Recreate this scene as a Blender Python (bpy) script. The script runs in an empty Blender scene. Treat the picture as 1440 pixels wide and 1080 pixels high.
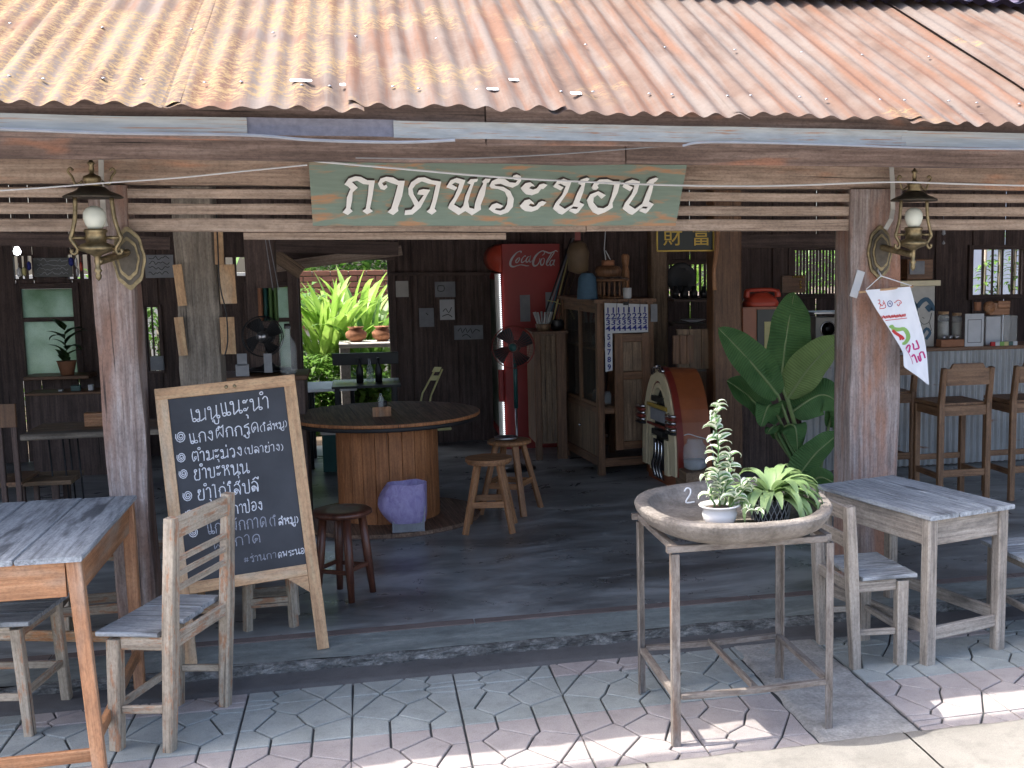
import bpy, math, random
from mathutils import Vector, Matrix
from mathutils.noise import noise as pnoise
random.seed(7)
SC = bpy.context.scene
COL = SC.collection
# ------------------------------------------------------------------ camera
F_PX, PX0, PY0, EYE = 1650.0, 936.0, 560.0, 1.8
EX = Vector((0.96801, -0.03885, 0.24787)); EY = Vector((508 - PX0, 362 - PY0, F_PX)).normalized()
EX = Vector((7400 - PX0, 300 - PY0, F_PX)).normalized(); EX = (EX - EX.dot(EY) * EY).normalized()
EZ = EX.cross(EY)
if EZ.y > 0: EZ = -EZ
MW = Matrix((EX, EY, EZ))                 # image axes (right, down, forward) -> place axes
CAM = Vector((0, 0, EYE))
def ray(px, py): return MW @ Vector((px - PX0, py - PY0, F_PX))
def on_z(px, py, z):
    r = ray(px, py); return CAM + r * ((z - EYE) / r.z)
def on_y(px, py, y):
    r = ray(px, py); return CAM + r * (y / r.y)
def on_plane(px, py, p, n):
    r = ray(px, py); return CAM + r * ((Vector(p) - CAM).dot(n) / r.dot(n))
cd = bpy.data.cameras.new('camera'); cam = bpy.data.objects.new('camera', cd); COL.objects.link(cam)
right = MW @ Vector((1, 0, 0)); up = MW @ Vector((0, -1, 0)); back = MW @ Vector((0, 0, -1))
cam.matrix_world = Matrix.Translation(CAM) @ Matrix((right, up, back)).transposed().to_4x4()
cd.sensor_width = 36; cd.lens = F_PX / 1440 * 36
cd.shift_x = -(PX0 - 720) / 1440; cd.shift_y = (PY0 - 540) / 1440
cd.clip_start = 0.1; cd.clip_end = 500
SC.camera = cam
# ------------------------------------------------------------------ light
w = bpy.data.worlds.new('World'); SC.world = w; w.use_nodes = True
nt = w.node_tree; nt.nodes.clear()
out = nt.nodes.new('ShaderNodeOutputWorld'); bg = nt.nodes.new('ShaderNodeBackground')
sky = nt.nodes.new('ShaderNodeTexSky'); sky.sky_type = 'NISHITA'; sky.sun_disc = False
sky.sun_elevation = math.radians(62); sky.sun_rotation = math.radians(-79)
sky.air_density = 0.8; sky.dust_density = 4.5; sky.ozone_density = 1.0
nt.links.new(sky.outputs[0], bg.inputs[0]); bg.inputs[1].default_value = 0.15
nt.links.new(bg.outputs[0], out.inputs[0])
sl = bpy.data.lights.new('sun', 'SUN'); sl.energy = 2.0; sl.angle = math.radians(0.53); sl.color = (1.0, 0.94, 0.86)
so = bpy.data.objects.new('sun', sl); COL.objects.link(so)
SUN_D = Vector((0.52, -0.075, -1.0)).normalized()
so.rotation_euler = SUN_D.to_track_quat('-Z', 'Y').to_euler()
vs = SC.view_settings; vs.view_transform = 'Standard'; vs.look = 'None'; vs.gamma = 1; vs.exposure = 2.1
vs.use_curve_mapping = False
SC.cycles.max_bounces = 8; SC.cycles.diffuse_bounces = 5; SC.cycles.glossy_bounces = 3
SC.cycles.transparent_max_bounces = 12; SC.cycles.sample_clamp_indirect = 4
SC.cycles.use_denoising = True
# ------------------------------------------------------------------ mesh builder
def R(a): return math.radians(a)
class MB:
    def __init__(s): s.v = []; s.f = []; s.g = []; s.m = []; s.sm = []
    def add(s, vs_, fs, grain=None, m=0, smooth=False):
        o = len(s.v); s.v += [tuple(p) for p in vs_]
        s.g += [tuple(p) for p in (grain or vs_)]
        s.f += [tuple(i + o for i in f) for f in fs]; s.m += [m] * len(fs); s.sm += [smooth] * len(fs)
        return s
    def beam(s, p0, p1, w, h, up=(0, 0, 1), c=None, n=1, jit=0.0, w1=None, h1=None, m=0, bow=0.0):
        """a bar from p0 to p1, w across and h along up, worn edges c, n segments"""
        p0 = Vector(p0); p1 = Vector(p1); d = (p1 - p0); L = d.length; d.normalize()
        u = Vector(up); sx = d.cross(u)
        if sx.length < 1e-4: sx = d.cross(Vector((1, 0, 0)))
        sx.normalize(); uu = sx.cross(d).normalized()
        w1 = w if w1 is None else w1; h1 = h if h1 is None else h1
        if c is None: c = min(w, h) * 0.09
        go = (random.uniform(0, 50), random.uniform(0, 50), random.uniform(0, 50))
        vv = []; gg = []; ff = []
        for i in range(n + 1):
            t = i / n; a = (w + (w1 - w) * t) / 2; b = (h + (h1 - h) * t) / 2
            cc = min(c, a * .9, b * .9)
            prof = [(-a + cc, -b), (a - cc, -b), (a, -b + cc), (a, b - cc), (a - cc, b), (-a + cc, b), (-a, b - cc), (-a, -b + cc)] if c > 0 else [(-a, -b), (a, -b), (a, b), (-a, b)]
            bw = bow * math.sin(math.pi * t)
            for k, (x, y) in enumerate(prof):
                j = jit * (pnoise(Vector((t * L * 3 + go[0], k * 1.7, go[1]))) if jit else 0)
                j2 = jit * (pnoise(Vector((t * L * 3 + go[1], k * 1.7, go[2]))) if jit else 0)
                vv.append(p0 + d * (L * t) + sx * (x + j) + uu * (y + j2 + bw))
                gg.append((t * L + go[0], x + go[1], y + go[2]))
        q = len(vv) // (n + 1)
        for i in range(n):
            for k in range(q):
                a = i * q + k; b = i * q + (k + 1) % q
                ff.append((a, b, b + q, a + q))
        ff.append(tuple(reversed(range(q)))); ff.append(tuple(n * q + k for k in range(q)))
        return s.add(vv, ff, gg, m)
    def path(s, pts, ws, hs, up, c=.004, sub=3, jit=0.0, m=0):
        """one continuous bar through pts with width ws and height hs at each"""
        pts = [Vector(p) for p in pts]; P = []; W = []; Hh = []
        for i in range(len(pts) - 1):
            for j in range(sub): t = j / sub; P.append(pts[i].lerp(pts[i + 1], t)); W.append(ws[i] * (1 - t) + ws[i + 1] * t); Hh.append(hs[i] * (1 - t) + hs[i + 1] * t)
        P.append(pts[-1]); W.append(ws[-1]); Hh.append(hs[-1]); uu = Vector(up).normalized(); vv = []; gg = []; ff = []; go = [random.uniform(0, 50) for _ in range(3)]; L = 0
        for i, p in enumerate(P):
            d = (P[min(i + 1, len(P) - 1)] - P[max(i - 1, 0)]).normalized(); sx = d.cross(uu).normalized(); u2 = sx.cross(d); a = W[i] / 2; b = Hh[i] / 2
            if i: L += (p - P[i - 1]).length
            for k, (x, y) in enumerate([(-a + c, -b), (a - c, -b), (a, -b + c), (a, b - c), (a - c, b), (-a + c, b), (-a, b - c), (-a, -b + c)]):
                j1 = jit * pnoise(Vector((L * 4 + go[0], k * 1.7, go[1]))); j2 = jit * pnoise(Vector((L * 4 + go[1], k * 1.7, go[2]))); vv.append(p + sx * (x + j1) + u2 * (y + j2)); gg.append((L + go[0], x + go[1], y + go[2]))
        for i in range(len(P) - 1):
            for k in range(8): a = i * 8 + k; b = i * 8 + (k + 1) % 8; ff.append((a, b, b + 8, a + 8))
        n = len(P) - 1; ff.append(tuple(reversed(range(8)))); ff.append(tuple(n * 8 + k for k in range(8))); return s.add(vv, ff, gg, m)
    def box(s, a, b, c=0.0, m=0, long=None, jit=0.0, n=1):
        a = Vector(a); b = Vector(b); lo = Vector([min(a[i], b[i]) for i in range(3)]); hi = Vector([max(a[i], b[i]) for i in range(3)])
        d = hi - lo; ax = long if long is not None else max(range(3), key=lambda i: d[i])
        mid = (lo + hi) / 2; p0 = mid.copy(); p1 = mid.copy(); p0[ax] = lo[ax]; p1[ax] = hi[ax]
        upx = 2 if ax != 2 else 1; wx = 3 - ax - upx
        upv = Vector((0, 0, 0)); upv[upx] = 1
        return s.beam(p0, p1, d[wx], d[upx], up=upv, c=c, m=m, jit=jit, n=n)
    def tube(s, pts, r, n=8, m=0, cap=True, closed=False):
        pts = [Vector(p) for p in pts]; N = len(pts); rs = r if isinstance(r, (list, tuple)) else [r] * N
        vv = []; gg = []; ff = []; prev = None; L = 0; go = random.uniform(0, 50)
        for i, p in enumerate(pts):
            if closed: d = pts[(i + 1) % N] - pts[i - 1]
            else: d = pts[min(i + 1, N - 1)] - pts[max(i - 1, 0)]
            if d.length < 1e-7: d = Vector((0, 0, 1))
            d.normalize()
            if prev is None:
                a = d.orthogonal().normalized()
            else:
                a = (prev - d * prev.dot(d))
                a = a.normalized() if a.length > 1e-5 else d.orthogonal().normalized()
            prev = a; b = d.cross(a)
            if i: L += (p - pts[i - 1]).length
            for k in range(n):
                t = 2 * math.pi * k / n
                vv.append(p + (a * math.cos(t) + b * math.sin(t)) * rs[i]); gg.append((L + go, rs[i] * math.cos(t), rs[i] * math.sin(t) + go))
        for i in range(N if closed else N - 1):
            j = (i + 1) % N
            for k in range(n): ff.append((i * n + k, i * n + (k + 1) % n, j * n + (k + 1) % n, j * n + k))
        if cap and not closed:
            ff.append(tuple(reversed(range(n)))); ff.append(tuple((N - 1) * n + k for k in range(n)))
        return s.add(vv, ff, gg, m, smooth=n > 5)
    def lathe(s, prof, c=(0, 0, 0), n=24, m=0, ax=None, jit=0.0, sx=1.0, sy=1.0, close=True):
        c = Vector(c); vv = []; ff = []; gg = []
        Q = Matrix.Identity(3) if ax is None else Vector((0, 0, 1)).rotation_difference(Vector(ax)).to_matrix()
        for i, (r, z) in enumerate(prof):
            for k in range(n):
                t = 2 * math.pi * k / n; rr = r * (1 + jit * pnoise(Vector((math.cos(t) * 1.3, math.sin(t) * 1.3, z * 5))))
                vv.append(c + Q @ Vector((rr * math.cos(t) * sx, rr * math.sin(t) * sy, z))); gg.append((z + 9, rr * math.cos(t), rr * math.sin(t)))
        for i in range(len(prof) - 1):
            for k in range(n): ff.append((i * n + k, i * n + (k + 1) % n, (i + 1) * n + (k + 1) % n, (i + 1) * n + k))
        if close:
            if prof[0][0] > 1e-5: ff.append(tuple(reversed(range(n))))
            if prof[-1][0] > 1e-5: ff.append(tuple((len(prof) - 1) * n + k for k in range(n)))
        return s.add(vv, ff, gg, m, smooth=True)
    def prism(s, poly, frame, t0, t1, m=0, long=0):
        """poly of (u, v) in frame (origin, U, V); extruded along U x V from t0 to t1"""
        o, U, V = [Vector(x) for x in frame]; W = U.cross(V).normalized(); n = len(poly)
        vv = [o + U * a + V * b + W * t0 for a, b in poly] + [o + U * a + V * b + W * t1 for a, b in poly]
        go = random.uniform(0, 50)
        gg = [((a, b)[long] + go, (b, a)[long], t0 + go) for a, b in poly] + [((a, b)[long] + go, (b, a)[long], t1 + go) for a, b in poly]
        ff = [tuple(reversed(range(n))), tuple(range(n, 2 * n))] + [(k, (k + 1) % n, n + (k + 1) % n, n + k) for k in range(n)]
        return s.add(vv, ff, gg, m)
    def grid(s, fn, nu, nv, m=0, smooth=True, two=0.0):
        vv = []; gg = []
        for i in range(nu + 1):
            for j in range(nv + 1):
                vv.append(Vector(fn(i / nu, j / nv))); gg.append((i / nu, j / nv, 0))
        ff = [(i * (nv + 1) + j, (i + 1) * (nv + 1) + j, (i + 1) * (nv + 1) + j + 1, i * (nv + 1) + j + 1) for i in range(nu) for j in range(nv)]
        return s.add(vv, ff, gg, m, smooth=smooth)
def mesh(name, mb, mats, off=(0, 0, 0)):
    me = bpy.data.meshes.new(name); off = Vector(off)
    me.from_pydata([(x - off.x, y - off.y, z - off.z) for x, y, z in mb.v], [], mb.f)
    a = me.attributes.new('grain', 'FLOAT_VECTOR', 'POINT')
    a.data.foreach_set('vector', [c for g in mb.g for c in g])
    for m in (mats if isinstance(mats, (list, tuple)) else [mats]): me.materials.append(m)
    me.polygons.foreach_set('material_index', mb.m); me.polygons.foreach_set('use_smooth', mb.sm)
    me.update(); return me
def root_of(o):
    while o.parent: o = o.parent
    return o
def thing(name, label, cat, loc=(0, 0, 0), group=None, rz=0):
    o = bpy.data.objects.new(name, None); COL.objects.link(o); o.location = loc; o.rotation_euler = (0, 0, rz)
    o.empty_display_size = 0.1
    o['label'] = label; o['category'] = cat
    if group: o['group'] = group
    return o
def part(name, mb, mat, parent, world=True, label=None, kind=None):
    """world=True: coordinates of the place; the parent's base is taken off"""
    off = root_of(parent).location if world else (0, 0, 0)
    o = bpy.data.objects.new(name, mesh(name, mb, mat, off)); COL.objects.link(o); o.parent = parent
    if label: o['label'] = label
    if kind: o['kind'] = kind
    return o
def solo(name, mb, mat, label, cat, loc=(0, 0, 0), group=None):
    """a thing that is one mesh, given in place coordinates"""
    o = bpy.data.objects.new(name, mesh(name, mb, mat, loc)); COL.objects.link(o); o.location = loc
    o['label'] = label; o['category'] = cat
    if group: o['group'] = group
    return o
def struct(name, mb, mat, parent=None, kind='structure'):
    o = bpy.data.objects.new(name, mesh(name, mb, mat)); COL.objects.link(o)
    if parent: o.parent = parent
    else: o['kind'] = kind
    return o
def inst(name, me, parent, loc=(0, 0, 0), rot=(0, 0, 0), scale=(1, 1, 1)):
    o = bpy.data.objects.new(name, me); COL.objects.link(o); o.parent = parent; o.location = loc; o.rotation_euler = rot; o.scale = scale
    return o
def clone(root, loc, rz=None, label=None, group=None):
    r = root.copy(); COL.objects.link(r); r.location = loc
    if rz is not None: r.rotation_euler = (0, 0, rz)
    if label: r['label'] = label
    if group: r['group'] = group
    for ch in list(root.children):
        c = ch.copy(); COL.objects.link(c); c.parent = r
        for g in ch.children:
            d = g.copy(); COL.objects.link(d); d.parent = c
    return r
def smoothline(pts, k=4):
    """Catmull-Rom through the points"""
    P = [Vector(p) for p in pts]
    if len(P) < 3: return P
    o = []
    for i in range(len(P) - 1):
        a = P[max(i - 1, 0)]; b = P[i]; c = P[i + 1]; d = P[min(i + 2, len(P) - 1)]
        for j in range(k):
            t = j / k
            o.append(0.5 * ((2 * b) + (c - a) * t + (2 * a - 5 * b + 4 * c - d) * t * t + (3 * b - a - 3 * c + d) * t ** 3))
    return o + [P[-1]]
# ------------------------------------------------------------------ materials
class NT:
    def __init__(s, name):
        s.mat = bpy.data.materials.new(name); s.mat.use_nodes = True; s.t = s.mat.node_tree
        s.b = s.t.nodes['Principled BSDF']
    def n(s, ty, **kw):
        x = s.t.nodes.new('ShaderNode' + ty)
        for k, v in kw.items(): setattr(x, k, v)
        return x
    def l(s, a, b): s.t.links.new(a, b)
    def vec(s, src='grain', scale=(1, 1, 1), loc=(0, 0, 0)):
        if src == 'grain': a = s.n('Attribute', attribute_name='grain').outputs['Vector']
        elif src == 'obj': a = s.n('TexCoord').outputs['Object']
        else: a = s.n('NewGeometry').outputs['Position']
        m = s.n('Mapping'); m.inputs['Scale'].default_value = scale; m.inputs['Location'].default_value = loc
        s.l(a, m.inputs['Vector']); return m.outputs[0]
    def noise(s, v, scale=5, detail=4, rough=.6, dist=0.0):
        x = s.n('TexNoise'); s.l(v, x.inputs['Vector']); x.inputs['Scale'].default_value = scale
        x.inputs['Detail'].default_value = detail; x.inputs['Roughness'].default_value = rough; x.inputs['Distortion'].default_value = dist
        return x.outputs['Fac']
    def ramp(s, f, stops):
        x = s.n('ValToRGB'); e = x.color_ramp.elements
        while len(e) < len(stops): e.new(0.5)
        for i, (p, c) in enumerate(stops):
            e[i].position = p; e[i].color = (c, c, c, 1) if isinstance(c, (int, float)) else (c[0], c[1], c[2], 1)
        s.l(f, x.inputs[0]); return x.outputs[0]
    def mix(s, f, a, b, mode='MIX'):
        x = s.n('MixRGB', blend_type=mode)
        if isinstance(f, (int, float)): x.inputs[0].default_value = f
        else: s.l(f, x.inputs[0])
        for i, c in ((1, a), (2, b)):
            if isinstance(c, (tuple, list)): x.inputs[i].default_value = (c[0], c[1], c[2], 1)
            else: s.l(c, x.inputs[i])
        return x.outputs[0]
    def col(s, c):
        if isinstance(c, (tuple, list)): s.b.inputs['Base Color'].default_value = (c[0], c[1], c[2], 1)
        else: s.l(c, s.b.inputs['Base Color'])
    def rough(s, r):
        if isinstance(r, (int, float)): s.b.inputs['Roughness'].default_value = r
        else: s.l(r, s.b.inputs['Roughness'])
    def bump(s, h, k=.3, d=.01):
        x = s.n('Bump'); x.inputs['Strength'].default_value = k; x.inputs['Distance'].default_value = d
        s.l(h, x.inputs['Height']); s.l(x.outputs[0], s.b.inputs['Normal'])
def wood(name, dark, mid, light, rough=.8, sx=1.6, sy=42, stain=None, stain_amt=(.5, .62), paint=None, paint_amt=(.48, .56), bump=.5, cracks=True):
    t = NT(name); v = t.vec('grain', (sx * 1.6, sy * 1.7, sy * 1.7)); g = t.noise(v, 1.0, 9, .72, .25); speck = t.noise(t.vec('grain', (60, 110, 110)), 1.0, 4, .7)
    c = t.ramp(g, [(.32, dark), (.5, mid), (.68, light)])
    v2 = t.vec('grain', (1.5, 7, 7), (3, 5, 1)); big = t.noise(v2, 1.2, 3, .6)
    if stain: c = t.mix(t.ramp(big, [(stain_amt[0], 0.0), (stain_amt[1], 1.0)]), c, t.mix(.5, stain, c, 'MULTIPLY') if False else stain)
    if paint:
        pn = t.noise(t.vec('grain', (5, 22, 22), (7, 1, 3)), 1.6, 6, .7)
        c = t.mix(t.ramp(pn, [(paint_amt[0], 0.0), (paint_amt[1], 1.0)]), c, t.mix(.35, paint, c))
    c = t.mix(.5, c, t.ramp(big, [(.3, .55), (.7, 1.0)]), 'MULTIPLY')
    if cracks:
        cr = t.noise(t.vec('grain', (1.2, 60, 60), (9, 2, 8)), 1.0, 3, .5, .2)
        c = t.mix(t.ramp(cr, [(.27, 1.0), (.33, 0.0)]), c, (dark[0] * .25, dark[1] * .25, dark[2] * .25))
    c = t.mix(.55, c, t.ramp(speck, [(.32, .55), (.55, 1.08)]), 'MULTIPLY'); gr = t.noise(t.vec('grain', (4, 9, 9), (2, 6, 4)), 1.3, 7, .7); c = t.mix(.5, c, t.ramp(gr, [(.36, .55), (.56, 1.05)]), 'MULTIPLY')
    t.col(c); t.rough(rough); t.bump(g, bump, .006); return t.mat
def plain(name, c, rough=.6, metal=0.0, var=.15, scale=12, bump=0.0, emit=0.0, src='grain'):
    t = NT(name); n = t.noise(t.vec(src, (1, 1, 1)), scale, 4, .6)
    t.col(t.mix(1.0, c, t.ramp(n, [(.3, 1 - var), (.7, 1 + var * .3)]), 'MULTIPLY')); t.rough(rough); t.b.inputs['Metallic'].default_value = metal
    if bump: t.bump(n, bump, .005)
    if emit: t.b.inputs['Emission Color'].default_value = (*c, 1); t.b.inputs['Emission Strength'].default_value = emit
    return t.mat
def glass(name, c=(.9, .95, .95), rough=.05, alpha=.35):
    t = NT(name); t.col(c); t.rough(rough); t.b.inputs['Transmission Weight'].default_value = 0.0
    t.b.inputs['Alpha'].default_value = alpha; return t.mat
WD = {}
WD['grey'] = wood('weathered_grey_wood', (0.195, 0.164, 0.137), (0.389, 0.340, 0.286), (0.546, 0.486, 0.412), stain=(0.156, 0.140, 0.121), stain_amt=(.6, .75))
WD['greytop'] = wood('blue_grey_table_wood', (0.165, 0.176, 0.187), (0.374, 0.402, 0.424), (0.517, 0.550, 0.572), sx=2.5, sy=30, stain=(0.121, 0.132, 0.143), stain_amt=(.57, .66), rough=.75)
WD['worn'] = wood('worn_orange_wood', (0.242, 0.154, 0.089), (0.508, 0.341, 0.208), (0.629, 0.451, 0.297), paint=(0.557, 0.220, 0.069), paint_amt=(.47, .55))
WD['worn_pale'] = wood('pale_worn_wood', (0.234, 0.188, 0.138), (0.491, 0.409, 0.308), (0.608, 0.521, 0.413), paint=(0.468, 0.188, 0.074), paint_amt=(.535, .60))
WD['varnish'] = wood('orange_varnished_wood', (0.258, 0.109, 0.041), (0.489, 0.230, 0.104), (0.644, 0.345, 0.176), rough=.5, stain=(0.386, 0.276, 0.196), stain_amt=(.52, .7), bump=.25, cracks=False)
WD['spool'] = wood('spool_plank_wood', (0.235, 0.086, 0.030), (0.455, 0.180, 0.066), (0.627, 0.279, 0.115), rough=.6, bump=.35)
WD['spooltop'] = wood('dark_worn_tabletop_wood', (0.105, 0.062, 0.039), (0.228, 0.136, 0.087), (0.420, 0.271, 0.182), rough=.68, bump=.3)
WD['post'] = wood('rough_post_wood', (0.158, 0.104, 0.087), (0.343, 0.265, 0.239), (0.553, 0.486, 0.463), stain=(.25, .125, .085), stain_amt=(.44, .60), sx=1.2, sy=26, bump=.9)
WD['postred'] = wood('rough_reddish_post_wood', (0.183, 0.130, 0.111), (0.408, 0.320, 0.284), (0.591, 0.524, 0.492), stain=(.28, .165, .12), stain_amt=(.44, .62), sx=1.2, sy=26, bump=.9)
WD['postfresh'] = wood('rough_fresh_red_post_wood', (0.164, 0.119, 0.103), (0.365, 0.291, 0.262), (0.527, 0.476, 0.455), stain=(.36, .185, .12), stain_amt=(.44, .66), sx=1.2, sy=26, bump=.9)
WD['postgrey'] = wood('rough_grey_post_wood', (0.135, 0.115, 0.095), (0.284, 0.243, 0.196), (0.432, 0.378, 0.311), sx=1.2, sy=22, bump=.9)
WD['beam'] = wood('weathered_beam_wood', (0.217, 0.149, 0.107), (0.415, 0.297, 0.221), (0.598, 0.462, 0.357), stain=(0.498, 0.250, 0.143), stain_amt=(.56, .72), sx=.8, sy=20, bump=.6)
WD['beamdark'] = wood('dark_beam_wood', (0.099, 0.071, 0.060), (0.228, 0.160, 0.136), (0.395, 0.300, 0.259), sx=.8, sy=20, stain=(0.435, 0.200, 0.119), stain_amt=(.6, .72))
WD['slat'] = wood('pale_slat_wood', (0.260, 0.184, 0.135), (0.469, 0.355, 0.275), (0.599, 0.478, 0.388), sx=1.0, sy=35, bump=.4)
WD['pine'] = wood('easel_pine_wood', (0.440, 0.257, 0.139), (0.622, 0.384, 0.209), (0.660, 0.478, 0.278), sx=2.0, sy=30, bump=.15, cracks=False, stain=(0.545, 0.443, 0.318), stain_amt=(.55, .75))
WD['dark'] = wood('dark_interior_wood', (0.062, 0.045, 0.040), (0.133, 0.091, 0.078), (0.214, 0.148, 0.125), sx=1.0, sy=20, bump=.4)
WD['cab'] = wood('brown_cabinet_wood', (0.096, 0.045, 0.020), (0.202, 0.098, 0.046), (0.307, 0.160, 0.079), sx=1.5, sy=26, rough=.5, bump=.25)
WD['cablight'] = wood('brown_grey_cabinet_wood', (0.119, 0.077, 0.048), (0.254, 0.164, 0.097), (0.389, 0.266, 0.165), sx=1.5, sy=24, rough=.6, bump=.3)
WD['redstool'] = wood('dark_red_varnished_wood', (.06, .02, .012), (.12, .042, .024), (.18, .075, .045), sx=1.5, sy=24, rough=.35, bump=.15, cracks=False)
WD['stool'] = wood('brown_stool_wood', (0.168, 0.075, 0.030), (0.381, 0.180, 0.076), (0.538, 0.280, 0.128), sx=2, sy=26, rough=.55)
WD['teak'] = wood('chair_teak_wood', (0.135, 0.065, 0.030), (0.270, 0.143, 0.072), (0.378, 0.215, 0.114), sx=2, sy=24, rough=.5, bump=.2, cracks=False)
# corrugated rust
def rustmat():
    t = NT('rusted_corrugated_iron'); v = t.vec('pos', (1, 1, 1))
    n1 = t.noise(v, 3.0, 5, .65); n2 = t.noise(t.vec('pos', (11, .5, .5)), 1.3, 4, .6); n4 = t.noise(t.vec('pos', (10, .7, .7), (5, 3, 2)), 1.2, 4, .6); n3 = t.noise(v, 45, 3, .7)
    c = t.ramp(n1, [(.3, (.086, .053, .040)), (.5, (.132, .090, .070)), (.72, (.163, .128, .107))])
    c = t.mix(t.ramp(n2, [(.48, 0.0), (.60, .85)]), c, (.156, .080, .050)); c = t.mix(t.ramp(n4, [(.46, 0.0), (.62, .8)]), c, (.160, .138, .123))
    # ochre lichen, thick on the left half only
    x = t.n('SeparateXYZ'); t.l(t.vec('pos'), x.inputs[0])
    rr = t.ramp(x.outputs[0], [(0.0, 1.0), (1.0, 0.0)])
    mp = t.n('MapRange'); mp.inputs[1].default_value = -1.0; mp.inputs[2].default_value = 1.35; mp.inputs[3].default_value = .16; mp.inputs[4].default_value = -.16
    t.l(x.outputs[0], mp.inputs[0])
    ln = t.noise(v, 2.2, 3, .6); add = t.n('Math', operation='ADD'); t.l(ln, add.inputs[0]); t.l(mp.outputs[0], add.inputs[1])
    fleck = t.noise(t.vec('pos', (20, 40, 40)), 1.5, 4, .75)
    mask = t.mix(1.0, t.ramp(add.outputs[0], [(.50, 0.0), (.58, 1.0)]), t.ramp(fleck, [(.48, 0.0), (.55, 1.0)]), 'MULTIPLY')
    c = t.mix(mask, c, (.262, .180, .090))
    c = t.mix(.6, c, t.ramp(n3, [(.3, .75), (.7, 1.0)]), 'MULTIPLY')
    t.col(c); t.rough(.8); t.b.inputs['Specular IOR Level'].default_value = .2
    t.bump(n3, .35, .004); return t.mat
M = {}
M['roof'] = rustmat()
def galv(name, base=(.36, .39, .42), rust=.62):
    t = NT(name); v = t.vec('grain', (3, 3, 3)); n = t.noise(v, 3, 5, .65); st = t.noise(t.vec('grain', (14, 2, 2)), 1.5, 4, .6)
    c = t.ramp(st, [(.3, tuple(x * .7 for x in base)), (.7, base)])
    c = t.mix(t.ramp(n, [(rust, 0.0), (rust + .06, 1.0)]), c, (.27, .14, .08))
    t.col(c); t.rough(.5); t.b.inputs['Metallic'].default_value = .35; t.bump(n, .15, .01); return t.mat
M['galv'] = galv('galvanised_fascia_metal', (.31, .325, .32), .57); M['galvblue'] = galv('dull_blue_fascia_metal', (.16, .16, .20), .7)
M['corr'] = galv('grey_corrugated_counter_iron', (.46, .47, .47), .62)
def stonem(name, a, b):
    t = NT(name); v = t.vec('pos'); n = t.noise(v, 9, 6, .7); f_ = t.noise(v, 70, 4, .7); ch = t.noise(t.vec('pos', (1, 1, 2.5)), 38, 2, .5, .6)
    c = t.ramp(n, [(.3, a), (.7, b)]); c = t.mix(.6, c, t.ramp(f_, [(.3, .5), (.6, 1.1)]), 'MULTIPLY'); t.col(c); t.rough(.85)
    ad = t.n('Math', operation='ADD'); t.l(f_, ad.inputs[0]); t.l(ch, ad.inputs[1]); t.bump(ad.outputs[0], .7, .006); return t.mat
def tilem(name, a, b):
    t = NT(name); v = t.vec('pos'); n = t.noise(v, 260, 2, .6); m_ = t.noise(v, 2.4, 5, .65); st = t.noise(v, 14, 4, .7)
    c = t.ramp(m_, [(.3, a), (.7, b)]); c = t.mix(.55, c, t.ramp(n, [(.3, .6), (.7, 1.15)]), 'MULTIPLY')
    c = t.mix(.5, c, t.ramp(st, [(.3, .6), (.5, 1.0)]), 'MULTIPLY')
    t.col(c); t.rough(.85); t.bump(n, .35, .003); return t.mat
M['tile_green'] = tilem('green_grey_pavement_tile', (.225, .25, .24), (.365, .395, .385))
M['tile_pink'] = tilem('pink_grey_pavement_tile', (.30, .268, .26), (.42, .382, .365))
M['grout'] = plain('dark_grout', (.05, .055, .058), .9, src='pos', scale=30)
M['concrete'] = stonem('rough_concrete', (.22, .215, .20), (.40, .39, .365))
M['kerb'] = tilem('pale_kerb_concrete', (.165, .158, .14), (.255, .243, .218))
M['asphalt'] = tilem('pale_concrete_road', (.30, .29, .27), (.40, .39, .37))
def floorm():
    t = NT('polished_cement_floor'); v = t.vec('pos'); a = t.noise(t.vec('pos', (1, 2.2, 1)), 1.1, 6, .6, .8); b = t.noise(v, 5, 6, .7, .5); sc_ = t.noise(t.vec('pos', (1, 2.5, 1)), 3.3, 6, .75, .3)
    c = t.ramp(a, [(.34, (.11, .115, .114)), (.5, (.235, .25, .248)), (.64, (.42, .445, .445))])
    c = t.mix(.5, c, t.ramp(b, [(.3, .55), (.7, 1.1)]), 'MULTIPLY')
    c = t.mix(t.ramp(sc_, [(.585, 0.0), (.63, .6)]), c, (.34, .36, .36))
    t.col(c); t.rough(t.ramp(b, [(.3, .22), (.7, .48)])); t.bump(b, .12, .01); return t.mat
M['floor'] = floorm()
def stepm():
    t = NT('chipped_green_cement'); v = t.vec('pos'); a = t.noise(t.vec('pos', (1, 3, 1)), 2.5, 6, .7, .6); b = t.noise(v, 26, 4, .7)
    c = t.ramp(a, [(.3, (.14, .16, .158)), (.55, (.25, .285, .275)), (.72, (.38, .40, .385))])
    c = t.mix(.5, c, t.ramp(b, [(.3, .6), (.7, 1.1)]), 'MULTIPLY'); t.col(c); t.rough(.6); t.bump(b, .5, .01); return t.mat
M['step'] = stepm()
def chipm():
    t = NT('broken_pale_concrete'); v = t.vec('pos'); a = t.noise(t.vec('pos', (1, 1, 3)), 9, 6, .8, .4); b = t.noise(v, 60, 4, .7)
    c = t.ramp(a, [(.40, (.07, .07, .068)), (.52, (.16, .165, .16)), (.68, (.36, .355, .34))]); c = t.mix(.6, c, t.ramp(b, [(.3, .4), (.6, 1.1)]), 'MULTIPLY')
    t.col(c); t.rough(.95); t.bump(b, 1.0, .012); return t.mat
M['chip'] = chipm()
M['gutter'] = tilem('dark_wet_cement', (.085, .085, .088), (.13, .13, .132))
M['slate'] = plain('blackboard_slate', (.045, .048, .055), .7, var=.35, scale=5)
M['chalk'] = plain('chalk', (.72, .74, .78), .95, var=.35, scale=160)
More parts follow.
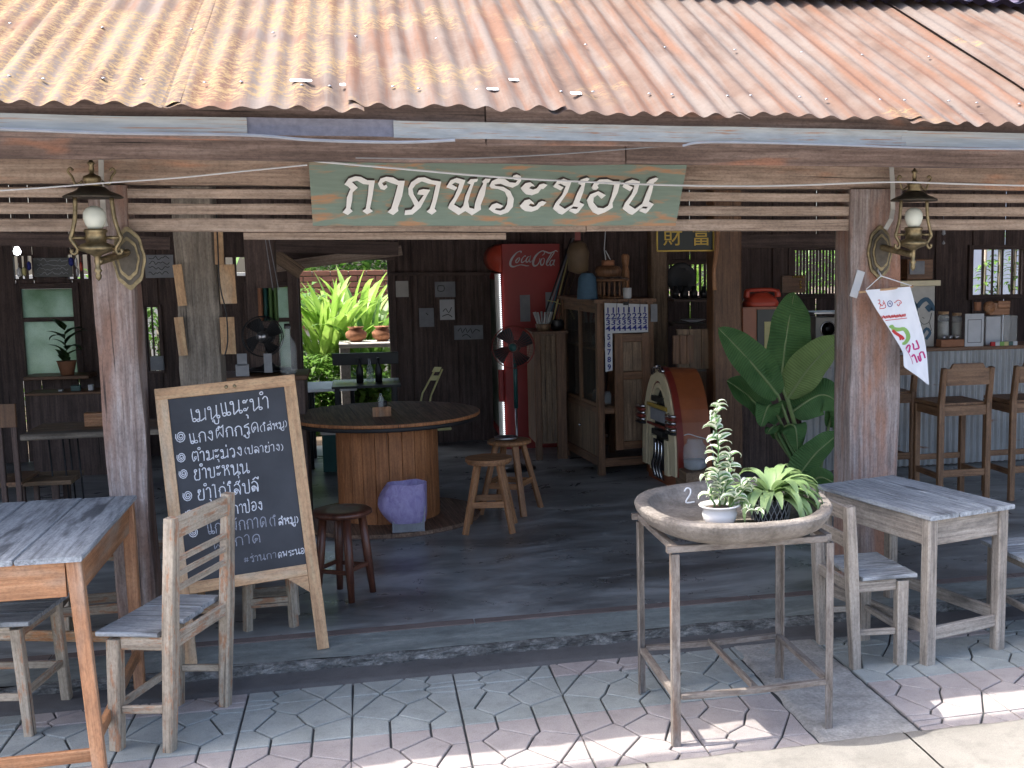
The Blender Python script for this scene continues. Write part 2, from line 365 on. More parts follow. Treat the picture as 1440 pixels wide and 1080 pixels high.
M['chalkfaint'] = plain('faint_chalk', (.34, .36, .41), .95, var=.5, scale=160)
M['signwhite'] = plain('white_sign_letter', (.88, .865, .82), .6, var=.08)
M['signdark'] = plain('dark_letter_drop_shade', (.07, .055, .045), .7)
def signm():
    t = NT('green_orange_sign_paint'); v = t.vec('grain', (1.6, 9, 9)); n = t.noise(v, 2.2, 5, .6, .5); f_ = t.noise(t.vec('grain', (3, 30, 30)), 2, 4, .7)
    c = t.mix(t.ramp(n, [(.53, 0.0), (.63, .85)]), (.21, .275, .22), (.50, .25, .12))
    c = t.mix(.35, c, t.ramp(f_, [(.3, .6), (.7, 1.15)]), 'MULTIPLY'); t.col(c); t.rough(.7); t.bump(f_, .2, .004); return t.mat
M['sign'] = signm()
M['brass'] = plain('aged_brass', (.30, .235, .13), .42, .75, var=.55, scale=30)
M['brassdark'] = plain('dark_aged_brass', (.10, .085, .065), .5, .6, var=.4, scale=30)
M['bulb'] = plain('milk_white_bulb', (.70, .72, .62), .25, var=.05)
M['white'] = plain('white_plastic', (.72, .73, .74), .5, var=.08)
M['offwhite'] = plain('off_white_paint', (.55, .53, .48), .6, var=.15)
M['paper'] = plain('white_paper', (.62, .63, .64), .8, var=.1)
M['paperdim'] = plain('grey_paper', (.30, .31, .33), .8, var=.2)
M['black'] = plain('black_plastic', (.012, .012, .014), .4)
M['iron'] = plain('black_iron', (.025, .025, .027), .5, .4)
M['chrome'] = plain('chrome', (.62, .62, .64), .15, 1.0, var=.1)
M['steel'] = plain('brushed_steel', (.45, .45, .46), .3, .9)
M['rustbar'] = wood('rusty_painted_angle_iron', (.11, .08, .062), (.22, .19, .165), (.31, .275, .245), sx=6, sy=30, rough=.6, stain=(.20, .11, .065), stain_amt=(.60, .72), bump=.3, cracks=False)
M['bowl'] = stonem('weathered_chiselled_bowl', (.115, .10, .085), (.25, .225, .20))
M['ceramic'] = plain('white_glazed_pot', (.68, .67, .66), .2, var=.06)
M['red'] = plain('red_fridge_paint', (.36, .028, .024), .45, var=.15, scale=3)
M['redbright'] = plain('orange_red_plastic', (.55, .07, .035), .4)
M['led'] = plain('lit_led', (.85, .92, 1.0), .5, emit=.7)
M['litbulb'] = plain('lit_white_bulb', (.9, .95, 1.0), .5, emit=2.5)
M['cream'] = plain('cream_jukebox_plastic', (.78, .68, .44), .3, var=.1)
M['jukewood'] = plain('orange_jukebox_shell', (.36, .105, .035), .35, var=.25, scale=6)
M['darkred'] = plain('dark_red_trim', (.22, .03, .02), .35)
M['teal'] = plain('teal_plastic', (.02, .09, .085), .4)
M['blue'] = plain('blue_cloth', (.06, .13, .20), .7)
M['ink'] = plain('blue_ink', (.02, .03, .22), .7, var=.0)
M['redink'] = plain('red_ink', (.5, .03, .03), .7, var=.0)
M['magenta'] = plain('magenta_ink', (.48, .02, .17), .7, var=.0)
M['greenink'] = plain('green_ink', (.25, .45, .12), .7, var=.1)
M['gold'] = plain('gold_paint', (.55, .38, .07), .4, .3)
M['boardblack'] = plain('black_lacquer_board', (.02, .028, .025), .35)
M['terracotta'] = plain('terracotta', (.38, .17, .09), .8, var=.25)
M['gourd'] = plain('brown_gourd', (.15, .10, .055), .6, var=.3)
M['yellow'] = plain('faded_yellow_paint', (.55, .50, .22), .5)
M['banner'] = plain('white_banner_cloth', (.74, .76, .80), .85, var=.06, scale=4)
M['glass'] = glass('window_glass', (.75, .82, .78), .25, .45)
def frostm():
    t = NT('frosted_window_glass'); n = t.noise(t.vec('pos'), 2.2, 4, .6); x = t.n('TexVoronoi'); x.inputs['Scale'].default_value = 90; t.l(t.vec('pos'), x.inputs['Vector'])
    c = t.ramp(n, [(.35, (.26, .35, .25)), (.65, (.52, .60, .52))]); c = t.mix(.35, c, t.ramp(x.outputs[0], [(.1, .6), (.5, 1.0)]), 'MULTIPLY'); t.col(c); t.rough(.3)
    tn = t.n('BsdfTranslucent'); t.l(c, tn.inputs[0]); mx = t.n('MixShader'); mx.inputs[0].default_value = .8
    t.l(t.b.outputs[0], mx.inputs[1]); t.l(tn.outputs[0], mx.inputs[2]); t.l(mx.outputs[0], t.t.nodes['Material Output'].inputs[0]); return t.mat
M['frost'] = frostm()
M['clear'] = glass('clear_jar_glass', (.75, .8, .8), .05, .25)
M['cabglass'] = glass('cabinet_glass', (.05, .06, .05), .03, .35)
M['soil'] = plain('dry_soil', (.09, .06, .04), .95, var=.4, scale=60)
def bagm():
    t = NT('purple_bag_plastic'); n = t.noise(t.vec('pos', (1, 1, .6)), 22, 5, .65, 1.0)
    t.col(t.ramp(n, [(.3, (.34, .27, .58)), (.7, (.60, .52, .82))])); t.rough(.3); t.b.inputs['Alpha'].default_value = .82; t.bump(n, .9, .02); return t.mat
M['bag'] = bagm()
def leafm(name, a, b, rib=30, tr=.25, edge=None, rough=.45):
    """leaf colour along 'grain' x = length 0..1, y = across 0..1"""
    t = NT(name); v = t.vec('grain', (1, 1, 1)); n = t.noise(t.vec('pos'), 6, 4, .6)
    c = t.ramp(n, [(.3, a), (.7, b)])
    s_ = t.n('SeparateXYZ'); t.l(v, s_.inputs[0])
    if rib:
        wv = t.n('TexWave'); wv.inputs['Scale'].default_value = rib / 6.28 * .5; wv.inputs['Distortion'].default_value = .6; t.l(t.vec('grain', (1, .35, 0)), wv.inputs['Vector'])
        c = t.mix(.45, c, t.ramp(wv.outputs['Fac'], [(0.0, .55), (.5, 1.0)]), 'MULTIPLY')
        t.bump(wv.outputs['Fac'], .5, .01)
    if edge:
        sub = t.n('Math', operation='SUBTRACT'); t.l(s_.outputs[1], sub.inputs[0]); sub.inputs[1].default_value = .5
        ab = t.n('Math', operation='ABSOLUTE'); t.l(sub.outputs[0], ab.inputs[0])
        en = t.noise(t.vec('pos'), 40, 2, .5); ad = t.n('Math', operation='MULTIPLY_ADD'); t.l(en, ad.inputs[0]); ad.inputs[1].default_value = .35; t.l(ab.outputs[0], ad.inputs[2])
        c = t.mix(t.ramp(ad.outputs[0], [(.30, 0.0), (.42, 1.0)]), c, edge)
    t.col(c); t.rough(rough)
    tn = t.n('BsdfTranslucent'); t.l(c, tn.inputs[0]); mx = t.n('MixShader'); mx.inputs[0].default_value = tr
    t.l(t.b.outputs[0], mx.inputs[1]); t.l(tn.outputs[0], mx.inputs[2]); t.l(mx.outputs[0], t.t.nodes['Material Output'].inputs[0])
    return t.mat
M['banana'] = leafm('broad_green_leaf', (.075, .19, .055), (.14, .29, .09), rib=150, tr=.35, rough=.6)
M['banana2'] = leafm('yellow_green_broad_leaf', (.20, .31, .09), (.30, .43, .15), rib=150, tr=.35, rough=.6)
M['rib'] = plain('pale_leaf_rib', (.22, .30, .12), .5)
M['orchid'] = leafm('strap_leaf', (.17, .27, .10), (.30, .42, .19), rib=0, tr=.3)
M['varieg'] = leafm('variegated_leaf', (.10, .22, .07), (.17, .30, .10), rib=0, tr=.25, edge=(.70, .74, .58))
M['stemg'] = plain('green_stem', (.10, .19, .06), .6)
M['garden'] = leafm('garden_leaf', (.07, .18, .025), (.20, .36, .07), rib=0, tr=.4)
M['gardenlight'] = leafm('bright_garden_leaf', (.20, .38, .05), (.38, .54, .13), rib=0, tr=.45)
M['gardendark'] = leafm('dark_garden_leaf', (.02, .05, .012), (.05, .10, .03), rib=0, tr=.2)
M['earth'] = plain('garden_soil', (.16, .12, .085), .95, var=.4, scale=4, src='pos')
M['brick'] = plain('brick_red_wall', (.28, .12, .075), .85, var=.3, scale=9, src='pos')
# ================================================================== SETTING
FL = 0.05                                   # floor level inside; pavement is 0
g = MB(); g.box((-40, -60, -0.20), (40, 3.42, -0.15)); struct('road', g, M['asphalt'])
g = MB(); g.box((-40, 11.3, -0.1), (40, 60, 0.0)); struct('garden_ground', g, M['earth'])
# kerb in cast lengths with a broken, wavy inner edge
kerb = bpy.data.objects.new('kerb', None); COL.objects.link(kerb); kerb['kind'] = 'structure'
x = -7.0
while x < 8:
    L = 0.98; mb = MB(); nx = 40
    def kf(u, v, x=x, L=L):
        X = x + u * L
        wav = 0.03 * pnoise(Vector((X * 3.1, 1, 0))) + 0.012 * pnoise(Vector((X * 13, 4, 0))) + (0.05 * max(0, pnoise(Vector((X * 1.3, 9, 2)))))
        prof = [(3.40, -.16), (3.405, -.01), (3.43, .018), (3.62, .024), (3.82 + wav, .026), (3.85 + wav, .018), (3.856 + wav, -.03)]
        k = v * 6; i = min(5, int(k)); t = k - i
        y = prof[i][0] + (prof[i + 1][0] - prof[i][0]) * t; z = prof[i][1] + (prof[i + 1][1] - prof[i][1]) * t
        return (X, y, z + 0.004 * pnoise(Vector((X * 5, y * 9, 0))))
    mb.grid(kf, nx, 24); o = struct('kerb_stone', mb, M['kerb'], kerb); x += L + 0.008
# pavement: moulded tiles 0.42 m, mirrored from one to the next
pav = MB(); pav.box((-7, 3.45, -0.06), (8, 5.0, -0.011)); pavement = struct('pavement', pav, M['grout'])
PIECES = [[(0, 1), (.27, 1), (0, .5)], [(.27, 1), (.69, 1), (.76, .895), (.705, .80), (.51, .66)], [(.69, 1), (1, 1), (1, .87), (.76, .895)],
          [(0, .5), (.27, 1), (.51, .66), (.41, .41), (.34, .31)], [(.41, .41), (.51, .66), (.705, .80), (.867, .385), (.70, .165)],
          [(.705, .80), (.76, .895), (1, .87), (1, .385), (.867, .385)], [(0, 0), (0, .5), (.34, .31), (.34, 0)],
          [(.34, 0), (.34, .31), (.41, .41), (.70, .165), (.70, 0)], [(.70, 0), (.70, .165), (.867, .385), (1, .385), (1, 0)]]
def inset(poly, d):
    n = len(poly); A = sum(poly[i][0] * poly[(i + 1) % n][1] - poly[(i + 1) % n][0] * poly[i][1] for i in range(n))
    s = 1 if A > 0 else -1; o = []
    for i in range(n):
        p0 = Vector(poly[i - 1]); p = Vector(poly[i]); p1 = Vector(poly[(i + 1) % n])
        a = (p - p0).normalized(); b = (p1 - p).normalized()
        na = Vector((-a.y, a.x)) * s; nb = Vector((-b.y, b.x)) * s
        m_ = (na + nb); m_ /= max(0.35, m_.dot(na)); o.append(p + m_ * d)
    return o
TW, TH = 0.42, 0.43
def tile_mesh(fx, fy, ymax=1.0, ymin=0.0, xmax=1.0):
    mb = MB()
    for pl in PIECES:
        q = [((1 - u) if fx else u, (1 - v) if fy else v) for u, v in pl]
        for axis, lim, keep in ((1, ymax, 1), (1, ymin, -1), (0, xmax, 1)):
            r = []
            for i in range(len(q)):
                a, b = q[i], q[(i + 1) % len(q)]
                ia = (a[axis] - lim) * keep <= 1e-9; ib = (b[axis] - lim) * keep <= 1e-9
                if ia: r.append(a)
                if ia != ib:
                    t = (lim - a[axis]) / (b[axis] - a[axis]); r.append((a[0] + (b[0] - a[0]) * t, a[1] + (b[1] - a[1]) * t))
            q = r
            if len(q) < 3: break
        if len(q) < 3: continue
        q = [(u * TW, v * TH) for u, v in q]
        A = sum(q[i][0] * q[(i + 1) % len(q)][1] - q[(i + 1) % len(q)][0] * q[i][1] for i in range(len(q)))
        if abs(A) < 4e-4: continue
        if A < 0: q = q[::-1]
        i0 = inset(q, .0042); i1 = inset(q, .0075); n = len(q)
        vv = [(p.x, p.y, -.012) for p in i0] + [(p.x, p.y, -.003) for p in i0] + [(p.x, p.y, 0) for p in i1]
        ff = [tuple(range(2 * n, 3 * n))] + [(k + r * n, (k + 1) % n + r * n, (k + 1) % n + (r + 1) * n, k + (r + 1) * n) for k in range(n) for r in (0, 1)]
        mb.add(vv, ff)
    return mb
tm = {}
for i in range(-9, 19):
    for r in range(-1, 4):
        y0 = 3.56 + r * TH - (0 if r else 0); y0 = 3.985 + (r - 1) * TH
        X0 = -0.105 + i * TW
        if X0 < -3.2 or X0 > 4.4 or r == -1: continue
        fx = (i % 2) != 0; fy = (r % 2) == 1
        if i == 4 and r < 3: continue                                   # the missing column, filled with concrete
        cut = 5.0 if r == 3 else None
        row_m = 'tile_pink' if r in (0, 1) else 'tile_green'
        if i >= 5 and r == 2 and False: row_m = 'tile_pink'
        if r == 3: row_m = random.choice(['tile_pink', 'tile_green'])
        key = (fx, fy, r == 3, row_m)
        if key not in tm: tm[key] = mesh('paving_tile', tile_mesh(fx, fy, ymax=(5.0 - y0) / TH if r == 3 else 1.0), M[row_m])
        o = inst('paving_tile', tm[key], pavement, (X0 + random.uniform(-.0008, .0008), y0, random.uniform(-.0015, .001)), (random.uniform(-.003, .003), random.uniform(-.003, .003), 0))
mb = MB()
def pf(u, v):
    X = 1.585 + u * .405; Yy = 3.80 + v * 1.2
    e = 0.012 * pnoise(Vector((X * 9, Yy * 9, 2)))
    return (X + (e if u in (0, 1) else 0), Yy, .002 + .004 * pnoise(Vector((X * 14, Yy * 14, 0))) + .006 * pnoise(Vector((X * 3, Yy * 3, 5))) - (.012 if u in (0, 1) else 0))
mb.grid(pf, 24, 60); struct('concrete_patch', mb, M['concrete'], pavement)
# dark cement strip, chipped step edge and the polished floor
mb = MB()
mb.grid(lambda u, v: (-7 + 15 * u, 4.996 + .225 * v + .006 * pnoise(Vector((u * 90, 3, 0))) * (1 - v), .004 + .003 * pnoise(Vector((u * 60, v * 4, 0))) - (.016 if v == 0 else 0)), 260, 8)
struct('gutter_strip', mb, M['gutter'])
mb = MB()
def ff_(u, v):
    X = -7 + 15 * u
    k = .018 * pnoise(Vector((X * 2.3, 5, 0))) + .014 * pnoise(Vector((X * 11, 7, 0))); hi = .045 + .006 * pnoise(Vector((X * 3, 1, 3)))
    rough_ = .010 * pnoise(Vector((X * 30, v * 5, 2))) + .014 * pnoise(Vector((X * 12, v * 3, 6)))
    prof = [(5.195 + rough_, -.01), (5.197 + rough_, .012), (5.203 + rough_ + max(0, k), .028), (5.212 + k * .8, .040), (5.235 + k, hi)]
    q = v * 4; i = min(3, int(q)); t = q - i
    return (X, prof[i][0] * (1 - t) + prof[i + 1][0] * t, prof[i][1] * (1 - t) + prof[i + 1][1] * t)
mb.grid(ff_, 700, 8, smooth=False); struct('broken_step_edge', mb, M['chip'])
mb = MB()
mb.grid(lambda u, v: (-7 + 15 * u, (5.228 + .012 * pnoise(Vector(((-7 + 15 * u) * 6, 5, 0)))) * (1 - v) + 5.512 * v, .046 + .005 * v + .004 * pnoise(Vector((u * 60, v * 3, 3))) * (1 - v)), 400, 10)
struct('step_apron', mb, M['step'])
mb = MB(); mb.box((-7, 5.512, -.05), (8, 11.35, FL)); struct('floor', mb, M['floor'])
M['inlay'] = tilem('worn_pinkish_sill', (.12, .095, .085), (.22, .175, .16))
xx = -3.5
for L in (2.1, 1.86, 1.4, 1.5, 1.9):
    mb = MB(); mb.box((xx + .004, 5.516, FL - .01), (xx + L - .004, 5.585, FL + .005), c=.002, jit=.002, n=10); struct('floor_sill', mb, M['inlay'], bpy.data.objects['floor']); xx += L
# ================================================================== BUILDING
RS, RE_Y, RE_Z = 0.462, 4.32, 2.316
def roof_z(y): return RE_Z + RS * (y - RE_Y)
bld = thing('restaurant_building', 'open fronted rustic wooden eating house under a low rusty corrugated iron roof', 'building', (0, 5.6, 0))
roof = MB(); roof.box((-4.4, 4.50, roof_z(4.5) - .07), (6.6, 4.55, roof_z(4.5) - .02)); roof.box((-4.4, 5.3, roof_z(5.3) - .07), (6.6, 5.35, roof_z(5.3) - .02))
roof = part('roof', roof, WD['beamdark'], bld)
seams = [-4.35, -3.7, -3.05, -2.42, -1.79, -1.19, -.6, 0.0, .71, 1.42, 2.14, 2.855, 3.56, 4.2, 4.9, 5.6, 6.3]
for si in range(len(seams) - 1):
    x0, x1 = seams[si] - .03, seams[si + 1] + .03; yo = [0, .012, -.008, .018, -.012, .0, -.015, .012][si % 8]; zz = .003 * (si % 2) + (.010 if si in (7, 11) else 0)
    skew = random.uniform(-.012, .012); ph = random.uniform(0, 6.28); bend = [random.uniform(-.012, .012) for _ in range(30)]
    def rf(u, v, x0=x0, x1=x1, yo=yo, zz=zz, ph=ph, skew=skew, si=si):
        X = x0 + (x1 - x0) * u; Yy = RE_Y + yo + skew * (u - .5) * 2 + (1.86 - yo) * v + (0.010 * pnoise(Vector((X * 9, 3, si))) + .022 * pnoise(Vector((X * 2.2, 7, si * .3)))) * max(0, 1 - v * 12)
        edge = max(0, 1 - v / .16)
        amp = .0095 * (1 - .45 * edge * max(0, pnoise(Vector((X * 3.3, Yy * 2, 8.1)))) * 2)
        z = roof_z(Yy) + zz + amp * math.cos((X - (x0 * .4 if si in (5, 7, 11) else 0)) * 2 * math.pi / .094) + .006 * pnoise(Vector((X * 1.4, Yy * 1.1, 3 + si))) + edge * .020 * pnoise(Vector((X * 3.5, si, 5)))
        d = pnoise(Vector((X * 5, Yy * 8, 11)))
        z -= .010 * max(0, d - .35) * (1 if .02 < v < .3 else .25)
        return (X, Yy - .0, z)
    n_u = int((x1 - x0) / .094 * 9); mb = MB(); mb.grid(rf, n_u, 40); part('roof_sheet', mb, M['roof'], roof)
# torn nail flaps, nails and small white patches along the lower nail line
mb = MB()
for k in range(58):
    X = -1.9 + k * .107 + random.uniform(-.02, .02); Yy = 4.52 + random.uniform(-.012, .012) + (.62 if k % 3 == 0 else 0)
    mb.lathe([(.008, 0), (.006, .003), (.003, .005), (0.0005, .006)], (X, Yy, roof_z(Yy) + .010), n=8)
part('roof_nail', mb, M['steel'], roof, kind='stuff')
for (px, py, wd) in ((423, 113, 30), (485, 119, 14), (529, 108, 14), (693, 125, 17), (720, 112, 20), (810, 131, 17)):
    p = on_plane(px, py, (0, RE_Y, RE_Z + .012), Vector((0, -RS, 1)).normalized()); a = wd / 1650 * p.y / 2
    mb = MB(); mb.grid(lambda u, v: (p.x + (u - .5) * 2 * a * (1 - .3 * abs(v - .5)), p.y + (v - .5) * .028 + .004 * pnoise(Vector((u * 5, px, 0))), roof_z(p.y + (v - .5) * .028) + .0125 + .0015 * pnoise(Vector((u * 4, v * 3, px)))), 8, 3)
    part('white_patch', mb, M['white'], roof)
# upper roof, its purple-grey lower edge shows top right
M['purple'] = plain('dull_purple_flashing', (.095, .075, .13), .6, var=.3, scale=6)
mb = MB()
mb.grid(lambda u, v: (-7 + 15 * u, 6.02 + 3.2 * v, 3.175 + 1.1 * v + .012 * math.cos(u * 15 * 2 * math.pi / .15) * (1 if v < .99 else 1)), 1600, 2)
mb.grid(lambda u, v: (-7 + 15 * u, 9.22 + 3.0 * v, 4.275 - 1.5 * v), 60, 2)
up_roof = part('upper_roof', mb, M['purple'], bld)
mb = MB(); mb.box((-7, 6.03, 3.19), (8, 6.06, 3.30)); part('upper_fascia', mb, M['purple'], up_roof)
# fascia boards and metal strip under the eave
z1 = on_y(720, 173, 4.40).z; z2 = on_y(720, 196, 4.40).z; zt = on_y(720, 150, 4.44).z
xa = on_y(347, 170, 4.4).x; xb = on_y(557, 170, 4.4).x; xc = on_y(1275, 180, 4.4).x
for a, b, m_, dz, dy in ((-4.5, xa, 'galv', 0, 0), (xa - .02, xb, 'galvblue', .004, .012), (xb - .01, xc, 'galv', 0, 0), (xc - .02, 6.5, 'galv', -.002, .004)):
    mb = MB(); mb.grid(lambda u, v: (a + (b - a) * u, 4.40 + dy + .006 * pnoise(Vector((u * (b - a) * 3, v, a))) - (.010 if v == 1 else 0), z2 + dz + (z1 - z2) * v + .004 * pnoise(Vector((u * (b - a) * 2.5, a, 1)))), 60, 4)
    part('fascia_strip', mb, M[m_], bld)
for a, b in ((-4.5, .46), (.466, 2.86), (2.866, 6.5)):
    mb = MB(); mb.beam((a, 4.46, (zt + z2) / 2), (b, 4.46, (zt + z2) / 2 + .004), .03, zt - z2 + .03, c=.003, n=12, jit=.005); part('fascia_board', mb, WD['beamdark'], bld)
# soffit plank and main beam
zb1 = on_y(720, 199, 4.95).z; zb2 = on_y(720, 229, 4.95).z
for a, b in ((-4.5, 1.10), (1.106, 6.5)):
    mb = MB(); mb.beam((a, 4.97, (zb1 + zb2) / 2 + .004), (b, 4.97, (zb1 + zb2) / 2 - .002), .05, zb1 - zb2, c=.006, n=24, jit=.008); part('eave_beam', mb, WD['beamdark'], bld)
mb = MB()
for k in range(12):
    X = -3.4 + k * .85; mb.beam((X, 4.47, roof_z(4.47) - .06), (X, 6.3, roof_z(6.3) - .06), .045, .08, c=.004)
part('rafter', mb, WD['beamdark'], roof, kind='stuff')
def zof(py, Yy=5.58): return on_y(720, py, Yy).z
for a, b, y0, y1, dz in ((-4.5, .25, 212, 261, 0.006), (.256, 6.5, 226, 263, -.002)):
    mb = MB(); mb.beam((a, 5.66, (zof(y0) + zof(y1)) / 2 + dz), (b, 5.66, (zof(y0) + zof(y1)) / 2 - dz), .12, zof(y0) - zof(y1), c=.008, n=20, jit=.006); part('main_beam', mb, WD['beam'], bld)
for (y0, y1, nm) in ((268, 281, 'slat'), (288, 302, 'slat'), (308, 325, 'slat')):
    for a, b, dz in ((-4.4, 1.05, .006), (1.055, 6.5, -.001)):
        mb = MB(); zc = (zof(y0, 5.6) + zof(y1, 5.6)) / 2
        mb.beam((a, 5.63, zc + (dz if b < 2 else 0) - .002), (b, 5.63, zc - .004 + (.008 if y0 > 300 and b > 2 else 0)), .035, zof(y0, 5.6) - zof(y1, 5.6), c=.004, n=16, jit=.005, bow=.006 if b < 2 else -.004)
        part('slat', mb, WD['slat'], bld)
mb = MB(); p = on_y(343, 332, 5.75); q = on_y(711, 332, 5.75); mb.beam(p, q, .03, .034, c=.003, n=8, jit=.003); part('hanging_board', mb, WD['slat'], bld)
# front posts
def post(px0, px1, py, Yy, dep, mat, top=2.2, jit=.012, n=14, lab=None, lean=0):
    a = on_y(px0, py, Yy).x; b = on_y(px1, py, Yy).x; mb = MB(); mb.beam(((a + b) / 2 + lean, Yy + dep / 2, FL - .01), ((a + b) / 2, Yy + dep / 2, top), b - a, dep, up=(0, 1, 0), c=.012, n=n, jit=jit)
    return part('post', mb, mat, bld, label=lab)
post(131, 186, 400, 5.58, .19, WD['postred'], 2.12, lab='reddish rough square post at left', lean=.008)
post(1198, 1268, 400, 5.58, .22, WD['postfresh'], 2.12, lab='wide rough square post at right, reddish low down')
post(248, 306, 420, 6.8, .22, WD['postgrey'], 2.75, lab='split grey inner post behind the menu board')
post(1003, 1043, 420, 8.8, .2, WD['cab'], 3.2, n=4)
post(345, 388, 400, 8.6, .2, WD['dark'], 3.0, n=4)
post(917, 940, 420, 9.6, .15, WD['cablight'], 3.0, n=4)
post(1182, 1200, 420, 6.5, .1, WD['postgrey'], 2.5, n=4)
# repair strips nailed on the inner post: bamboo boards
for (x0, y0, x1, y1, m_, w_) in ((307, 325, 309, 372, 'pine', 11), (249, 372, 257, 430, 'pine', 11), (318, 372, 322, 427, 'pine', 20), (251, 446, 258, 500, 'pine', 11), (319, 446, 322, 498, 'pine', 18)):
    p = on_y(x0, y0, 6.76); q = on_y(x1, y1, 6.76); mb = MB(); mb.beam(p, q, w_ / 1650 * 6.9, .012, up=(0, 1, 0), c=.002); part('post_board', mb, WD[m_], bld)
mb = MB(); mb.tube(smoothline([on_y(x, y, 6.72) for x, y in ((304, 300), (306, 340), (309, 400), (318, 440), (320, 480), (316, 500))], 3), .004, 5); part('cable', mb, M['black'], bld)
# ---------------------------------------------------------------- back wall of planks with openings
WY = 11.2
def opx(px0, px1, py0, py1, Yy=WY):
    a = on_y(px0, (py0 + py1) / 2, Yy); b = on_y(px1, (py0 + py1) / 2, Yy); return [a.x, b.x, on_y((px0 + px1) / 2, py1, Yy).z, on_y((px0 + px1) / 2, py0, Yy).z]
OPEN = dict(winL=opx(34, 106, 406, 526), slit=opx(206, 226, 432, 522), winM=opx(354, 412, 404, 520), door=opx(424, 549, 366, 640), lat1=opx(940, 1001, 372, 416), lat2=opx(1114, 1182, 352, 413), bars=opx(1367, 1436, 351, 414), top1=opx(20, 46, 360, 392), top2=opx(96, 124, 358, 392), top3=opx(300, 345, 362, 388))
OPEN['door'][2] = 0.0
xs = sorted(set([o[0] for o in OPEN.values()] + [o[1] for o in OPEN.values()] + [-6, 8.5]))
bounds = []
for a, b in zip(xs, xs[1:]):
    n = max(1, round((b - a) / .21)); bounds += [(a + (b - a) * i / n, a + (b - a) * (i + 1) / n) for i in range(n)]
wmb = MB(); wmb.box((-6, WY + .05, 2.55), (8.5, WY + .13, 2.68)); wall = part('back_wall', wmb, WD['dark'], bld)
for a, b in bounds:
    mid = (a + b) / 2; segs = [(0.0, 3.9)]
    for o in OPEN.values():
        if o[0] < mid < o[1]:
            ns = []
            for s0, s1 in segs:
                if o[2] > s0 and o[3] < s1: ns += [(s0, o[2]), (o[3], s1)]
                elif o[2] <= s0 and o[3] > s0: ns += [(o[3], s1)]
                else: ns.append((s0, s1))
            segs = ns
    pk = bounds.index((a, b)) % 2
    for s0, s1 in segs:
        if s1 - s0 < .02: continue
        mb = MB(); yy = WY + (.026 if pk else 0); ov = .03 if (pk and segs[0] == (0.0, 3.9)) else -.001
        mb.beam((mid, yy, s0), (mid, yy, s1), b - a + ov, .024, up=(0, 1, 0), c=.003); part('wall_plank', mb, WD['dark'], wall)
for X in (-6.0, 8.5):
    mb = MB()
    for k in range(14): mb.beam((X, 5.5 + k * .42, 0), (X, 5.5 + k * .42, 4.2), .03, .412, up=(0, 1, 0), c=.004)
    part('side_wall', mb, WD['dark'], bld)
# frames, bars and panes
def frame(o, t=.05, name='window', mat=None, Yy=WY - .03, bars=0, panes=None, vert=True, bw=.02, cross=()):
    mb = MB(); x0, x1, z0, z1_ = o
    mb.box((x0 - t, Yy, z0 - t), (x0, Yy + .06, z1_ + t), c=.003); mb.box((x1, Yy, z0 - t), (x1 + t, Yy + .06, z1_ + t), c=.003)
    mb.box((x0, Yy + .002, z0 - t), (x1, Yy + .058, z0), c=.003); mb.box((x0, Yy + .002, z1_), (x1, Yy + .058, z1_ + t), c=.003)
    for cz in cross: mb.box((x0, Yy + .01, cz - .018), (x1, Yy + .05, cz + .018), c=.002)
    fr = part(name, mb, mat or WD['dark'], bld)
    for k in range(bars):
        X = x0 + (x1 - x0) * (k + .5) / bars if bars > 6 else x0 + (x1 - x0) * (k + 1) / (bars + 1)
        m2 = MB(); m2.box((X - bw / 2, Yy + .015, z0), (X + bw / 2, Yy + .03, z1_)); part('bar', m2, WD['dark'], fr)
    if panes:
        zs = [z0] + list(cross) + [z1_]
        for k in range(len(zs) - 1):
            m2 = MB(); m2.box((x0 + .002, Yy + .036, zs[k] + .002), (x1 - .002, Yy + .041, zs[k + 1] - .002)); part('pane', m2, panes, fr)
    return fr
zc = on_y(70, 449, WY).z
frame(OPEN['winL'], cross=(zc,), panes=M['frost']); frame(OPEN['slit'], .02, bars=1, bw=.014)
frame(OPEN['winM'], cross=(on_y(380, 450, WY).z,), panes=M['frost'])
frame(OPEN['lat1'], bars=9, bw=.024); frame(OPEN['lat2'], bars=15, bw=.021); frame(OPEN['bars'], bars=4, bw=.022)
for k in ('top1', 'top2', 'top3'): frame(OPEN[k], .012, bars=2, bw=.03)
d = OPEN['door']; mb = MB(); mb.box((d[0] - .09, WY - .05, 0.0), (d[0], WY + .05, d[3]), c=.004); mb.box((d[1], WY - .05, 0.0), (d[1] + .07, WY + .05, d[3]), c=.004); mb.box((d[0] - .09, WY - .045, d[3]), (d[1] + .07, WY + .045, d[3] + .10), c=.004); part('door_frame', mb, WD['dark'], bld)
# lintels and tie beams seen in the dark under the roof
for (x0, y0, x1, y1, Yy, t, m_) in ((384, 345, 560, 350, 9.3, .10, 'dark'), (385, 376, 565, 352, 10.9, .09, 'slat'), (548, 385, 700, 385, 11.12, .03, 'dark'), (360, 340, 424, 384, 10.6, .11, 'cablight'), (930, 341, 1200, 338, 9.9, .12, 'dark'), (0, 336, 240, 342, 8.5, .09, 'dark')):
    mb = MB(); mb.beam(on_y(x0, y0, Yy), on_y(x1, y1, Yy), .06, t, c=.004); part('tie_beam', mb, WD[m_], bld)
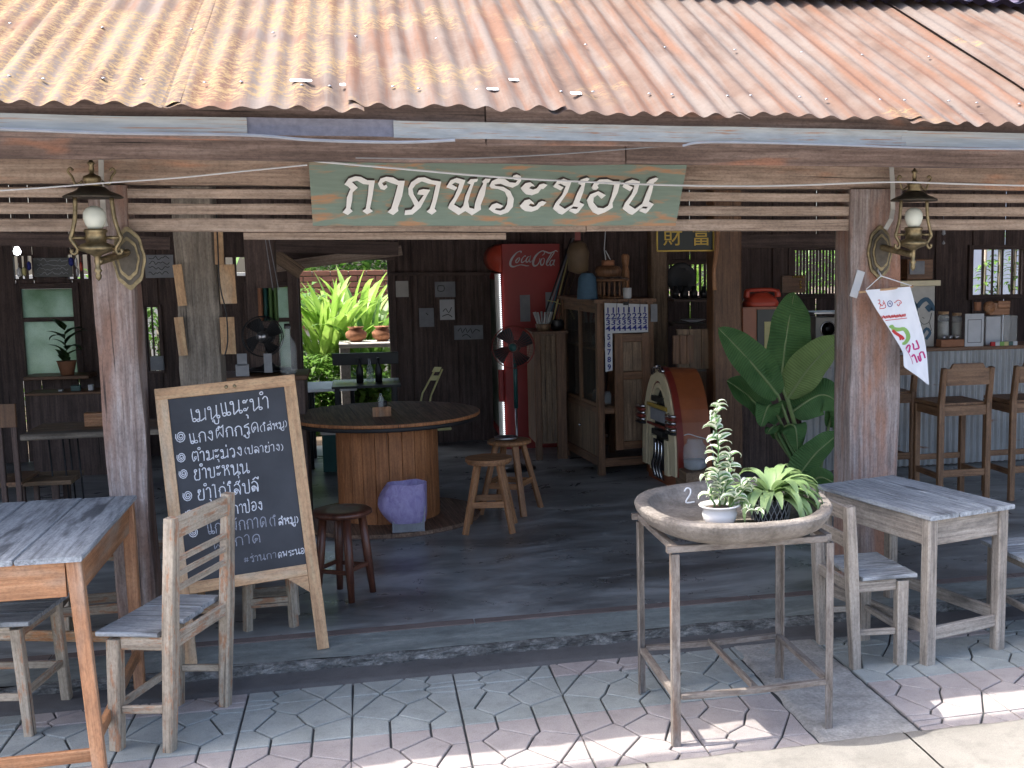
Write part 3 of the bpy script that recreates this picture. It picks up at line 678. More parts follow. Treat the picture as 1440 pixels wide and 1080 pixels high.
# ================================================================== FRONT OF HOUSE
# ---- painted sign with raised white letters
sg = thing('shop_sign', 'long green and orange painted board with raised white lettering above the entrance', 'sign', on_y(700, 318, 5.5))
SY = 5.50
def spt(px, py, dy=0.0): return on_y(px, py, SY + dy)
c4 = [spt(440, 317.5), spt(950, 317.5), spt(966, 232), spt(434, 228)]
mb = MB(); mb.prism([(p.x, p.z) for p in c4], ((0, SY, 0), (1, 0, 0), (0, 0, 1)), -.03, 0.0, long=0); part('board', mb, M['sign'], sg)
LET = {  # outlines in enlarged image units: left half and right half
 'L': [
 [(290,212),(322,168),(372,150),(415,155),(462,180),(518,182),(500,300),(482,392),(503,412),(460,435),(425,410),(450,392),(466,290),(472,212),(430,208),(385,182),(345,192),(390,235),(352,270),(348,330),(335,392),(352,412),(315,440),(276,420),(303,388),(308,310),(335,245),(318,226)],
 [(541,205),(560,168),(605,154),(655,160),(695,184),(742,184),(722,300),(690,385),(694,410),(655,440),(612,418),(640,392),(662,320),(690,215),(640,200),(600,184),(572,200),(585,222),(605,212),(612,232),(590,252),(560,245)],
 [(768,240),(790,195),(840,162),(890,158),(945,180),(1014,190),(990,300),(965,392),(980,412),(945,438),(905,415),(930,392),(950,330),(975,215),(920,205),(870,188),(825,210),(800,245),(808,285),(845,345),(885,290),(835,285),(848,255),(880,246),(932,252),(905,300),(860,385),(800,436),(740,440),(745,405),(790,400),(815,370),(790,320),(770,285)],
 [(1052,232),(1085,180),(1130,162),(1195,180),(1165,265),(1110,362),(1160,392),(1180,370),(1195,300),(1235,210),(1208,200),(1235,172),(1290,170),(1283,190),(1262,195),(1235,270),(1215,340),(1225,385),(1262,395),(1268,350),(1300,260),(1330,205),(1320,190),(1345,168),(1383,170),(1372,195),(1355,200),(1340,290),(1310,365),(1312,400),(1245,442),(1195,410),(1145,440),(1065,388),(1078,355),(1110,310),(1140,240),(1150,205),(1120,195),(1095,212),(1135,235),(1118,256)],
 ],
 'R': [
 [(-65,222),(-45,185),(0,165),(50,170),(85,195),(130,200),(148,180),(125,175),(105,165),(115,145),(140,137),(170,150),(172,185),(150,215),(110,235),(60,222),(20,205),(-30,212),(-20,222),(40,230),(90,260),(118,320),(110,380),(75,420),(20,440),(-30,425),(-70,395),(-45,362),(-10,350),(40,372),(20,390),(-15,388),(-25,400),(15,408),(50,395),(68,360),(72,310),(50,265),(0,245),(-50,240)],
 [(170,238),(205,202),(240,195),(262,210),(275,228),(250,222),(232,240),(262,250),(290,240),(310,212),(340,205),(370,215),(340,245),(322,245),(300,275),(255,292),(210,285),(185,262)],
 [(163,372),(200,330),(235,322),(262,345),(272,362),(245,352),(228,368),(258,380),(285,372),(305,345),(330,335),(362,345),(338,370),(322,372),(295,400),(250,416),(205,410),(180,395)],
 [(410,228),(440,190),(490,168),(548,190),(520,270),(455,365),(500,395),(560,360),(595,270),(625,215),(598,205),(620,175),(665,160),(685,170),(668,188),(652,195),(640,260),(608,345),(645,362),(600,420),(580,432),(530,410),(545,392),(590,395),(602,380),(565,375),(480,437),(455,430),(410,392),(430,350),(480,290),(505,225),(470,205),(448,212),(490,235),(470,255)],
 [(700,235),(720,200),(760,175),(820,172),(860,188),(915,190),(895,270),(855,350),(858,385),(800,420),(750,438),(710,420),(680,375),(665,330),(690,285),(750,262),(806,292),(775,318),(745,290),(715,310),(712,345),(745,385),(790,390),(825,370),(850,300),(870,215),(820,208),(760,205),(742,220),(752,235),(735,252),(712,250)],
 [(930,228),(955,192),(1005,175),(1062,190),(1040,270),(978,365),(1025,395),(1080,355),(1115,265),(1140,210),(1112,200),(1135,175),(1180,160),(1198,168),(1180,190),(1165,198),(1150,270),(1128,340),(1165,360),(1120,415),(1105,428),(1055,410),(1070,390),(1110,392),(1122,378),(1088,375),(1005,438),(980,430),(932,392),(950,350),(1000,285),(1022,220),(990,205),(968,212),(1010,235),(988,262)],
 ]}
WORD = []
for half, ox in (('L', 430), ('R', 700)):
    for pl in LET[half]: WORD.append([(ox + x / 5.333, 220 + y / 5.333) for x, y in pl])
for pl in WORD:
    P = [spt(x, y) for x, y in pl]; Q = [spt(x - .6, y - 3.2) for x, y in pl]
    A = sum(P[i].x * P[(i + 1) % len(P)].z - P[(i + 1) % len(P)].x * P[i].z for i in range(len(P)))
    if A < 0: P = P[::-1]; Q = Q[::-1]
    mb = MB(); mb.prism([(p.x, p.z) for p in Q], ((0, SY, 0), (1, 0, 0), (0, 0, 1)), .0005, .003); part('letter_drop_shade', mb, M['signdark'], sg)  # drop shade painted behind the letter: a dark copy shifted upward
    mb = MB(); mb.prism([(p.x, p.z) for p in P], ((0, SY, 0), (1, 0, 0), (0, 0, 1)), .0035, .016); part('letter', mb, M['signwhite'], sg)
# ---- wall lanterns on the posts
def lantern(name, cx, cy, mirror, label):
    """cx, cy: centre of the bulb in the photograph; the lantern hangs in front of the post"""
    Yl = 5.36; c = on_y(cx, cy, Yl); k = c.y / F_PX * 1.02       # metres per pixel there
    t = thing(name, label, 'wall lamp', (c.x, Yl, c.z - 60 * k), 'brass lanterns on the front posts')
    Z_ = lambda d: c.z - d * k
    mb = MB(); mb.lathe([(.5*k, Z_(-72)), (3*k, Z_(-68)), (5*k, Z_(-66)), (2.5*k, Z_(-63)), (3.5*k, Z_(-58)), (2.5*k, Z_(-54)), (5*k, Z_(-52)), (10*k, Z_(-50)), (11*k, Z_(-46)), (9*k, Z_(-42)), (12*k, Z_(-38))], (c.x, Yl, 0), 20); part('finial', mb, M['brass'], t)
    mb = MB(); mb.lathe([(14*k, Z_(-37)), (20*k, Z_(-32)), (30*k, Z_(-28)), (35*k, Z_(-25)), (34*k, Z_(-23)), (20*k, Z_(-26)), (.002, Z_(-28))], (c.x, Yl, 0), 28); part('hood', mb, M['brassdark'], t)
    for sx in (-1, 1):
        pts = [(sx*11*k, Z_(-44)), (sx*19*k, Z_(-40)), (sx*23*k, Z_(-50)), (sx*27*k, Z_(-56)), (sx*24*k, Z_(-60)), (sx*21*k, Z_(-57))]
        mb = MB(); mb.tube(smoothline([(c.x + a, Yl, b) for a, b in pts], 4), 1.6*k, 7); part('scroll', mb, M['brass'], t)
        pts = [(sx*21*k, Z_(-24)), (sx*22.5*k, Z_(0)), (sx*27*k, Z_(20)), (sx*29*k, Z_(27)), (sx*25*k, Z_(34)), (sx*22*k, Z_(40)), (sx*25*k, Z_(46)), (sx*29*k, Z_(44)), (sx*28.5*k, Z_(40))]
        mb = MB(); mb.tube(smoothline([(c.x + a, Yl, b) for a, b in pts], 4), [2.6*k] * 20 + [2.2*k] * 13, 8); part('side_arm', mb, M['brass'], t)
        mb = MB(); mb.tube([(c.x + sx*12*k, Yl, Z_(26)), (c.x + sx*27*k, Yl, Z_(26))], 2.2*k, 7); part('cross_pin', mb, M['brass'], t)
    mb = MB(); mb.lathe([(8*k, Z_(15)), (11*k, Z_(10)), (13.5*k, Z_(2)), (13*k, Z_(-5)), (10*k, Z_(-10)), (5*k, Z_(-13)), (.0005, Z_(-14))], (c.x, Yl, 0), 20); part('bulb', mb, M['bulb'], t)
    mb = MB(); mb.lathe([(.5*k, Z_(80)), (3*k, Z_(77)), (4*k, Z_(73)), (2.5*k, Z_(70)), (5*k, Z_(67)), (3*k, Z_(64)), (3.5*k, Z_(50)), (7*k, Z_(47)), (20*k, Z_(42)), (22*k, Z_(38)), (18*k, Z_(34)), (12*k, Z_(32)), (12*k, Z_(20)), (14*k, Z_(18)), (13*k, Z_(15)), (8*k, Z_(15))], (c.x, Yl, 0), 24); part('burner', mb, M['brass'], t)
    # scalloped back plate, on the post, and the arm that carries the lamp
    dx = mirror * 26 * k; yb = 5.545; oc = Vector((c.x + dx, yb, Z_(52)))
    for sc_, th, mt in ((1.0, .012, 'brass'), (.84, .022, 'brassdark'), (.68, .030, 'brass'), (.55, .036, 'brassdark')):
        pl = []
        for i in range(48):
            a = 2 * math.pi * i / 48; r = (1 + .035 * math.cos(8 * a) + .06 * abs(math.sin(a)) ** 8); pl.append((20*k * math.cos(a) * r * sc_, 38*k * math.sin(a) * r * sc_))
        mb = MB(); mb.prism(pl, (oc + Vector((0, .026, 0)), (1, 0, 0), (0, 0, 1)), 0, th); part('back_plate', mb, M[mt], t)
    mb = MB(); mb.tube(smoothline([(oc.x, yb, oc.z + 8*k), (oc.x * .5 + c.x * .5, (yb + Yl) / 2, oc.z + 2*k), (c.x, Yl, Z_(56))], 5), 5*k, 10); part('bracket', mb, M['brass'], t)
    return t
lantern('wall_lantern', 133, 305, 1, 'aged brass lantern with milky bulb on the reddish left post')
lantern('wall_lantern', 1285, 305, -1, 'aged brass lantern with milky bulb on the right post above the pennant')
# white conduit strips running up to the lamps, and torn tape on the right post
for pts, w_ in (([(143, 218), (144, 262), (146, 285), (148, 312), (150, 318)], 6), ([(1252, 232), (1253, 262), (1253, 295), (1251, 308), (1243, 322)], 7)):
    mb = MB(); Q = [on_y(x, y, 5.555 if y > 300 else 5.585) + Vector((0, -.012 if y < 262 else -.02, 0)) for x, y in pts]
    for a, b in zip(Q, Q[1:]): mb.beam(a, b + (b - a).normalized() * .002, w_ / 1650 * 5.8, .006, up=(0, 1, 0), c=.001)
    solo('conduit_strip', mb, M['offwhite'], 'white cable strip running down to the %s lantern' % ('left' if pts[0][0] < 700 else 'right'), 'cable strip', Q[0])
mb = MB(); a = on_y(1211, 381, 5.565); b = on_y(1200, 418, 5.565); mb.beam(a, b, .042, .003, up=(0, 1, 0), c=.0, n=8, jit=.004)
solo('torn_label', mb, M['paper'], 'torn strip of white tape on the right post beside the pennant', 'tape', a)
# ---- strings and wires across the front
def wire(pts, r, mat, label, sm=6, Yy=5.3):
    Q = smoothline([on_y(x, y, Yy if len(q) == 0 else q[0]) for x, y, *q in pts], sm); mb = MB(); mb.tube(Q, r, 5)
    return solo('wire', mb, mat, label, 'wire', Q[0])
wire([(200, 183), (250, 190), (330, 208), (432, 225), (560, 237), (700, 249), (830, 256), (970, 261), (1100, 261), (1250, 256), (1330, 258), (1440, 261), (1520, 262)], .0042, M['white'], 'white cord crossing in front of the painted sign and lettering', Yy=5.25)
wire([(-60, 273), (0, 268), (60, 264), (150, 257), (250, 250), (340, 241), (432, 232)], .0032, M['white'], 'thin white cord from the left edge to the sign corner', Yy=5.28)
wire([(-80, 180), (0, 181), (150, 187), (348, 190), (440, 197), (560, 200), (640, 197)], .0055, M['paperdim'], 'pale cable running just under the left metal fascia', Yy=4.385)
wire([(500, 222), (640, 223), (780, 217), (900, 208), (985, 202), (1080, 200)], .0028, M['paperdim'], 'thin grey line hanging above the middle of the sign', Yy=4.9)
wire([(960, 205), (1000, 200), (1150, 203), (1300, 208), (1460, 210)], .0045, M['paperdim'], 'pale cable running under the right metal fascia', Yy=4.385)
# ---- pennant
pn = thing('pennant', 'white triangular cloth pennant with red and magenta print on the right post', 'pennant', on_y(1258, 540, 5.44))
pc = [(1217, 408), (1280, 403), (1290, 437), (1299, 470), (1304, 500), (1306, 541), (1300, 536), (1272, 517), (1269, 494), (1250, 462), (1232, 435)]
PY = 5.44
def pfold(x, y): return PY + .012 * math.sin((x * .9 + y * .35) * .16) + .01 * math.sin(y * .07)
L_ = [(1217, 408), (1232, 435), (1250, 462), (1266, 488), (1270, 497), (1271, 516), (1290, 529), (1305, 541)]
R_ = [(1280, 403), (1286, 425), (1293, 450), (1299, 472), (1302, 488), (1304, 505), (1305, 522), (1306.5, 541)]
def pp(u, v, dy=0):
    q = v * 7; i = min(6, int(q)); t = q - i
    lx = L_[i][0] * (1 - t) + L_[i + 1][0] * t; ly = L_[i][1] * (1 - t) + L_[i + 1][1] * t; rx = R_[i][0] * (1 - t) + R_[i + 1][0] * t; ry = R_[i][1] * (1 - t) + R_[i + 1][1] * t
    x = lx + (rx - lx) * u; y = ly + (ry - ly) * u; return on_y(x, y, pfold(x, y) + dy)
mb = MB(); mb.grid(lambda u, v: pp(u, v), 16, 40); mb.grid(lambda u, v: pp(1 - u, v, .002), 16, 40); part('cloth', mb, M['banner'], pn)
mb = MB(); mb.tube([on_y(1208, 411, PY + .002), on_y(1284, 402.5, PY + .002)], .006, 8); part('rod', mb, WD['pine'], pn)
mb = MB(); mb.tube([on_y(1218, 407, PY), on_y(1239, 388, PY - .01), on_y(1282, 402, PY)], .0028, 6); mb.tube([on_y(1239, 388, PY - .01), on_y(1233, 377, 5.57)], .004, 6); part('string', mb, M['white'], pn)
mb = MB(); mb.lathe([(.011, 0), (.011, .02), (.006, .024)], on_y(1233, 378, 5.572), 10, ax=(0, -1, 0)); part('nail', mb, M['white'], pn)
def stroke(mb, pts, wd, proj, dy, closed=False, sm=3, aspect=None):
    """a flat painted stroke: image points projected on the thing it is painted on"""
    P = smoothline([Vector((x, y, 0)) for x, y in pts], sm) if sm > 1 else [Vector((x, y, 0)) for x, y in pts]
    ws = wd if isinstance(wd, (list, tuple)) else None; n = len(P); vv = []
    for i, p in enumerate(P):
        d = P[min(i + 1, n - 1)] - P[max(i - 1, 0)]
        if d.length < 1e-6: d = Vector((1, 0, 0))
        d.normalize(); nn = Vector((-d.y, d.x, 0))
        if ws: q = i / (n - 1) * (len(ws) - 1); a = int(min(q, len(ws) - 2)); w_ = ws[a] + (ws[a + 1] - ws[a]) * (q - a)
        else: w_ = wd
        vv += [proj(p.x + nn.x * w_ / 2, p.y + nn.y * w_ / 2, dy), proj(p.x - nn.x * w_ / 2, p.y - nn.y * w_ / 2, dy)]
    mb.add(vv, [(2 * i, 2 * i + 2, 2 * i + 3, 2 * i + 1) for i in range(n - 1)])
def pproj(x, y, dy): return on_y(x, y, pfold(x, y) - dy)
k = lambda x, y: (1190 + x / 6.35, 380 + y / 6.35)
mb = MB()
for pts in ([(282,270),(298,265),(300,290),(288,300),(305,305),(300,335)], [(308,300),(318,320),(335,295),(325,290)], [(330,270),(345,300),(352,330),(335,340)], [(440,285),(460,268),(485,275),(492,295),(470,290)], [(455,300),(465,320),(480,300)], [(295,345),(340,340)], [(428,288),(440,292)]): stroke(mb, [k(*p) for p in pts], 1.0, pproj, .0015)
x0 = 318
for j in range(9):
    a = x0 + j * 24; b = 415 - j * 2 + (4 if j % 2 else 0); stroke(mb, [k(a, b - 8), k(a + 4, b + 12), k(a + 10, b + 12), k(a + 12, b - 8), k(a + 18, b - 6), k(a + 20, b + 14)], 1.0, pproj, .0015, sm=2)
stroke(mb, [k(350, 449), k(450, 438), k(543, 427)], .9, pproj, .0016)
for pts, w_ in (([(415,535),(440,560),(470,580),(500,600),(510,620)], 4.2), ([(455,560),(480,600),(485,625)], 2.4)): stroke(mb, [k(*p) for p in pts], w_, pproj, .0022)
part('red_print', mb, M['redink'], pn)
mb = MB(); stroke(mb, [k(390, 272), k(372, 285), k(372, 312), k(390, 326), k(408, 315), k(410, 288), k(392, 272)], 1.0, pproj, .0015); stroke(mb, [k(382, 305), k(390, 290), k(400, 308)], .9, pproj, .0015); part('blue_print', mb, M['ink'], pn)
mb = MB(); stroke(mb, [k(385,510),k(410,500),(1256.5,462.5),k(470,530),k(515,525),k(548,565),k(552,610),k(525,650),k(500,655)], [3, 5, 6, 5, 6, 6, 5, 3], pproj, .0014); part('green_print', mb, M['greenink'], pn)
mb = MB()
for pts in ([(535,700),(552,672),(570,675),(560,735)], [(588,655),(600,665),(605,705),(635,700),(650,690),(625,625)], [(585,775),(600,755),(612,765),(635,825)], [(640,765),(655,810),(668,800),(655,745),(685,730),(705,785)], [(530,700),(560,745),(585,800),(595,840)]):
    stroke(mb, [k(*p) for p in pts], 2.3 if pts[0] != (530, 700) else .7, pproj, .0016, sm=2)
part('magenta_print', mb, M['magenta'], pn)
# ---- menu easel -------------------------------------------------------------
TLp, TRp = (217, 548), (414, 527)
FR = on_z(463, 911, FL); FLt = on_z(273, 943, .0)           # feet of the front legs
n_tilt = None
# board plane through the right foot and the two top corners
TR3 = on_y(414, 527, FR.y + .36); 
# left top corner: the board is a rectangle, its top edge square to the right edge
best = None
for i in range(200):
    yy = TR3.y - .35 + i * .004; c_ = on_y(217, 548, yy); e1 = (FR - TR3).normalized(); e2 = (c_ - TR3).normalized(); v_ = abs(e1.dot(e2))
    if best is None or v_ < best[0]: best = (v_, c_)
TL3 = best[1]; EN = (TL3 - TR3).cross(FR - TR3).normalized()
if EN.y > 0: EN = -EN
def eproj(x, y, dy): return on_plane(x, y, TR3 + EN * dy, EN)
es = thing('menu_easel', 'pine framed blackboard easel with a chalked menu behind the worn chair', 'menu board', ((FR.x + TL3.x) / 2, FR.y + .1, FL))
RA = (TR3 - TL3).normalized(); DA = (FR - TR3).normalized()
Wd = (TR3 - TL3).length; Ht = (FR - TR3).length
def ep(u, v, w_=0): return TL3 + RA * u + DA * v + EN * w_
rail = on_plane(440, 800, TR3, EN); vb = (rail - TR3).dot(DA)
mb = MB(); mb.prism([(.03, .03), (Wd - .03, .03), (Wd - .03, vb + .01), (.03, vb + .01)], (TL3, RA, DA), -.004, .004)
part('blackboard', mb, M['slate'], es)
t_ = .052
for nm, a, b in (('leg', ep(t_ / 2, 0), ep(t_ / 2, Ht)), ('leg', ep(Wd - t_ / 2, 0), ep(Wd - t_ / 2, Ht))):
    mb = MB(); mb.beam(a, b, t_, .026, up=EN, c=.002, n=6, jit=.001); part(nm, mb, WD['pine'], es)
for v in (t_ / 2, vb):
    mb = MB(); mb.beam(ep(t_ + .001 if v > .1 else .002, v, .001), ep(Wd - t_ - .001 if v > .1 else Wd - .002, v, .001), t_, .027 if v > .1 else .029, up=EN, c=.002, n=6, jit=.001); part('rail', mb, WD['pine'], es)
mb = MB(); mb.prism([(Wd - t_ - .001, vb + t_ / 2), (Wd - t_ - .09, vb + t_ / 2), (Wd - t_ - .001, vb + t_ / 2 + .075)], (TL3, RA, DA), -.010, .010); part('gusset', mb, WD['pine'], es)
mb = MB()
for u in (.5, .56): mb.lathe([(.008, 0), (.008, .006), (.004, .008)], ep(Wd * u, t_ / 2, .012), 10, ax=EN)
part('screw', mb, M['brass'], es)
for u in (.06, Wd - .06):
    mb = MB(); top = ep(u, .06, -.03); foot = Vector((top.x + (.02 if u < .2 else -.02), top.y + .50, FL)); mb.beam(top, foot, .035, .022, up=EN, c=.002); part('rear_leg', mb, WD['pine'], es)
# chalk writing: a small stroke alphabet drawn by hand
def C_(cx, cy, r, a0=0, a1=360, n=9): return [(cx + r * math.cos(R(a0 + (a1 - a0) * i / n)), cy + r * math.sin(R(a0 + (a1 - a0) * i / n))) for i in range(n + 1)]
GL = {
 'e': (.32, [C_(.24, .12, .12, 200, -160) + [(.10, .3), (.06, 1.0)]]),
 'E': (.62, [C_(.24, .12, .12, 200, -160) + [(.10, .3), (.06, 1.0)], C_(.54, .12, .12, 200, -160) + [(.40, .3), (.36, 1.0)]]),
 'm': (.72, [C_(.12, .86, .10, 0, 340) + [(.24, .7), (.22, .2)] + C_(.12, .10, .10, 30, 350) + [(.3, .02), (.6, .22), (.62, .4), (.64, .98)], [(.64, .98), (.62, 0)]]),
 'n': (.78, [C_(.12, .86, .10, 0, 340) + [(.24, .7), (.22, .05), (.30, .03), (.60, .32)], [(.62, 1.0), (.60, .16)] + C_(.70, .10, .10, 160, -160)]),
 'k': (.66, [[(.12, 0), (.14, .45), (.05, .62), (.16, .68), (.10, .80), (.30, .98), (.50, .9), (.58, .7), (.58, 0)]]),
 'ng': (.58, [C_(.32, .85, .11, -60, 300) + [(.46, .8), (.44, .3), (.38, .02), (.08, .45)]]),
 'ph': (.76, [C_(.22, .84, .10, 200, -140) + [(.10, .8), (.12, .05), (.36, .55), (.60, .05), (.66, 1.0)]]),
 'r': (.5, [C_(.38, .10, .09, 80, 420) + [(.44, .5), (.36, .68), (.12, .70), (.14, .84), (.48, .98)]]),
 'd': (.68, [C_(.34, .42, .10, 0, 330) + [(.26, .2), (.18, .0), (.08, .4), (.14, .8), (.34, .98), (.54, .85), (.58, .5), (.58, 0)]]),
 't': (.68, [C_(.34, .36, .10, 0, 330) + [(.22, .1), (.14, .05), (.06, .5), (.12, .85), (.22, .98), (.32, .86), (.42, .98), (.56, .8), (.58, 0)]]),
 'a': (.46, [[(.02, .8), (.16, .98), (.32, .9), (.36, .6), (.34, 0)]]),
 'A': (.5, [C_(-.02, 1.28, .11, 0, 350), [(.02, .8), (.16, .98), (.32, .9), (.36, .6), (.34, 0)]]),
 'h': (.44, [C_(.12, .84, .09, 0, 340) + [(.20, .72), (.36, .98)], C_(.12, .22, .09, 0, 340) + [(.20, .1), (.36, .38)]]),
 'i': (.46, [C_(.26, 1.20, .10, 0, 350) + [(.12, 1.12), (.08, .95), (.24, .9), (.22, 0)]]),
 'I': (.40, [[(.0, 1.2), (.10, 1.32), (.20, 1.14), (.22, 1.3), (.22, 0)]]),
 's': (.66, [C_(.24, .30, .10, 0, 330) + [(.12, .05), (.08, .45), (.26, .55), (.46, .35), (.56, .0)], [(.56, .0), (.58, .6), (.46, .9), (.26, .98), (.08, .82)], [(.42, .95), (.60, 1.18)]]),
 'l': (.64, [C_(.22, .28, .10, 0, 330) + [(.12, .05), (.06, .45), (.24, .55), (.44, .35), (.52, .0)], [(.54, .0), (.56, .6), (.42, .9), (.22, .98), (.06, .82)]]),
 'H': (.72, [C_(.12, .86, .10, 0, 340) + [(.22, .7), (.20, 0)], [(.20, .42), (.46, .70)] + C_(.52, .84, .10, 240, -100) + [(.48, .62), (.60, .3), (.62, 0)]]),
 'w': (.54, [[(.04, .80), (.20, .98), (.40, .85), (.44, .5)] + C_(.34, .10, .10, 20, 340)]),
 'p': (.68, [C_(.12, .86, .10, 0, 340) + [(.22, .7), (.20, .05), (.34, .0), (.56, .08), (.58, 1.30)]]),
 'b': (.68, [C_(.12, .86, .10, 0, 340) + [(.22, .7), (.20, .05), (.34, .0), (.56, .08), (.58, 1.0)]]),
 'y': (.68, [C_(.22, .84, .10, 200, -140) + [(.10, .75), (.22, .55), (.10, .40), (.14, .04), (.34, .0), (.56, .08), (.58, 1.0)]]),
 'o': (.62, [C_(.24, .46, .10, 0, 340) + [(.12, .3), (.12, .06), (.34, .0), (.52, .2), (.54, .7), (.40, .95), (.20, .95), (.06, .80)]]),
 'P': (.78, [C_(.12, .86, .10, 0, 340) + [(.22, .7), (.20, .05), (.40, .55), (.60, .05), (.66, 1.0)]]),
 '(': (.30, [[(.26, 1.0), (.10, .7), (.10, .3), (.26, 0)]]), ')': (.30, [[(.04, 1.0), (.20, .7), (.20, .3), (.04, 0)]]),
 '#': (.62, [[(.2, .9), (.16, .1)], [(.44, .9), (.40, .1)], [(.04, .65), (.56, .65)], [(.04, .3), (.56, .3)]]),
 "'": (0, [[(-.24, 1.16), (-.24, 1.38)]]), 'v': (0, [C_(-.46, 1.14, .07, 0, 330) + [(-.30, 1.06), (-.10, 1.28)]]),
 'u': (0, [[(-.34, -.12), (-.22, -.18), (-.22, -.42)]]), 'U': (0, [C_(-.5, -.14, .07, 0, 330) + [(-.42, -.35), (-.2, -.38), (-.16, -.08)]]),
 'Q': (0, [C_(-.5, 1.14, .02, 0, 330) + [(-.5, 1.1), (-.3, 1.30), (-.08, 1.12), (-.08, 1.34)]]), '^': (0, [[(-.5, 1.12), (-.36, 1.26), (-.2, 1.18), (-.14, 1.38)]]), ' ': (.3, []),
}
def chalk(words, x, y, x1, y1, h, mat, w_=1.25, lean=-.10):
    toks = words.split(); tot = sum(GL[k_][0] + (.06 if GL[k_][0] else 0) for k_ in toks)
    dx = (x1 - x) / tot; dy = (y1 - y) / tot; u = 0; mb = MB()
    for k_ in toks:
        wg, st = GL[k_]; jx = random.uniform(-.02, .02); jy = random.uniform(-.05, .05); js = random.uniform(.93, 1.07)
        for s_ in st:
            pts = [(x + (u + gx * .98 + jx) * dx + gy * lean * h * -1 * 0 + gy * h * .10 * -1, y + (u + gx) * dy - (gy * js + jy) * h) for gx, gy in s_]
            stroke(mb, pts, w_ * random.uniform(.85, 1.2), eproj, .0047, sm=2)
        u += wg + (.06 if wg else 0)
    part('chalk_line', mb, mat, es)
chalk('e m n U E n h u n A', 269, 594, 382, 574, 18, M['chalk'], 1.45)
chalk('E k ng ph v k k r U d', 267, 625, 366, 607, 15, M['chalk'], 1.3)
chalk('( i s \' H m U )', 366, 608, 405, 600, 9.5, M['chalk'], .9)
chalk('t A m h u m \' w ng', 270, 650, 343, 640, 13.5, M['chalk'], 1.3)
chalk('( p l a y \' a ng )', 344, 639, 400, 633, 9.5, M['chalk'], .9)
chalk('y A b h H n u n', 273, 675, 352, 664, 14.5, M['chalk'], 1.3)
chalk('y A u I k \' i s ^ p l Q', 278, 703, 366, 691, 15, M['chalk'], 1.35)
chalk('y A p l a k a p \' o ng', 284, 731, 371, 716, 13, M['chalk'], 1.25)
chalk('E k ng ph v k k a d', 292, 752, 377, 740, 14, M['chalkfaint'], 1.2)
chalk('( i', 379, 741, 391, 739, 12, M['chalkfaint'], 1.1); chalk('s \' H m U )', 392, 739, 421, 735, 10, M['chalk'], 1.2)
chalk('ph v k k a d', 300, 773, 369, 762, 13, M['chalkfaint'], 1.2)
chalk('# r \' a n k a', 343, 792, 390, 784, 8, M['chalkfaint'], .9); chalk('d P r h n o n', 391, 785, 437, 776, 8, M['chalk'], 1.0)
mb = MB()
for cx, cy, r in ((254, 614, 7.5), (255, 643, 6.5), (258, 666, 6.5), (264, 697, 7), (266, 722, 5.5), (272, 748, 7)):
    pts = [(cx + r * (.15 + .85 * i / 26) * math.cos(i * .62), cy + r * 1.15 * (.15 + .85 * i / 26) * math.sin(i * .62)) for i in range(27)]
    stroke(mb, pts, 1.2, eproj, .0047, sm=1); part('chalk_spiral', mb, M['chalk'], es); mb = MB()
# ---- school desks and chairs -------------------------------------------------
def quad_top(root, c4_, th, mat, nb=3, name='top_board', cover=.012):
    """boards laid side by side across the quad a-b (front) d-c (rear); each its own piece"""
    a, b, c_, d_ = [Vector(p) for p in c4_]
    for i in range(nb):
        g0 = i / nb; g1 = (i + 1) / nb; e = .0022
        p0 = a.lerp(b, g0); q0 = d_.lerp(c_, g0); p1 = a.lerp(b, g1); q1 = d_.lerp(c_, g1)
        m0 = p0.lerp(p1, .5); m1 = q0.lerp(q1, .5); wd = (p1 - p0).length - 2 * e
        mb = MB(); mb.beam(m0 - Vector((0, 0, th / 2)), m1 - Vector((0, 0, th / 2)), wd, th, c=.004, n=8, jit=.0022, w1=(q1 - q0).length - 2 * e); part(name, mb, mat, root)
# desk at left, its top from the photograph on the plane z = 0.66
DZ = .77
A_ = on_z(116, 782, DZ); B_ = on_z(193, 696, DZ); C__ = on_z(18, 710, DZ)
ey = (B_ - A_).normalized(); ex = Vector((ey.y, -ey.x, 0))
ey2 = ey; wdt = 0.66; D_ = A_ - ex * wdt; C2 = B_ - ex * wdt
dk = thing('school_desk', 'worn orange wooden desk with blue grey plank top at the left edge', 'desk', (A_.x - .3, A_.y + .2, 0))
quad_top(dk, [D_, A_, B_, C2], .02, WD['greytop'], 3)
def L3(a, b, t): return Vector(a).lerp(Vector(b), t)
ins = .035; fa = A_ - ex * ins + ey * ins; fb = B_ - ex * ins - ey * ins; fc = C2 + ex * ins - ey * ins; fd = D_ + ex * ins + ey * ins
apz = DZ - .02
for a, b in ((fa, fb), (fd, fa), (fb, fc), (fc, fd)):
    a = Vector((a.x, a.y, apz - .065)); b = Vector((b.x, b.y, apz - .065)); d_ = (b - a).normalized() * .03; mb = MB(); mb.beam(a + d_, b - d_, .022, .128, c=.003, n=6, jit=.0015); part('apron', mb, WD['varnish'], dk)
gA = on_z(143, 1098, 0); gB = on_z(197, 968, 0)
feet = [gA, gB, fc + Vector((-.03, .02, 0)), fd + (gA - fa)]
for i, (p, q) in enumerate(((fa, feet[0]), (fb, feet[1]), (fc, feet[2]), (fd, feet[3]))):
    mb = MB(); mb.beam((q.x, q.y, 0), (p.x, p.y, apz - .001), .042, .042, up=ex, c=.004, n=8, jit=.002, w1=.05, h1=.05); part('leg', mb, WD['varnish'], dk)
def at_h(p, q, h): p = Vector((p.x, p.y, apz)); q = Vector((q.x, q.y, 0)); return q.lerp(p, h / apz)
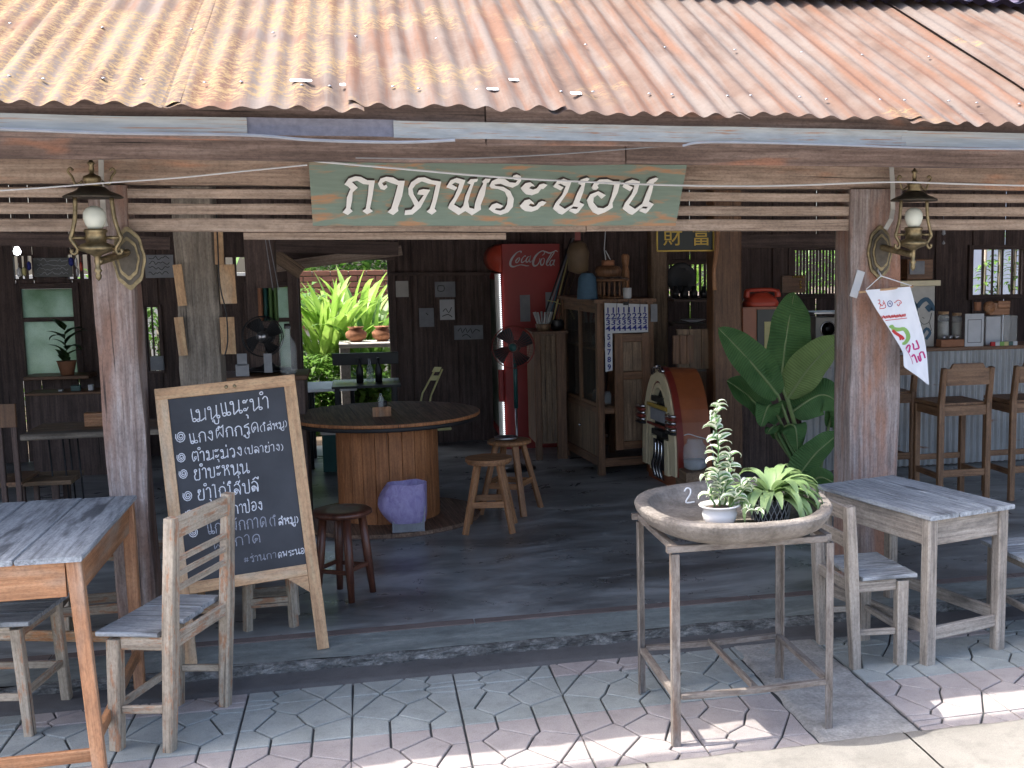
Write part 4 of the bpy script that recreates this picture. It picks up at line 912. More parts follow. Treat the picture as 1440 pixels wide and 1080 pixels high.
for (i, j, h) in ((0, 3, .09), (1, 2, .20), (0, 1, .14), ):
    P_ = (fa, fb, fc, fd); mb = MB(); a = at_h(P_[i], feet[i], h); b = at_h(P_[j], feet[j], h); d_ = (b - a).normalized() * .021; mb.beam(a + d_, b - d_, .022, .045, c=.003, n=5, jit=.0015); part('rail', mb, WD['varnish'] if h < .15 else WD['worn'], dk)
def chair(name, label, Pb0, Pb1, S, hs, hb, mat, seatmat, slats=3, lean=.05, splay=.02, leg=.042, group=None, top_h=.075, rungs=(.16, .12)):
    """school chair: rear posts with feet Pb0, Pb1, seat reaching S forward (vector); hs seat height, hb back height"""
    Pb0 = Vector(Pb0); Pb1 = Vector(Pb1); S = Vector(S); ac = (Pb1 - Pb0).normalized(); fw = S.normalized(); dp = S.length
    t = thing(name, label, 'chair', ((Pb0 + Pb1) / 2 + S / 2), group=group); z0 = Pb0.z
    def post_pt(P, z):                                  # rear post: upright to the seat then leaning back
        k_ = (z / hb - .5) * 1.2; s_ = 0
        return Vector((P.x, P.y, 0)) - fw * (lean * k_ + s_) + Vector((0, 0, z0 + z))
    for P in (Pb0, Pb1):
        mb = MB(); g0 = P
        pts = [post_pt(P, z) for z in (0, hs * .5, hs, (hs + hb) / 2, hb)]
        ws_ = [leg * .86, leg * .95, leg * 1.05, leg, leg * .9]
        mb.path(pts, ws_, [q * .82 for q in ws_], fw, sub=3, jit=.0018)
        part('rear_leg', mb, mat, t)
    F = []
    for P, s_ in ((Pb0, -1), (Pb1, 1)):
        base = P + fw * (dp - leg * .7) - ac * s_ * leg * .3 * -1 * 0
        a = Vector((base.x, base.y, z0)) + fw * splay; b = Vector((base.x, base.y, z0 + hs - .02)); F.append((a, b))
        mb = MB(); mb.beam(a, b, leg * .85, leg * .85, up=fw, c=.004, n=6, jit=.002, w1=leg * .95, h1=leg * .95); part('front_leg', mb, mat, t)
    wd = (Pb1 - Pb0).length; e = leg / 2
    # seat boards run from rear to front
    nb = 3; th = .018; o = Vector((Pb0.x, Pb0.y, z0 + hs + .0)) + fw * (leg * .5)
    W0 = wd + leg * .9
    for i in range(nb):
        c0 = o - ac * leg * .45 + ac * (W0 * (i + .5) / nb); inn = 1.0
        mb = MB(); st = leg * .25 if i in (0, nb - 1) else 0; mb.beam(c0 + fw * st, c0 + fw * (dp - .0), W0 / nb - .003, th, c=.004, n=5, jit=.0016); part('seat_board', mb, seatmat, t)
    for a, b in ((post_pt(Pb0, hs - .035), F[0][1]), (post_pt(Pb1, hs - .035), F[1][1]), (F[0][1], F[1][1]), (post_pt(Pb0, hs - .035), post_pt(Pb1, hs - .035))):
        a = Vector((a.x, a.y, z0 + hs - .036)); b = Vector((b.x, b.y, z0 + hs - .036)); d_ = (b - a).normalized() * e; mb = MB(); mb.beam(a + d_, b - d_, .02, .05, c=.003, n=4, jit=.0012); part('seat_rail', mb, mat, t)
    a = post_pt(Pb0, hb - top_h / 2 - .008) + ac * e * .9; b = post_pt(Pb1, hb - top_h / 2 - .008) - ac * e * .9; mb = MB(); mb.beam(a, b, .02, top_h, c=.003, n=6, jit=.0018); part('top_rail', mb, mat, t)
    for i in range(slats):
        z = hs + (hb - top_h - hs) * (.44 + .17 * i * (3 / max(slats, 1)) * .9) if slats > 1 else (hs + hb) / 2
        a = post_pt(Pb0, z) + ac * e * .9; b = post_pt(Pb1, z) - ac * e * .9; mb = MB(); mb.beam(a, b, .014, .022 if slats > 1 else .06, c=.002, n=5, jit=.0015); part('back_slat', mb, mat, t)
    for (a0, b0, h) in ((post_pt(Pb0, rungs[0]), F[0], rungs[0]), (post_pt(Pb1, rungs[0]), F[1], rungs[0])):
        k_ = h / hs; q = b0[0].lerp(b0[1], k_); d_ = (q - a0).normalized() * e; mb = MB(); mb.beam(a0 + d_, q - d_, .02, .028, c=.003, n=4, jit=.0015); part('rung', mb, mat, t)
    q0 = F[0][0].lerp(F[0][1], (rungs[1] + .05) / hs); q1 = F[1][0].lerp(F[1][1], (rungs[1] + .05) / hs); mb = MB(); d_ = (q1 - q0).normalized() * e; mb.beam(q0 + d_, q1 - d_, .02, .028, c=.003, n=4, jit=.0015); part('rung', mb, mat, t)
    return t
cb0 = on_z(250, 1056, 0); cb1 = on_z(327, 992, 0); ac_ = (cb1 - cb0).normalized()
hs_ = .445; s0 = on_z(137, 884, hs_); s1 = on_z(238, 820, hs_); Sv = ((s0 + s1) / 2 - (cb0 + cb1) / 2); Sv.z = 0; Sv = (Sv - ac_ * Sv.dot(ac_)) * .76
zb = on_y(250, 727, cb0.y).z
chair('school_chair', 'worn chair with three thin back slats in front of the blackboard', cb0, cb1, Sv, hs_, zb, WD['worn_pale'], WD['greytop'], leg=.052)
# the chair on the far side of the left desk, cut by the picture's left edge
f0 = on_z(54, 1022, 0); 
chair('school_chair', 'worn chair cut off by the left edge of the picture beside the orange desk', f0 + Vector((-.37, -.03, 0)), f0 + Vector((-.32, .33, 0)), Vector((.37, -.05, 0)), .44, .84, WD['worn_pale'], WD['greytop'])
# small grey wooden stools half hidden behind the easel and the desk
def box_stool(label, p, rz, wd, dp, h, mat, z=FL, group=None, name='wooden_stool', hmat=None):
    t = thing(name, label, 'stool', (p[0], p[1], z), rz=rz, group=group)
    for i in range(2): mb = MB(); mb.beam((-wd / 2, (-.25 + .5 * i) * dp, h - .012), (wd / 2, (-.25 + .5 * i) * dp, h - .012), dp / 2 - .003, .024, c=.003, n=4, jit=.002); part('seat_board', mb, hmat or mat, t, world=False)
    for sx in (-1, 1):
        for sy in (-1, 1):
            mb = MB(); mb.beam((sx * wd * .40, sy * dp * .40, 0), (sx * wd * .36, sy * dp * .36, h - .025), .036, .034, c=.003, n=4, jit=.002); part('leg', mb, mat, t, world=False)
    for sx in (-1, 1): mb = MB(); mb.beam((sx * wd * .38, -dp * .34, h * .42), (sx * wd * .38, dp * .34, h * .42), .02, .03, c=.002); part('rung', mb, mat, t, world=False)
    for sy in (-1, 1): mb = MB(); mb.beam((-wd * .35, sy * dp * .385, h * .36), (wd * .35, sy * dp * .385, h * .36), .02, .045, c=.002); part('rung', mb, mat, t, world=False)
    return t
p = (on_z(355, 892, FL) + on_z(404, 884, FL)) / 2; box_stool('low grey wooden stool seen under the blackboard between its legs', (p.x, p.y + .14), .02, .26, .24, .36, WD['worn_pale'])
p = on_z(78, 910, FL); box_stool('low grey wooden bench seen behind the legs of the orange desk', (p.x + .20, p.y + .16), .02, .50, .26, .40, WD['worn_pale'], name='wooden_bench')
# desk at right
rD = .672; q0 = on_z(1182, 678, rD); q1 = on_z(1291, 667, rD); q2 = on_z(1428, 709, rD); q3 = on_z(1308, 727, rD)
rd = thing('school_desk', 'grey weathered wooden desk with plank top in front of the right post', 'desk', ((q3.x + q2.x) / 2, q3.y + .2, 0))
ex = (q2 - q3).normalized(); ey = Vector((-ex.y, ex.x, 0)); dep_ = (q0 - q3).length; wd_ = (q2 - q3).length
q0 = q3 + ey * dep_; q1 = q2 + ey * dep_
quad_top(rd, [q3, q2, q1, q0], .020, WD['greytop'], 3)
k1 = q3 + ex * .035 + ey * .04; k2 = q2 - ex * .05 + ey * .04; k3 = q1 - ex * .05 - ey * .04; k4 = q0 + ex * .035 - ey * .04
apz = rD - .02
for a, b in ((k1, k2), (k2, k3), (k3, k4), (k4, k1)):
    a = Vector((a.x, a.y, apz - .06)); b = Vector((b.x, b.y, apz - .06)); d_ = (b - a).normalized() * .027; mb = MB(); mb.beam(a + d_, b - d_, .022, .118, c=.003, n=6, jit=.002); part('apron', mb, WD['grey'], rd)
for p in (k1, k2, k3, k4): mb = MB(); mb.beam((p.x, p.y, 0), (p.x, p.y, apz - .001), .052, .052, up=ex, c=.005, n=8, jit=.003); part('leg', mb, WD['worn_pale'] if False else WD['grey'], rd)
for a, b, h in ((k1, k2, .135), (k1, k4, .16), (k2, k3, .16)):
    a = Vector((a.x, a.y, h)); b = Vector((b.x, b.y, h)); d_ = (b - a).normalized() * .027; mb = MB(); mb.beam(a + d_, b - d_, .024, .055, c=.003, n=5, jit=.002); part('rail', mb, WD['grey'], rd)
r0 = on_z(1197, 940, 0); r1 = on_z(1150, 905, 0)
chair('school_chair', 'thick grey weathered chair pushed under the right desk', r0, r1, Vector((.27, -.0, 0)), .40, on_y(1195, 712, r0.y).z, WD['grey'], WD['greytop'], slats=1, leg=.056, lean=.03, splay=0, top_h=.06)
e0 = on_z(1437, 912, 0)
chair('school_chair', 'grey weathered chair cut off by the right edge of the picture', e0 + Vector((.40, .0, 0)), e0 + Vector((.40, .36, 0)), Vector((-.38, 0, 0)), .41, .78, WD['grey'], WD['greytop'], slats=1, leg=.05, lean=.03, splay=0)
# ---- rusty stand with bowl and plants ------------------------------------------
st = thing('metal_stand', 'rusty grey welded angle iron stand carrying the shallow bowl', 'stand', (1.35, 4.28, 0))
X0, X1, Y0_, Y1_ = 1.058, 1.655, 4.0, 4.56; TZ = .755; bw = .028
for (x, y) in ((X0, Y0_), (X1, Y0_), (X0, Y1_), (X1, Y1_)):
    mb = MB(); sx = 1 if x == X0 else -1; sy = 1 if y == Y0_ else -1
    mb.beam((x, y, 0), (x, y, TZ - .03), bw, .006, up=(0, 1, 0), c=.001, n=4); mb.beam((x - sx * bw / 2, y + sy * bw / 2, 0), (x - sx * bw / 2, y + sy * bw / 2, TZ - .03), .006, bw, up=(0, 1, 0), c=.001, n=4); part('leg', mb, WD['dark'] if False else M['rustbar'], st)
for z, nm in ((TZ, 'top_bar'), (.20, 'lower_bar')):
    for a, b in (((X0 - (.05 if z > .5 else 0), Y0_), (X1, Y0_)), ((X0 - (.05 if z > .5 else 0), Y1_), (X1, Y1_)), ((X0, Y0_), (X0, Y1_)), ((X1, Y0_), (X1, Y1_))):
        a = Vector((*a, z - .012)); b = Vector((*b, z - .012)); along = (b - a).normalized(); e = .016; mb = MB()
        zz = .0025 if abs(along.x) > .5 else 0
        mb.beam(a + along * e + Vector((0, 0, zz)), b - along * e + Vector((0, 0, zz)), .026, .024 if z > .5 else .02, c=.002, n=8, jit=.0012, bow=-.006 if (z < .5 and abs(along.x) > .5) else 0); part(nm, mb, M['rustbar'], st)
mb = MB(); mb.beam((1.362, Y0_ + .015, .192), (1.352, Y1_ - .015, .192), .030, .006, c=.001); mb.beam((1.350, Y0_ + .015, .198), (1.340, Y1_ - .015, .198), .004, .024, c=.001); part('middle_bar', mb, M['rustbar'], st)
# bowl: a thick oval dish
bc = Vector((on_y(1029, 715, 4.23).x, 4.23, TZ + .002)); RB = .355
bowl_ = thing('shallow_bowl', 'large weathered shallow bowl holding two potted plants on the metal stand', 'bowl', bc)
def bz(a): return .006 * math.sin(2 * a + .6) + .010 * math.cos(a - .5)
prof = [(0.0, .0, 0), (.20, .0, 0), (.275, .010, 0), (.325, .040, .4), (.350, .080, .9), (.356, .104, 1), (.350, .114, 1), (.324, .116, 1), (.306, .108, 1), (.292, .078, .8), (.262, .048, .3), (.16, .038, 0), (0.0, .036, 0)]
def bf(u, v):
    a = 2 * math.pi * u; q = v * (len(prof) - 1); i = min(len(prof) - 2, int(q)); t = q - i
    r = prof[i][0] * (1 - t) + prof[i + 1][0] * t; z = prof[i][1] * (1 - t) + prof[i + 1][1] * t; k_ = prof[i][2] * (1 - t) + prof[i + 1][2] * t
    r *= (abs(math.cos(a)) ** 2.5 + abs(math.sin(a)) ** 2.5) ** -.4 * .985
    r *= 1 + .012 * pnoise(Vector((math.cos(a) * 2, math.sin(a) * 2, z * 9)))
    return (bc.x + r * math.cos(a) * 1.035, bc.y + r * math.sin(a) * 1.14, bc.z + z * .92 + bz(a) * k_ + .002 * pnoise(Vector((r * math.cos(a) * 30, r * math.sin(a) * 30, z * 30))))
mb = MB(); mb.grid(bf, 96, 36); part('dish', mb, M['bowl'], bowl_)
mb = MB(); o = bc + Vector((-.128, .20, .062))
for pts in ([(0, .04), (.012, .052), (.026, .046), (.022, .028), (0, 0), (.036, .0)],): mb.tube(smoothline([(o.x + a, o.y + .045 * (1 - b / .06) * 0 + b * .55, o.z + b * 1.0) for a, b in pts], 4), .0034, 6)
part('painted_number', mb, M['white'], bowl_)
# white pot with tall variegated plant
pc_ = Vector((on_y(1012, 728, 4.06).x, 4.06, bc.z + .046)); wp = thing('potted_plant', 'tall variegated plant with curled leaves in a small white glazed pot', 'potted plant', pc_)
mb = MB(); mb.lathe([(.036, 0), (.045, .004), (.060, .028), (.066, .050), (.060, .064), (.066, .074), (.078, .080), (.077, .084), (.068, .083), (.058, .074), (.055, .068)], pc_, 32, close=False); part('pot', mb, M['ceramic'], wp)
mb = MB(); mb.lathe([(.057, .070), (.03, .074), (.0005, .075)], pc_, 20); part('soil', mb, M['soil'], wp)
def leaf(mb, base, dirv, L, W, curl=.5, up=(0, 0, 1), fold=.25, twist=0, n=6, shape=.45):
    """one leaf: starts along dirv, bends down by curl, folded along the rib"""
    d = Vector(dirv).normalized(); u = Vector(up); s_ = d.cross(u)
    if s_.length < .05: s_ = d.cross(Vector((1, 0, 0)))
    s_.normalize(); nn = s_.cross(d).normalized(); p = Vector(base); vv = []; gg = []
    for i in range(n + 1):
        t = i / n; wv_ = W * math.sin(math.pi * (t ** shape if shape < 1 else t)) ** .8 * (1 if t < 1 else 0) if 0 < t < 1 else (W * .12 if t == 0 else 0.0005)
        a = curl * t * t; dd = (d * math.cos(a) - nn * math.sin(a)).normalized(); nl = (nn * math.cos(a) + d * math.sin(a))
        if i: p = p + dd * (L / n)
        tw = twist * t; ss = s_ * math.cos(tw) + nl * math.sin(tw); nw = nl * math.cos(tw) - s_ * math.sin(tw)
        vv += [p - ss * wv_ / 2 + nw * fold * wv_ / 2, p, p + ss * wv_ / 2 + nw * fold * wv_ / 2]; gg += [(t, 0, 0), (t, .5, 0), (t, 1, 0)]
    ff = []
    for i in range(n):
        for j in (0, 1): a = i * 3 + j; ff.append((a, a + 1, a + 4, a + 3))
    mb.add(vv, ff, gg, smooth=True)
stems = [((0, 0), (-.012, .0), .40, 19), ((.02, .01), (.05, .02), .20, 8), ((-.02, .0), (-.055, -.01), .13, 6), ((.03, -.02), (.10, -.05), .11, 6)]
for (bx, by), (tx, ty), h, nl in stems:
    b0 = pc_ + Vector((bx, by, .07)); b1 = pc_ + Vector((tx, ty, .07 + h)); wob = lambda t: Vector((.006 * math.sin(t * 14), .004 * math.cos(t * 11), 0))
    mb = MB(); mb.tube([b0.lerp(b1, t / 8) + wob(t / 8) for t in range(9)], [.0042 - .0025 * t / 8 for t in range(9)], 6); part('stem', mb, M['stemg'], wp)
    for i in range(nl):
        t = (i + 1.5) / (nl + 1); p = b0.lerp(b1, t) + wob(t); a = i * math.pi + random.uniform(-.5, .5) + .2; big = h > .3
        for dd in (0, 1) if (big and random.random() < .75) or i % 2 else (0,):
            a2 = a + dd * math.pi + random.uniform(-.9, .9)
            mb = MB(); leaf(mb, p, (math.cos(a2), math.sin(a2) * .8, .9 if big else .6), random.uniform(.052, .075) * (1.1 - .35 * t), random.uniform(.032, .044) * (1.1 - .3 * t), curl=random.uniform(.8, 2.8), fold=random.uniform(.2, .6), twist=random.uniform(-1.6, 1.6)); part('leaf', mb, M['varieg'], wp)
# trailing sprig over the rim
mb = MB(); tr = smoothline([pc_ + Vector(v) for v in ((.05, -.01, .08), (.085, -.05, .09), (.10, -.10, .075), (.095, -.15, .085))], 4); mb.tube(tr, .0025, 5); part('stem', mb, M['stemg'], wp)
for i, p in enumerate(tr[3:]):
    mb = MB(); a = i * 2.2; leaf(mb, p, (math.cos(a), math.sin(a) * .7 - .2, .3), .045, .026, curl=1.2, fold=.3); part('leaf', mb, M['varieg'], wp)
# orchid in a black wire basket
oc_ = Vector((on_y(1083, 725, 4.13).x, 4.13, bc.z + .042)); op = thing('potted_orchid', 'bushy strap leaved orchid in a dark wire basket beside the white pot', 'potted plant', oc_)
mb = MB(); mb.lathe([(.062, 0), (.068, .02), (.080, .085), (.076, .085), (.06, .03)], oc_, 24); part('inner_pot', mb, M['black'], op)
mb = MB()
for i in range(22):
    for s_ in (-1, 1):
        mb.tube([oc_ + Vector(((.070 + .016 * t) * math.cos(2 * math.pi * i / 22 + s_ * t * .5), (.070 + .016 * t) * math.sin(2 * math.pi * i / 22 + s_ * t * .5), .002 + .09 * t)) for t in (0, .33, .66, 1)], .0017, 4, cap=False)
part('wire_basket', mb, M['paperdim'], op)
for i in range(52):
    a = random.uniform(0, 2 * math.pi); ring = i / 52; el = .15 + .95 * (1 - ring) + random.uniform(-.2, .2); L = random.uniform(.17, .26) * (1.0 if ring > .15 else .85)
    b = oc_ + Vector((math.cos(a) * .035 * (.3 + ring), math.sin(a) * .03 * (.3 + ring), .085 + .03 * (1 - ring)))
    mb = MB(); leaf(mb, b, (math.cos(a), math.sin(a) * .85 - .08, math.tan(min(1.35, el)) * .55 + .1), L, random.uniform(.032, .046), curl=random.uniform(1.3, 2.7), fold=.28, n=10, shape=.8, twist=random.uniform(-.3, .3)); part('leaf', mb, M['orchid'], op)
# ================================================================== INSIDE
def circ_clip(x0, x1, r, n=14):
    """polygon of the strip x0..x1 of a disc of radius r"""
    def ys(x): return math.sqrt(max(0, r * r - x * x))
    xs_ = [x0 + (x1 - x0) * i / n for i in range(n + 1)]
    return [(x, -ys(x)) for x in xs_] + [(x, ys(x)) for x in reversed(xs_)]
def disc_boards(root_part, parent, r, z0, z1, nb, mat, name='board', rot=0.0, world=False, c=(0, 0)):
    for i in range(nb):
        a = -r + 2 * r * i / nb + .0015; b = -r + 2 * r * (i + 1) / nb - .0015
        mb = MB(); U = Vector((math.cos(rot), math.sin(rot), 0)); V = Vector((-math.sin(rot), math.cos(rot), 0))
        mb.prism(circ_clip(a, b, r), ((0, 0, 0), U, V), z0, z1 + random.uniform(-.001, .001), long=1); part(name, mb, mat, root_part, world=False)
# ---- cable drum table
tc = on_y(544, 600, 7.98); TX = tc.x
tb = thing('cable_drum_table', 'large round table made from a wooden cable drum', 'table', (TX, 7.98, FL))
mb = MB(); mb.lathe([(.600, 0), (.603, .004), (.603, .028), (.598, .03)], (0, 0, .672), 72); top = part('tabletop', mb, M['iron'], tb, world=False)
disc_boards(top, tb, .612, .702, .722, 9, WD['spooltop'], rot=.1)
mb = MB(); mb.lathe([(.6125, .7), (.616, .702), (.616, .719), (.6125, .7215)], (0, 0, 0), 72, close=False); part('edge_band', mb, WD['spool'], tb, world=False)
mb = MB(); mb.lathe([(.30, 0), (.30, .64)], (0, 0, .03), 30); core = part('drum', mb, WD['dark'], tb, world=False)
ns = 24
for i in range(ns):
    a = 2 * math.pi * (i + .5) / ns; p = Vector((math.cos(a) * .318, math.sin(a) * .318, 0)); mb = MB()
    mb.beam(p + Vector((0, 0, .032)), p + Vector((0, 0, .668)), 2 * math.pi * .325 / ns - .003, .022, up=Vector((math.cos(a), math.sin(a), 0)), c=.002, n=3); part('stave', mb, WD['spool'], core, world=False)
mb = MB(); mb.lathe([(.600, 0), (.60, .006)], (0, 0, .0), 60); base = part('base_flange', mb, WD['dark'], tb, world=False)
disc_boards(base, tb, .60, .007, .030, 9, WD['spooltop'], rot=.1)
ch = thing('condiment_holder', 'small wooden holder with a dark bottle on the cable drum table', 'holder', on_y(536, 560, 7.86))
hz = FL + .723; p = Vector((on_y(536, 560, 7.80).x, 7.80, hz)); ch.location = p; s_ = 1 / 1650 * 7.9
for i in range(3): mb = MB(); mb.box(p + Vector(((-12 + 8.3 * i) * s_, -.03, .0)), p + Vector(((-12 + 8.3 * i + 7.8) * s_, -.02, 13 * s_)), c=.001); part('slat', mb, WD['varnish'], ch)
mb = MB(); mb.box(p + Vector((-12 * s_, -.0195, 0)), p + Vector((12 * s_, .03, 11 * s_)), c=.001); part('box', mb, WD['varnish'], ch)
mb = MB(); mb.lathe([(4 * s_, 0), (4 * s_, .065), (1.8 * s_, .08), (1.8 * s_, .10)], p + Vector((-.002, 0, .05)), 14); part('bottle', mb, M['clear'], ch)
mb = MB(); mb.lathe([(3 * s_, 0), (3 * s_, .05)], p + Vector((.022, 0, .05)), 12); part('bottle', mb, M['black'], ch)
# ---- stools
def round_stool(label, p, h, r, mat, legs=4, lw=.036, square=True, spread=1.15, rot=.6, boards=0, ring=.45, group=None):
    t = thing('round_stool', label, 'stool', (p[0], p[1], FL), rz=0, group=group)
    mb = MB()
    if boards:
        mb.lathe([(r * .93, 0), (r * .93, .012)], (0, 0, h - .036), 32); seat = part('seat', mb, mat, t, world=False); disc_boards(seat, t, r, h - .022, h, boards, mat, rot=.9)
    else:
        mb.lathe([(r * .9, 0), (r, .008), (r, .022), (r * .94, .03), (r * .5, .027), (0.0005, .026)], (0, 0, h - .03), 40); part('seat', mb, mat, t, world=False)
    F = []
    for i in range(legs):
        a = rot + 2 * math.pi * i / legs; q = Vector((math.cos(a), math.sin(a), 0)); a0 = q * r * spread; a1 = q * r * .66 + Vector((0, 0, h - .034)); F.append((a0, a1)); mb = MB()
        if square: mb.beam(a0, a1, lw, lw * .8, up=q, c=.003, n=4, jit=.001)
        else: mb.tube([a0, a0.lerp(a1, .5), a1], [lw * .36, lw * .5, lw * .46], 10)
        part('leg', mb, mat, t, world=False)
    for i in range(legs):
        a = F[i]; b = F[(i + 1) % legs]; k_ = ring - (.03 if i % 2 else 0); x = a[0].lerp(a[1], k_); y = b[0].lerp(b[1], k_); d_ = (y - x).normalized() * lw * .45; mb = MB()
        if square: mb.beam(x + d_, y - d_, .016, .04, c=.002)
        else: mb.beam(x + d_, y - d_, .014, .022, c=.003)
        part('rung', mb, mat, t, world=False)
    return t
c = on_z(687, 643, FL + .47); round_stool('brown plank topped stool with four splayed legs beside the cable drum table', (c.x, c.y), .47, .148, WD['stool'], rot=-.95, boards=5, spread=1.42)
c = on_z(716, 618, FL + .50); s2 = round_stool('darker stool carrying a steel dish behind the plank topped stool', (c.x, c.y), .50, .15, WD['stool'], rot=-1.3, spread=1.5, square=True, lw=.04)
mb = MB(); mb.lathe([(.05, 0), (.075, .004), (.082, .02), (.078, .02), (.06, .006), (.001, .005)], (c.x - .02, c.y, FL + .501), 28); solo('steel_dish', mb, M['steel'], 'shallow steel dish resting on the darker stool', 'dish', (c.x, c.y, FL + .501))
c = on_z(481, 716, FL + .46); round_stool('dark red varnished stool with round legs beside the blackboard', (c.x, c.y), .46, .150, WD['redstool'], legs=4, square=False, lw=.045, rot=-1.35, spread=.95, ring=.38)
# ---- waste basket with purple bag, standing on the drum's lower flange
bp = on_y(574, 738, 7.475); bp.z = FL + .031
wb = thing('waste_basket', 'grey plastic basket lined with a purple bag on the foot of the cable drum', 'waste basket', bp)
mb = MB(); hx, hy = .10, .07
for z0, z1 in ((0, .012), (.045, .052), (.16, .17)): mb.box(bp + Vector((-hx, -hy, z0)), bp + Vector((hx, hy, z1)), c=.002)
for i in range(9):
    for sy in (-1, 1): mb.beam(bp + Vector((-hx + .005 + i * (2 * hx - .01) / 8, sy * hy * .97, .01)), bp + Vector((-hx + .012 + i * (2 * hx - .01) / 8, sy * hy * .97, .165)), .006, .003, up=(0, 1, 0), c=0)
mb.box(bp + Vector((-hx * .96, -hy * .9, .01)), bp + Vector((hx * .96, hy * .9, .16)), c=.002); part('basket', mb, M['paperdim'], wb)
def bagf(u, v):
    a = 2 * math.pi * u; sq = (abs(math.cos(a)) ** 2.7 + abs(math.sin(a)) ** 2.7) ** -.37; fl = .5 + .5 * v
    q = 1.10 + .42 * math.sin(math.pi * min(1, v * 1.0)) * (1.0 - .25 * v) + 0.03 * pnoise(Vector((math.cos(a) * 2.2, math.sin(a) * 2.2, v * 3))) + (.035 * math.sin(a * 11 + v * 3)) * v + .10 * v
    return (bp.x + hx * sq * q * math.cos(a) - .03 * math.sin(math.pi * v) , bp.y + hy * sq * q * math.sin(a), bp.z + .055 + .25 * v * (1 + .03 * pnoise(Vector((math.cos(a) * 1.2, math.sin(a) * 1.2, 4)))))
mb = MB(); mb.grid(bagf, 60, 22)
def bag2(u, v):
    a = 2 * math.pi * u; sq = (abs(math.cos(a)) ** 2.7 + abs(math.sin(a)) ** 2.7) ** -.37; e = bagf(u, 1.0); q = 1 - .35 * v
    return (bp.x + (e[0] - bp.x) * q, bp.y + (e[1] - bp.y) * q, e[2] - .14 * v)
mb.grid(bag2, 60, 8); part('bag', mb, M['bag'], wb)
# ---- red drinks fridge
fY = 10.6; fx0 = on_y(707, 450, fY).x; fx1 = on_y(789, 450, fY).x; fzt = on_y(748, 343, fY).z
fr = thing('drinks_fridge', 'tall red drinks fridge with white script lettering on its side', 'fridge', ((fx0 + fx1) / 2, fY + .3, FL))
mb = MB(); mb.box((fx0, fY, FL), (fx1, fY + .62, fzt), c=.012); part('body', mb, M['red'], fr)
mb = MB(); mb.box((fx0 - .045, fY + .02, FL + .12), (fx0 - .002, fY + .60, fzt - .26), c=.006); dr = part('door', mb, M['red'], fr)
mb = MB(); mb.box((fx0 - .05, fY + .08, FL + .20), (fx0 - .046, fY + .54, fzt - .32)); part('glass', mb, M['frost'], dr)
mb = MB(); mb.lathe([(.10, 0), (.10, .60)], (fx0 - .0, fY + .01, fzt - .13), 24, ax=(0, 1, 0), sx=1.0, sy=1.2); part('header', mb, M['redbright'], fr)
# lit strip down the door edge facing the street, one tube in short lit beads
for a, b in ((385, 520), (565, 625)):
    mb = MB(); p0 = on_y(702.5 if a < 500 else 708, a, fY - .02); p1 = on_y(707.5 if a < 500 else 710, b, fY - .02); n_ = int((b - a) / 2.6)
    for i in range(n_): q = p0.lerp(p1, (i + .5) / n_); mb.box(q - Vector((.006, .003, .004)), q + Vector((.006, .003, .004)))
    part('lit_strip', mb, M['led'], fr, kind='stuff')
    mb = MB(); mb.beam(p0 + Vector((-.022, .012, 0)), p1 + Vector((-.022, .012, 0)), .045, .008, up=(0, 1, 0), c=0); part('strip_housing', mb, M['offwhite'], fr)
def fproj(x, y, dy): return on_y(x, y, fY - dy)
kk = lambda x, y: (690 + x / 12, 330 + y / 12)
LOGO = [([(510,310),(515,285),(490,280),(440,305),(385,365),(345,430),(330,490),(345,530),(390,540),(440,525),(500,510),(560,515),(600,525),(650,525)], [1,2,1.2,1.6,2.6,3.4,3.4,3,2.2,1.4,1,1.6,1.8,.6]),
 ([(470,390),(430,430),(425,465),(450,470),(480,430),(490,395),(475,385)], [1.2,1.8,1.6,1.2,1.6,1.2,1]), ([(590,370),(585,355),(550,380),(520,430),(525,470),(560,455),(590,430)], [1,1.4,1.2,1.8,1.8,1.2,.8]),
 ([(660,370),(630,375),(600,420),(600,460),(630,455),(660,400),(675,355),(655,440),(670,465),(690,440)], [1,1.2,1.8,1.6,1.2,1.4,1.6,1.6,1.2,.6]),
 ([(870,350),(905,320),(905,285),(880,270),(820,300),(760,360),(725,430),(715,490),(735,525),(780,515),(820,460),(830,400)], [.8,1.4,1.2,1.2,1.8,2.8,3.4,3.2,2.8,1.8,1.2,.8]),
 ([(870,400),(845,440),(845,500),(870,515),(900,470),(905,410),(880,395)], [1.2,1.8,2,1.6,1.4,1.2,1]), ([(930,500),(960,470),(1040,350),(1070,300),(1045,290),(1000,360),(950,450),(945,505),(970,520),(1000,490)], [1,1,1.4,1.4,1.2,1.6,2,1.8,1.2,.8]),
 ([(1060,430),(1020,440),(1000,490),(1015,520),(1050,490),(1080,420),(1060,500),(1080,515)], [1.2,1.4,1.8,1.8,1.4,1.6,1.6,.8]), ([(870,275),(920,285),(990,310),(1050,295),(1100,270),(1130,290)], [.8,2,2.2,1.8,1.4,.6]), ([(700,440),(730,425)], [1.2,1.2])]
for pts, ws in LOGO:
    mb = MB(); stroke(mb, [kk(*p) for p in pts], [w_ * .92 for w_ in ws], fproj, .003, sm=4); part('lettering', mb, M['paper'], fr)
mb = MB(); a = on_y(731, 415, fY - .01); b = on_y(746, 452, fY - .01); mb.box(a, (b.x, fY - .006, b.z)); part('note', mb, M['paperdim'], fr)
mb = MB(); a = on_y(767, 411, fY - .01); b = on_y(777, 440, fY - .01); mb.box(a, (b.x, fY - .006, b.z)); part('note', mb, M['paperdim'], fr)
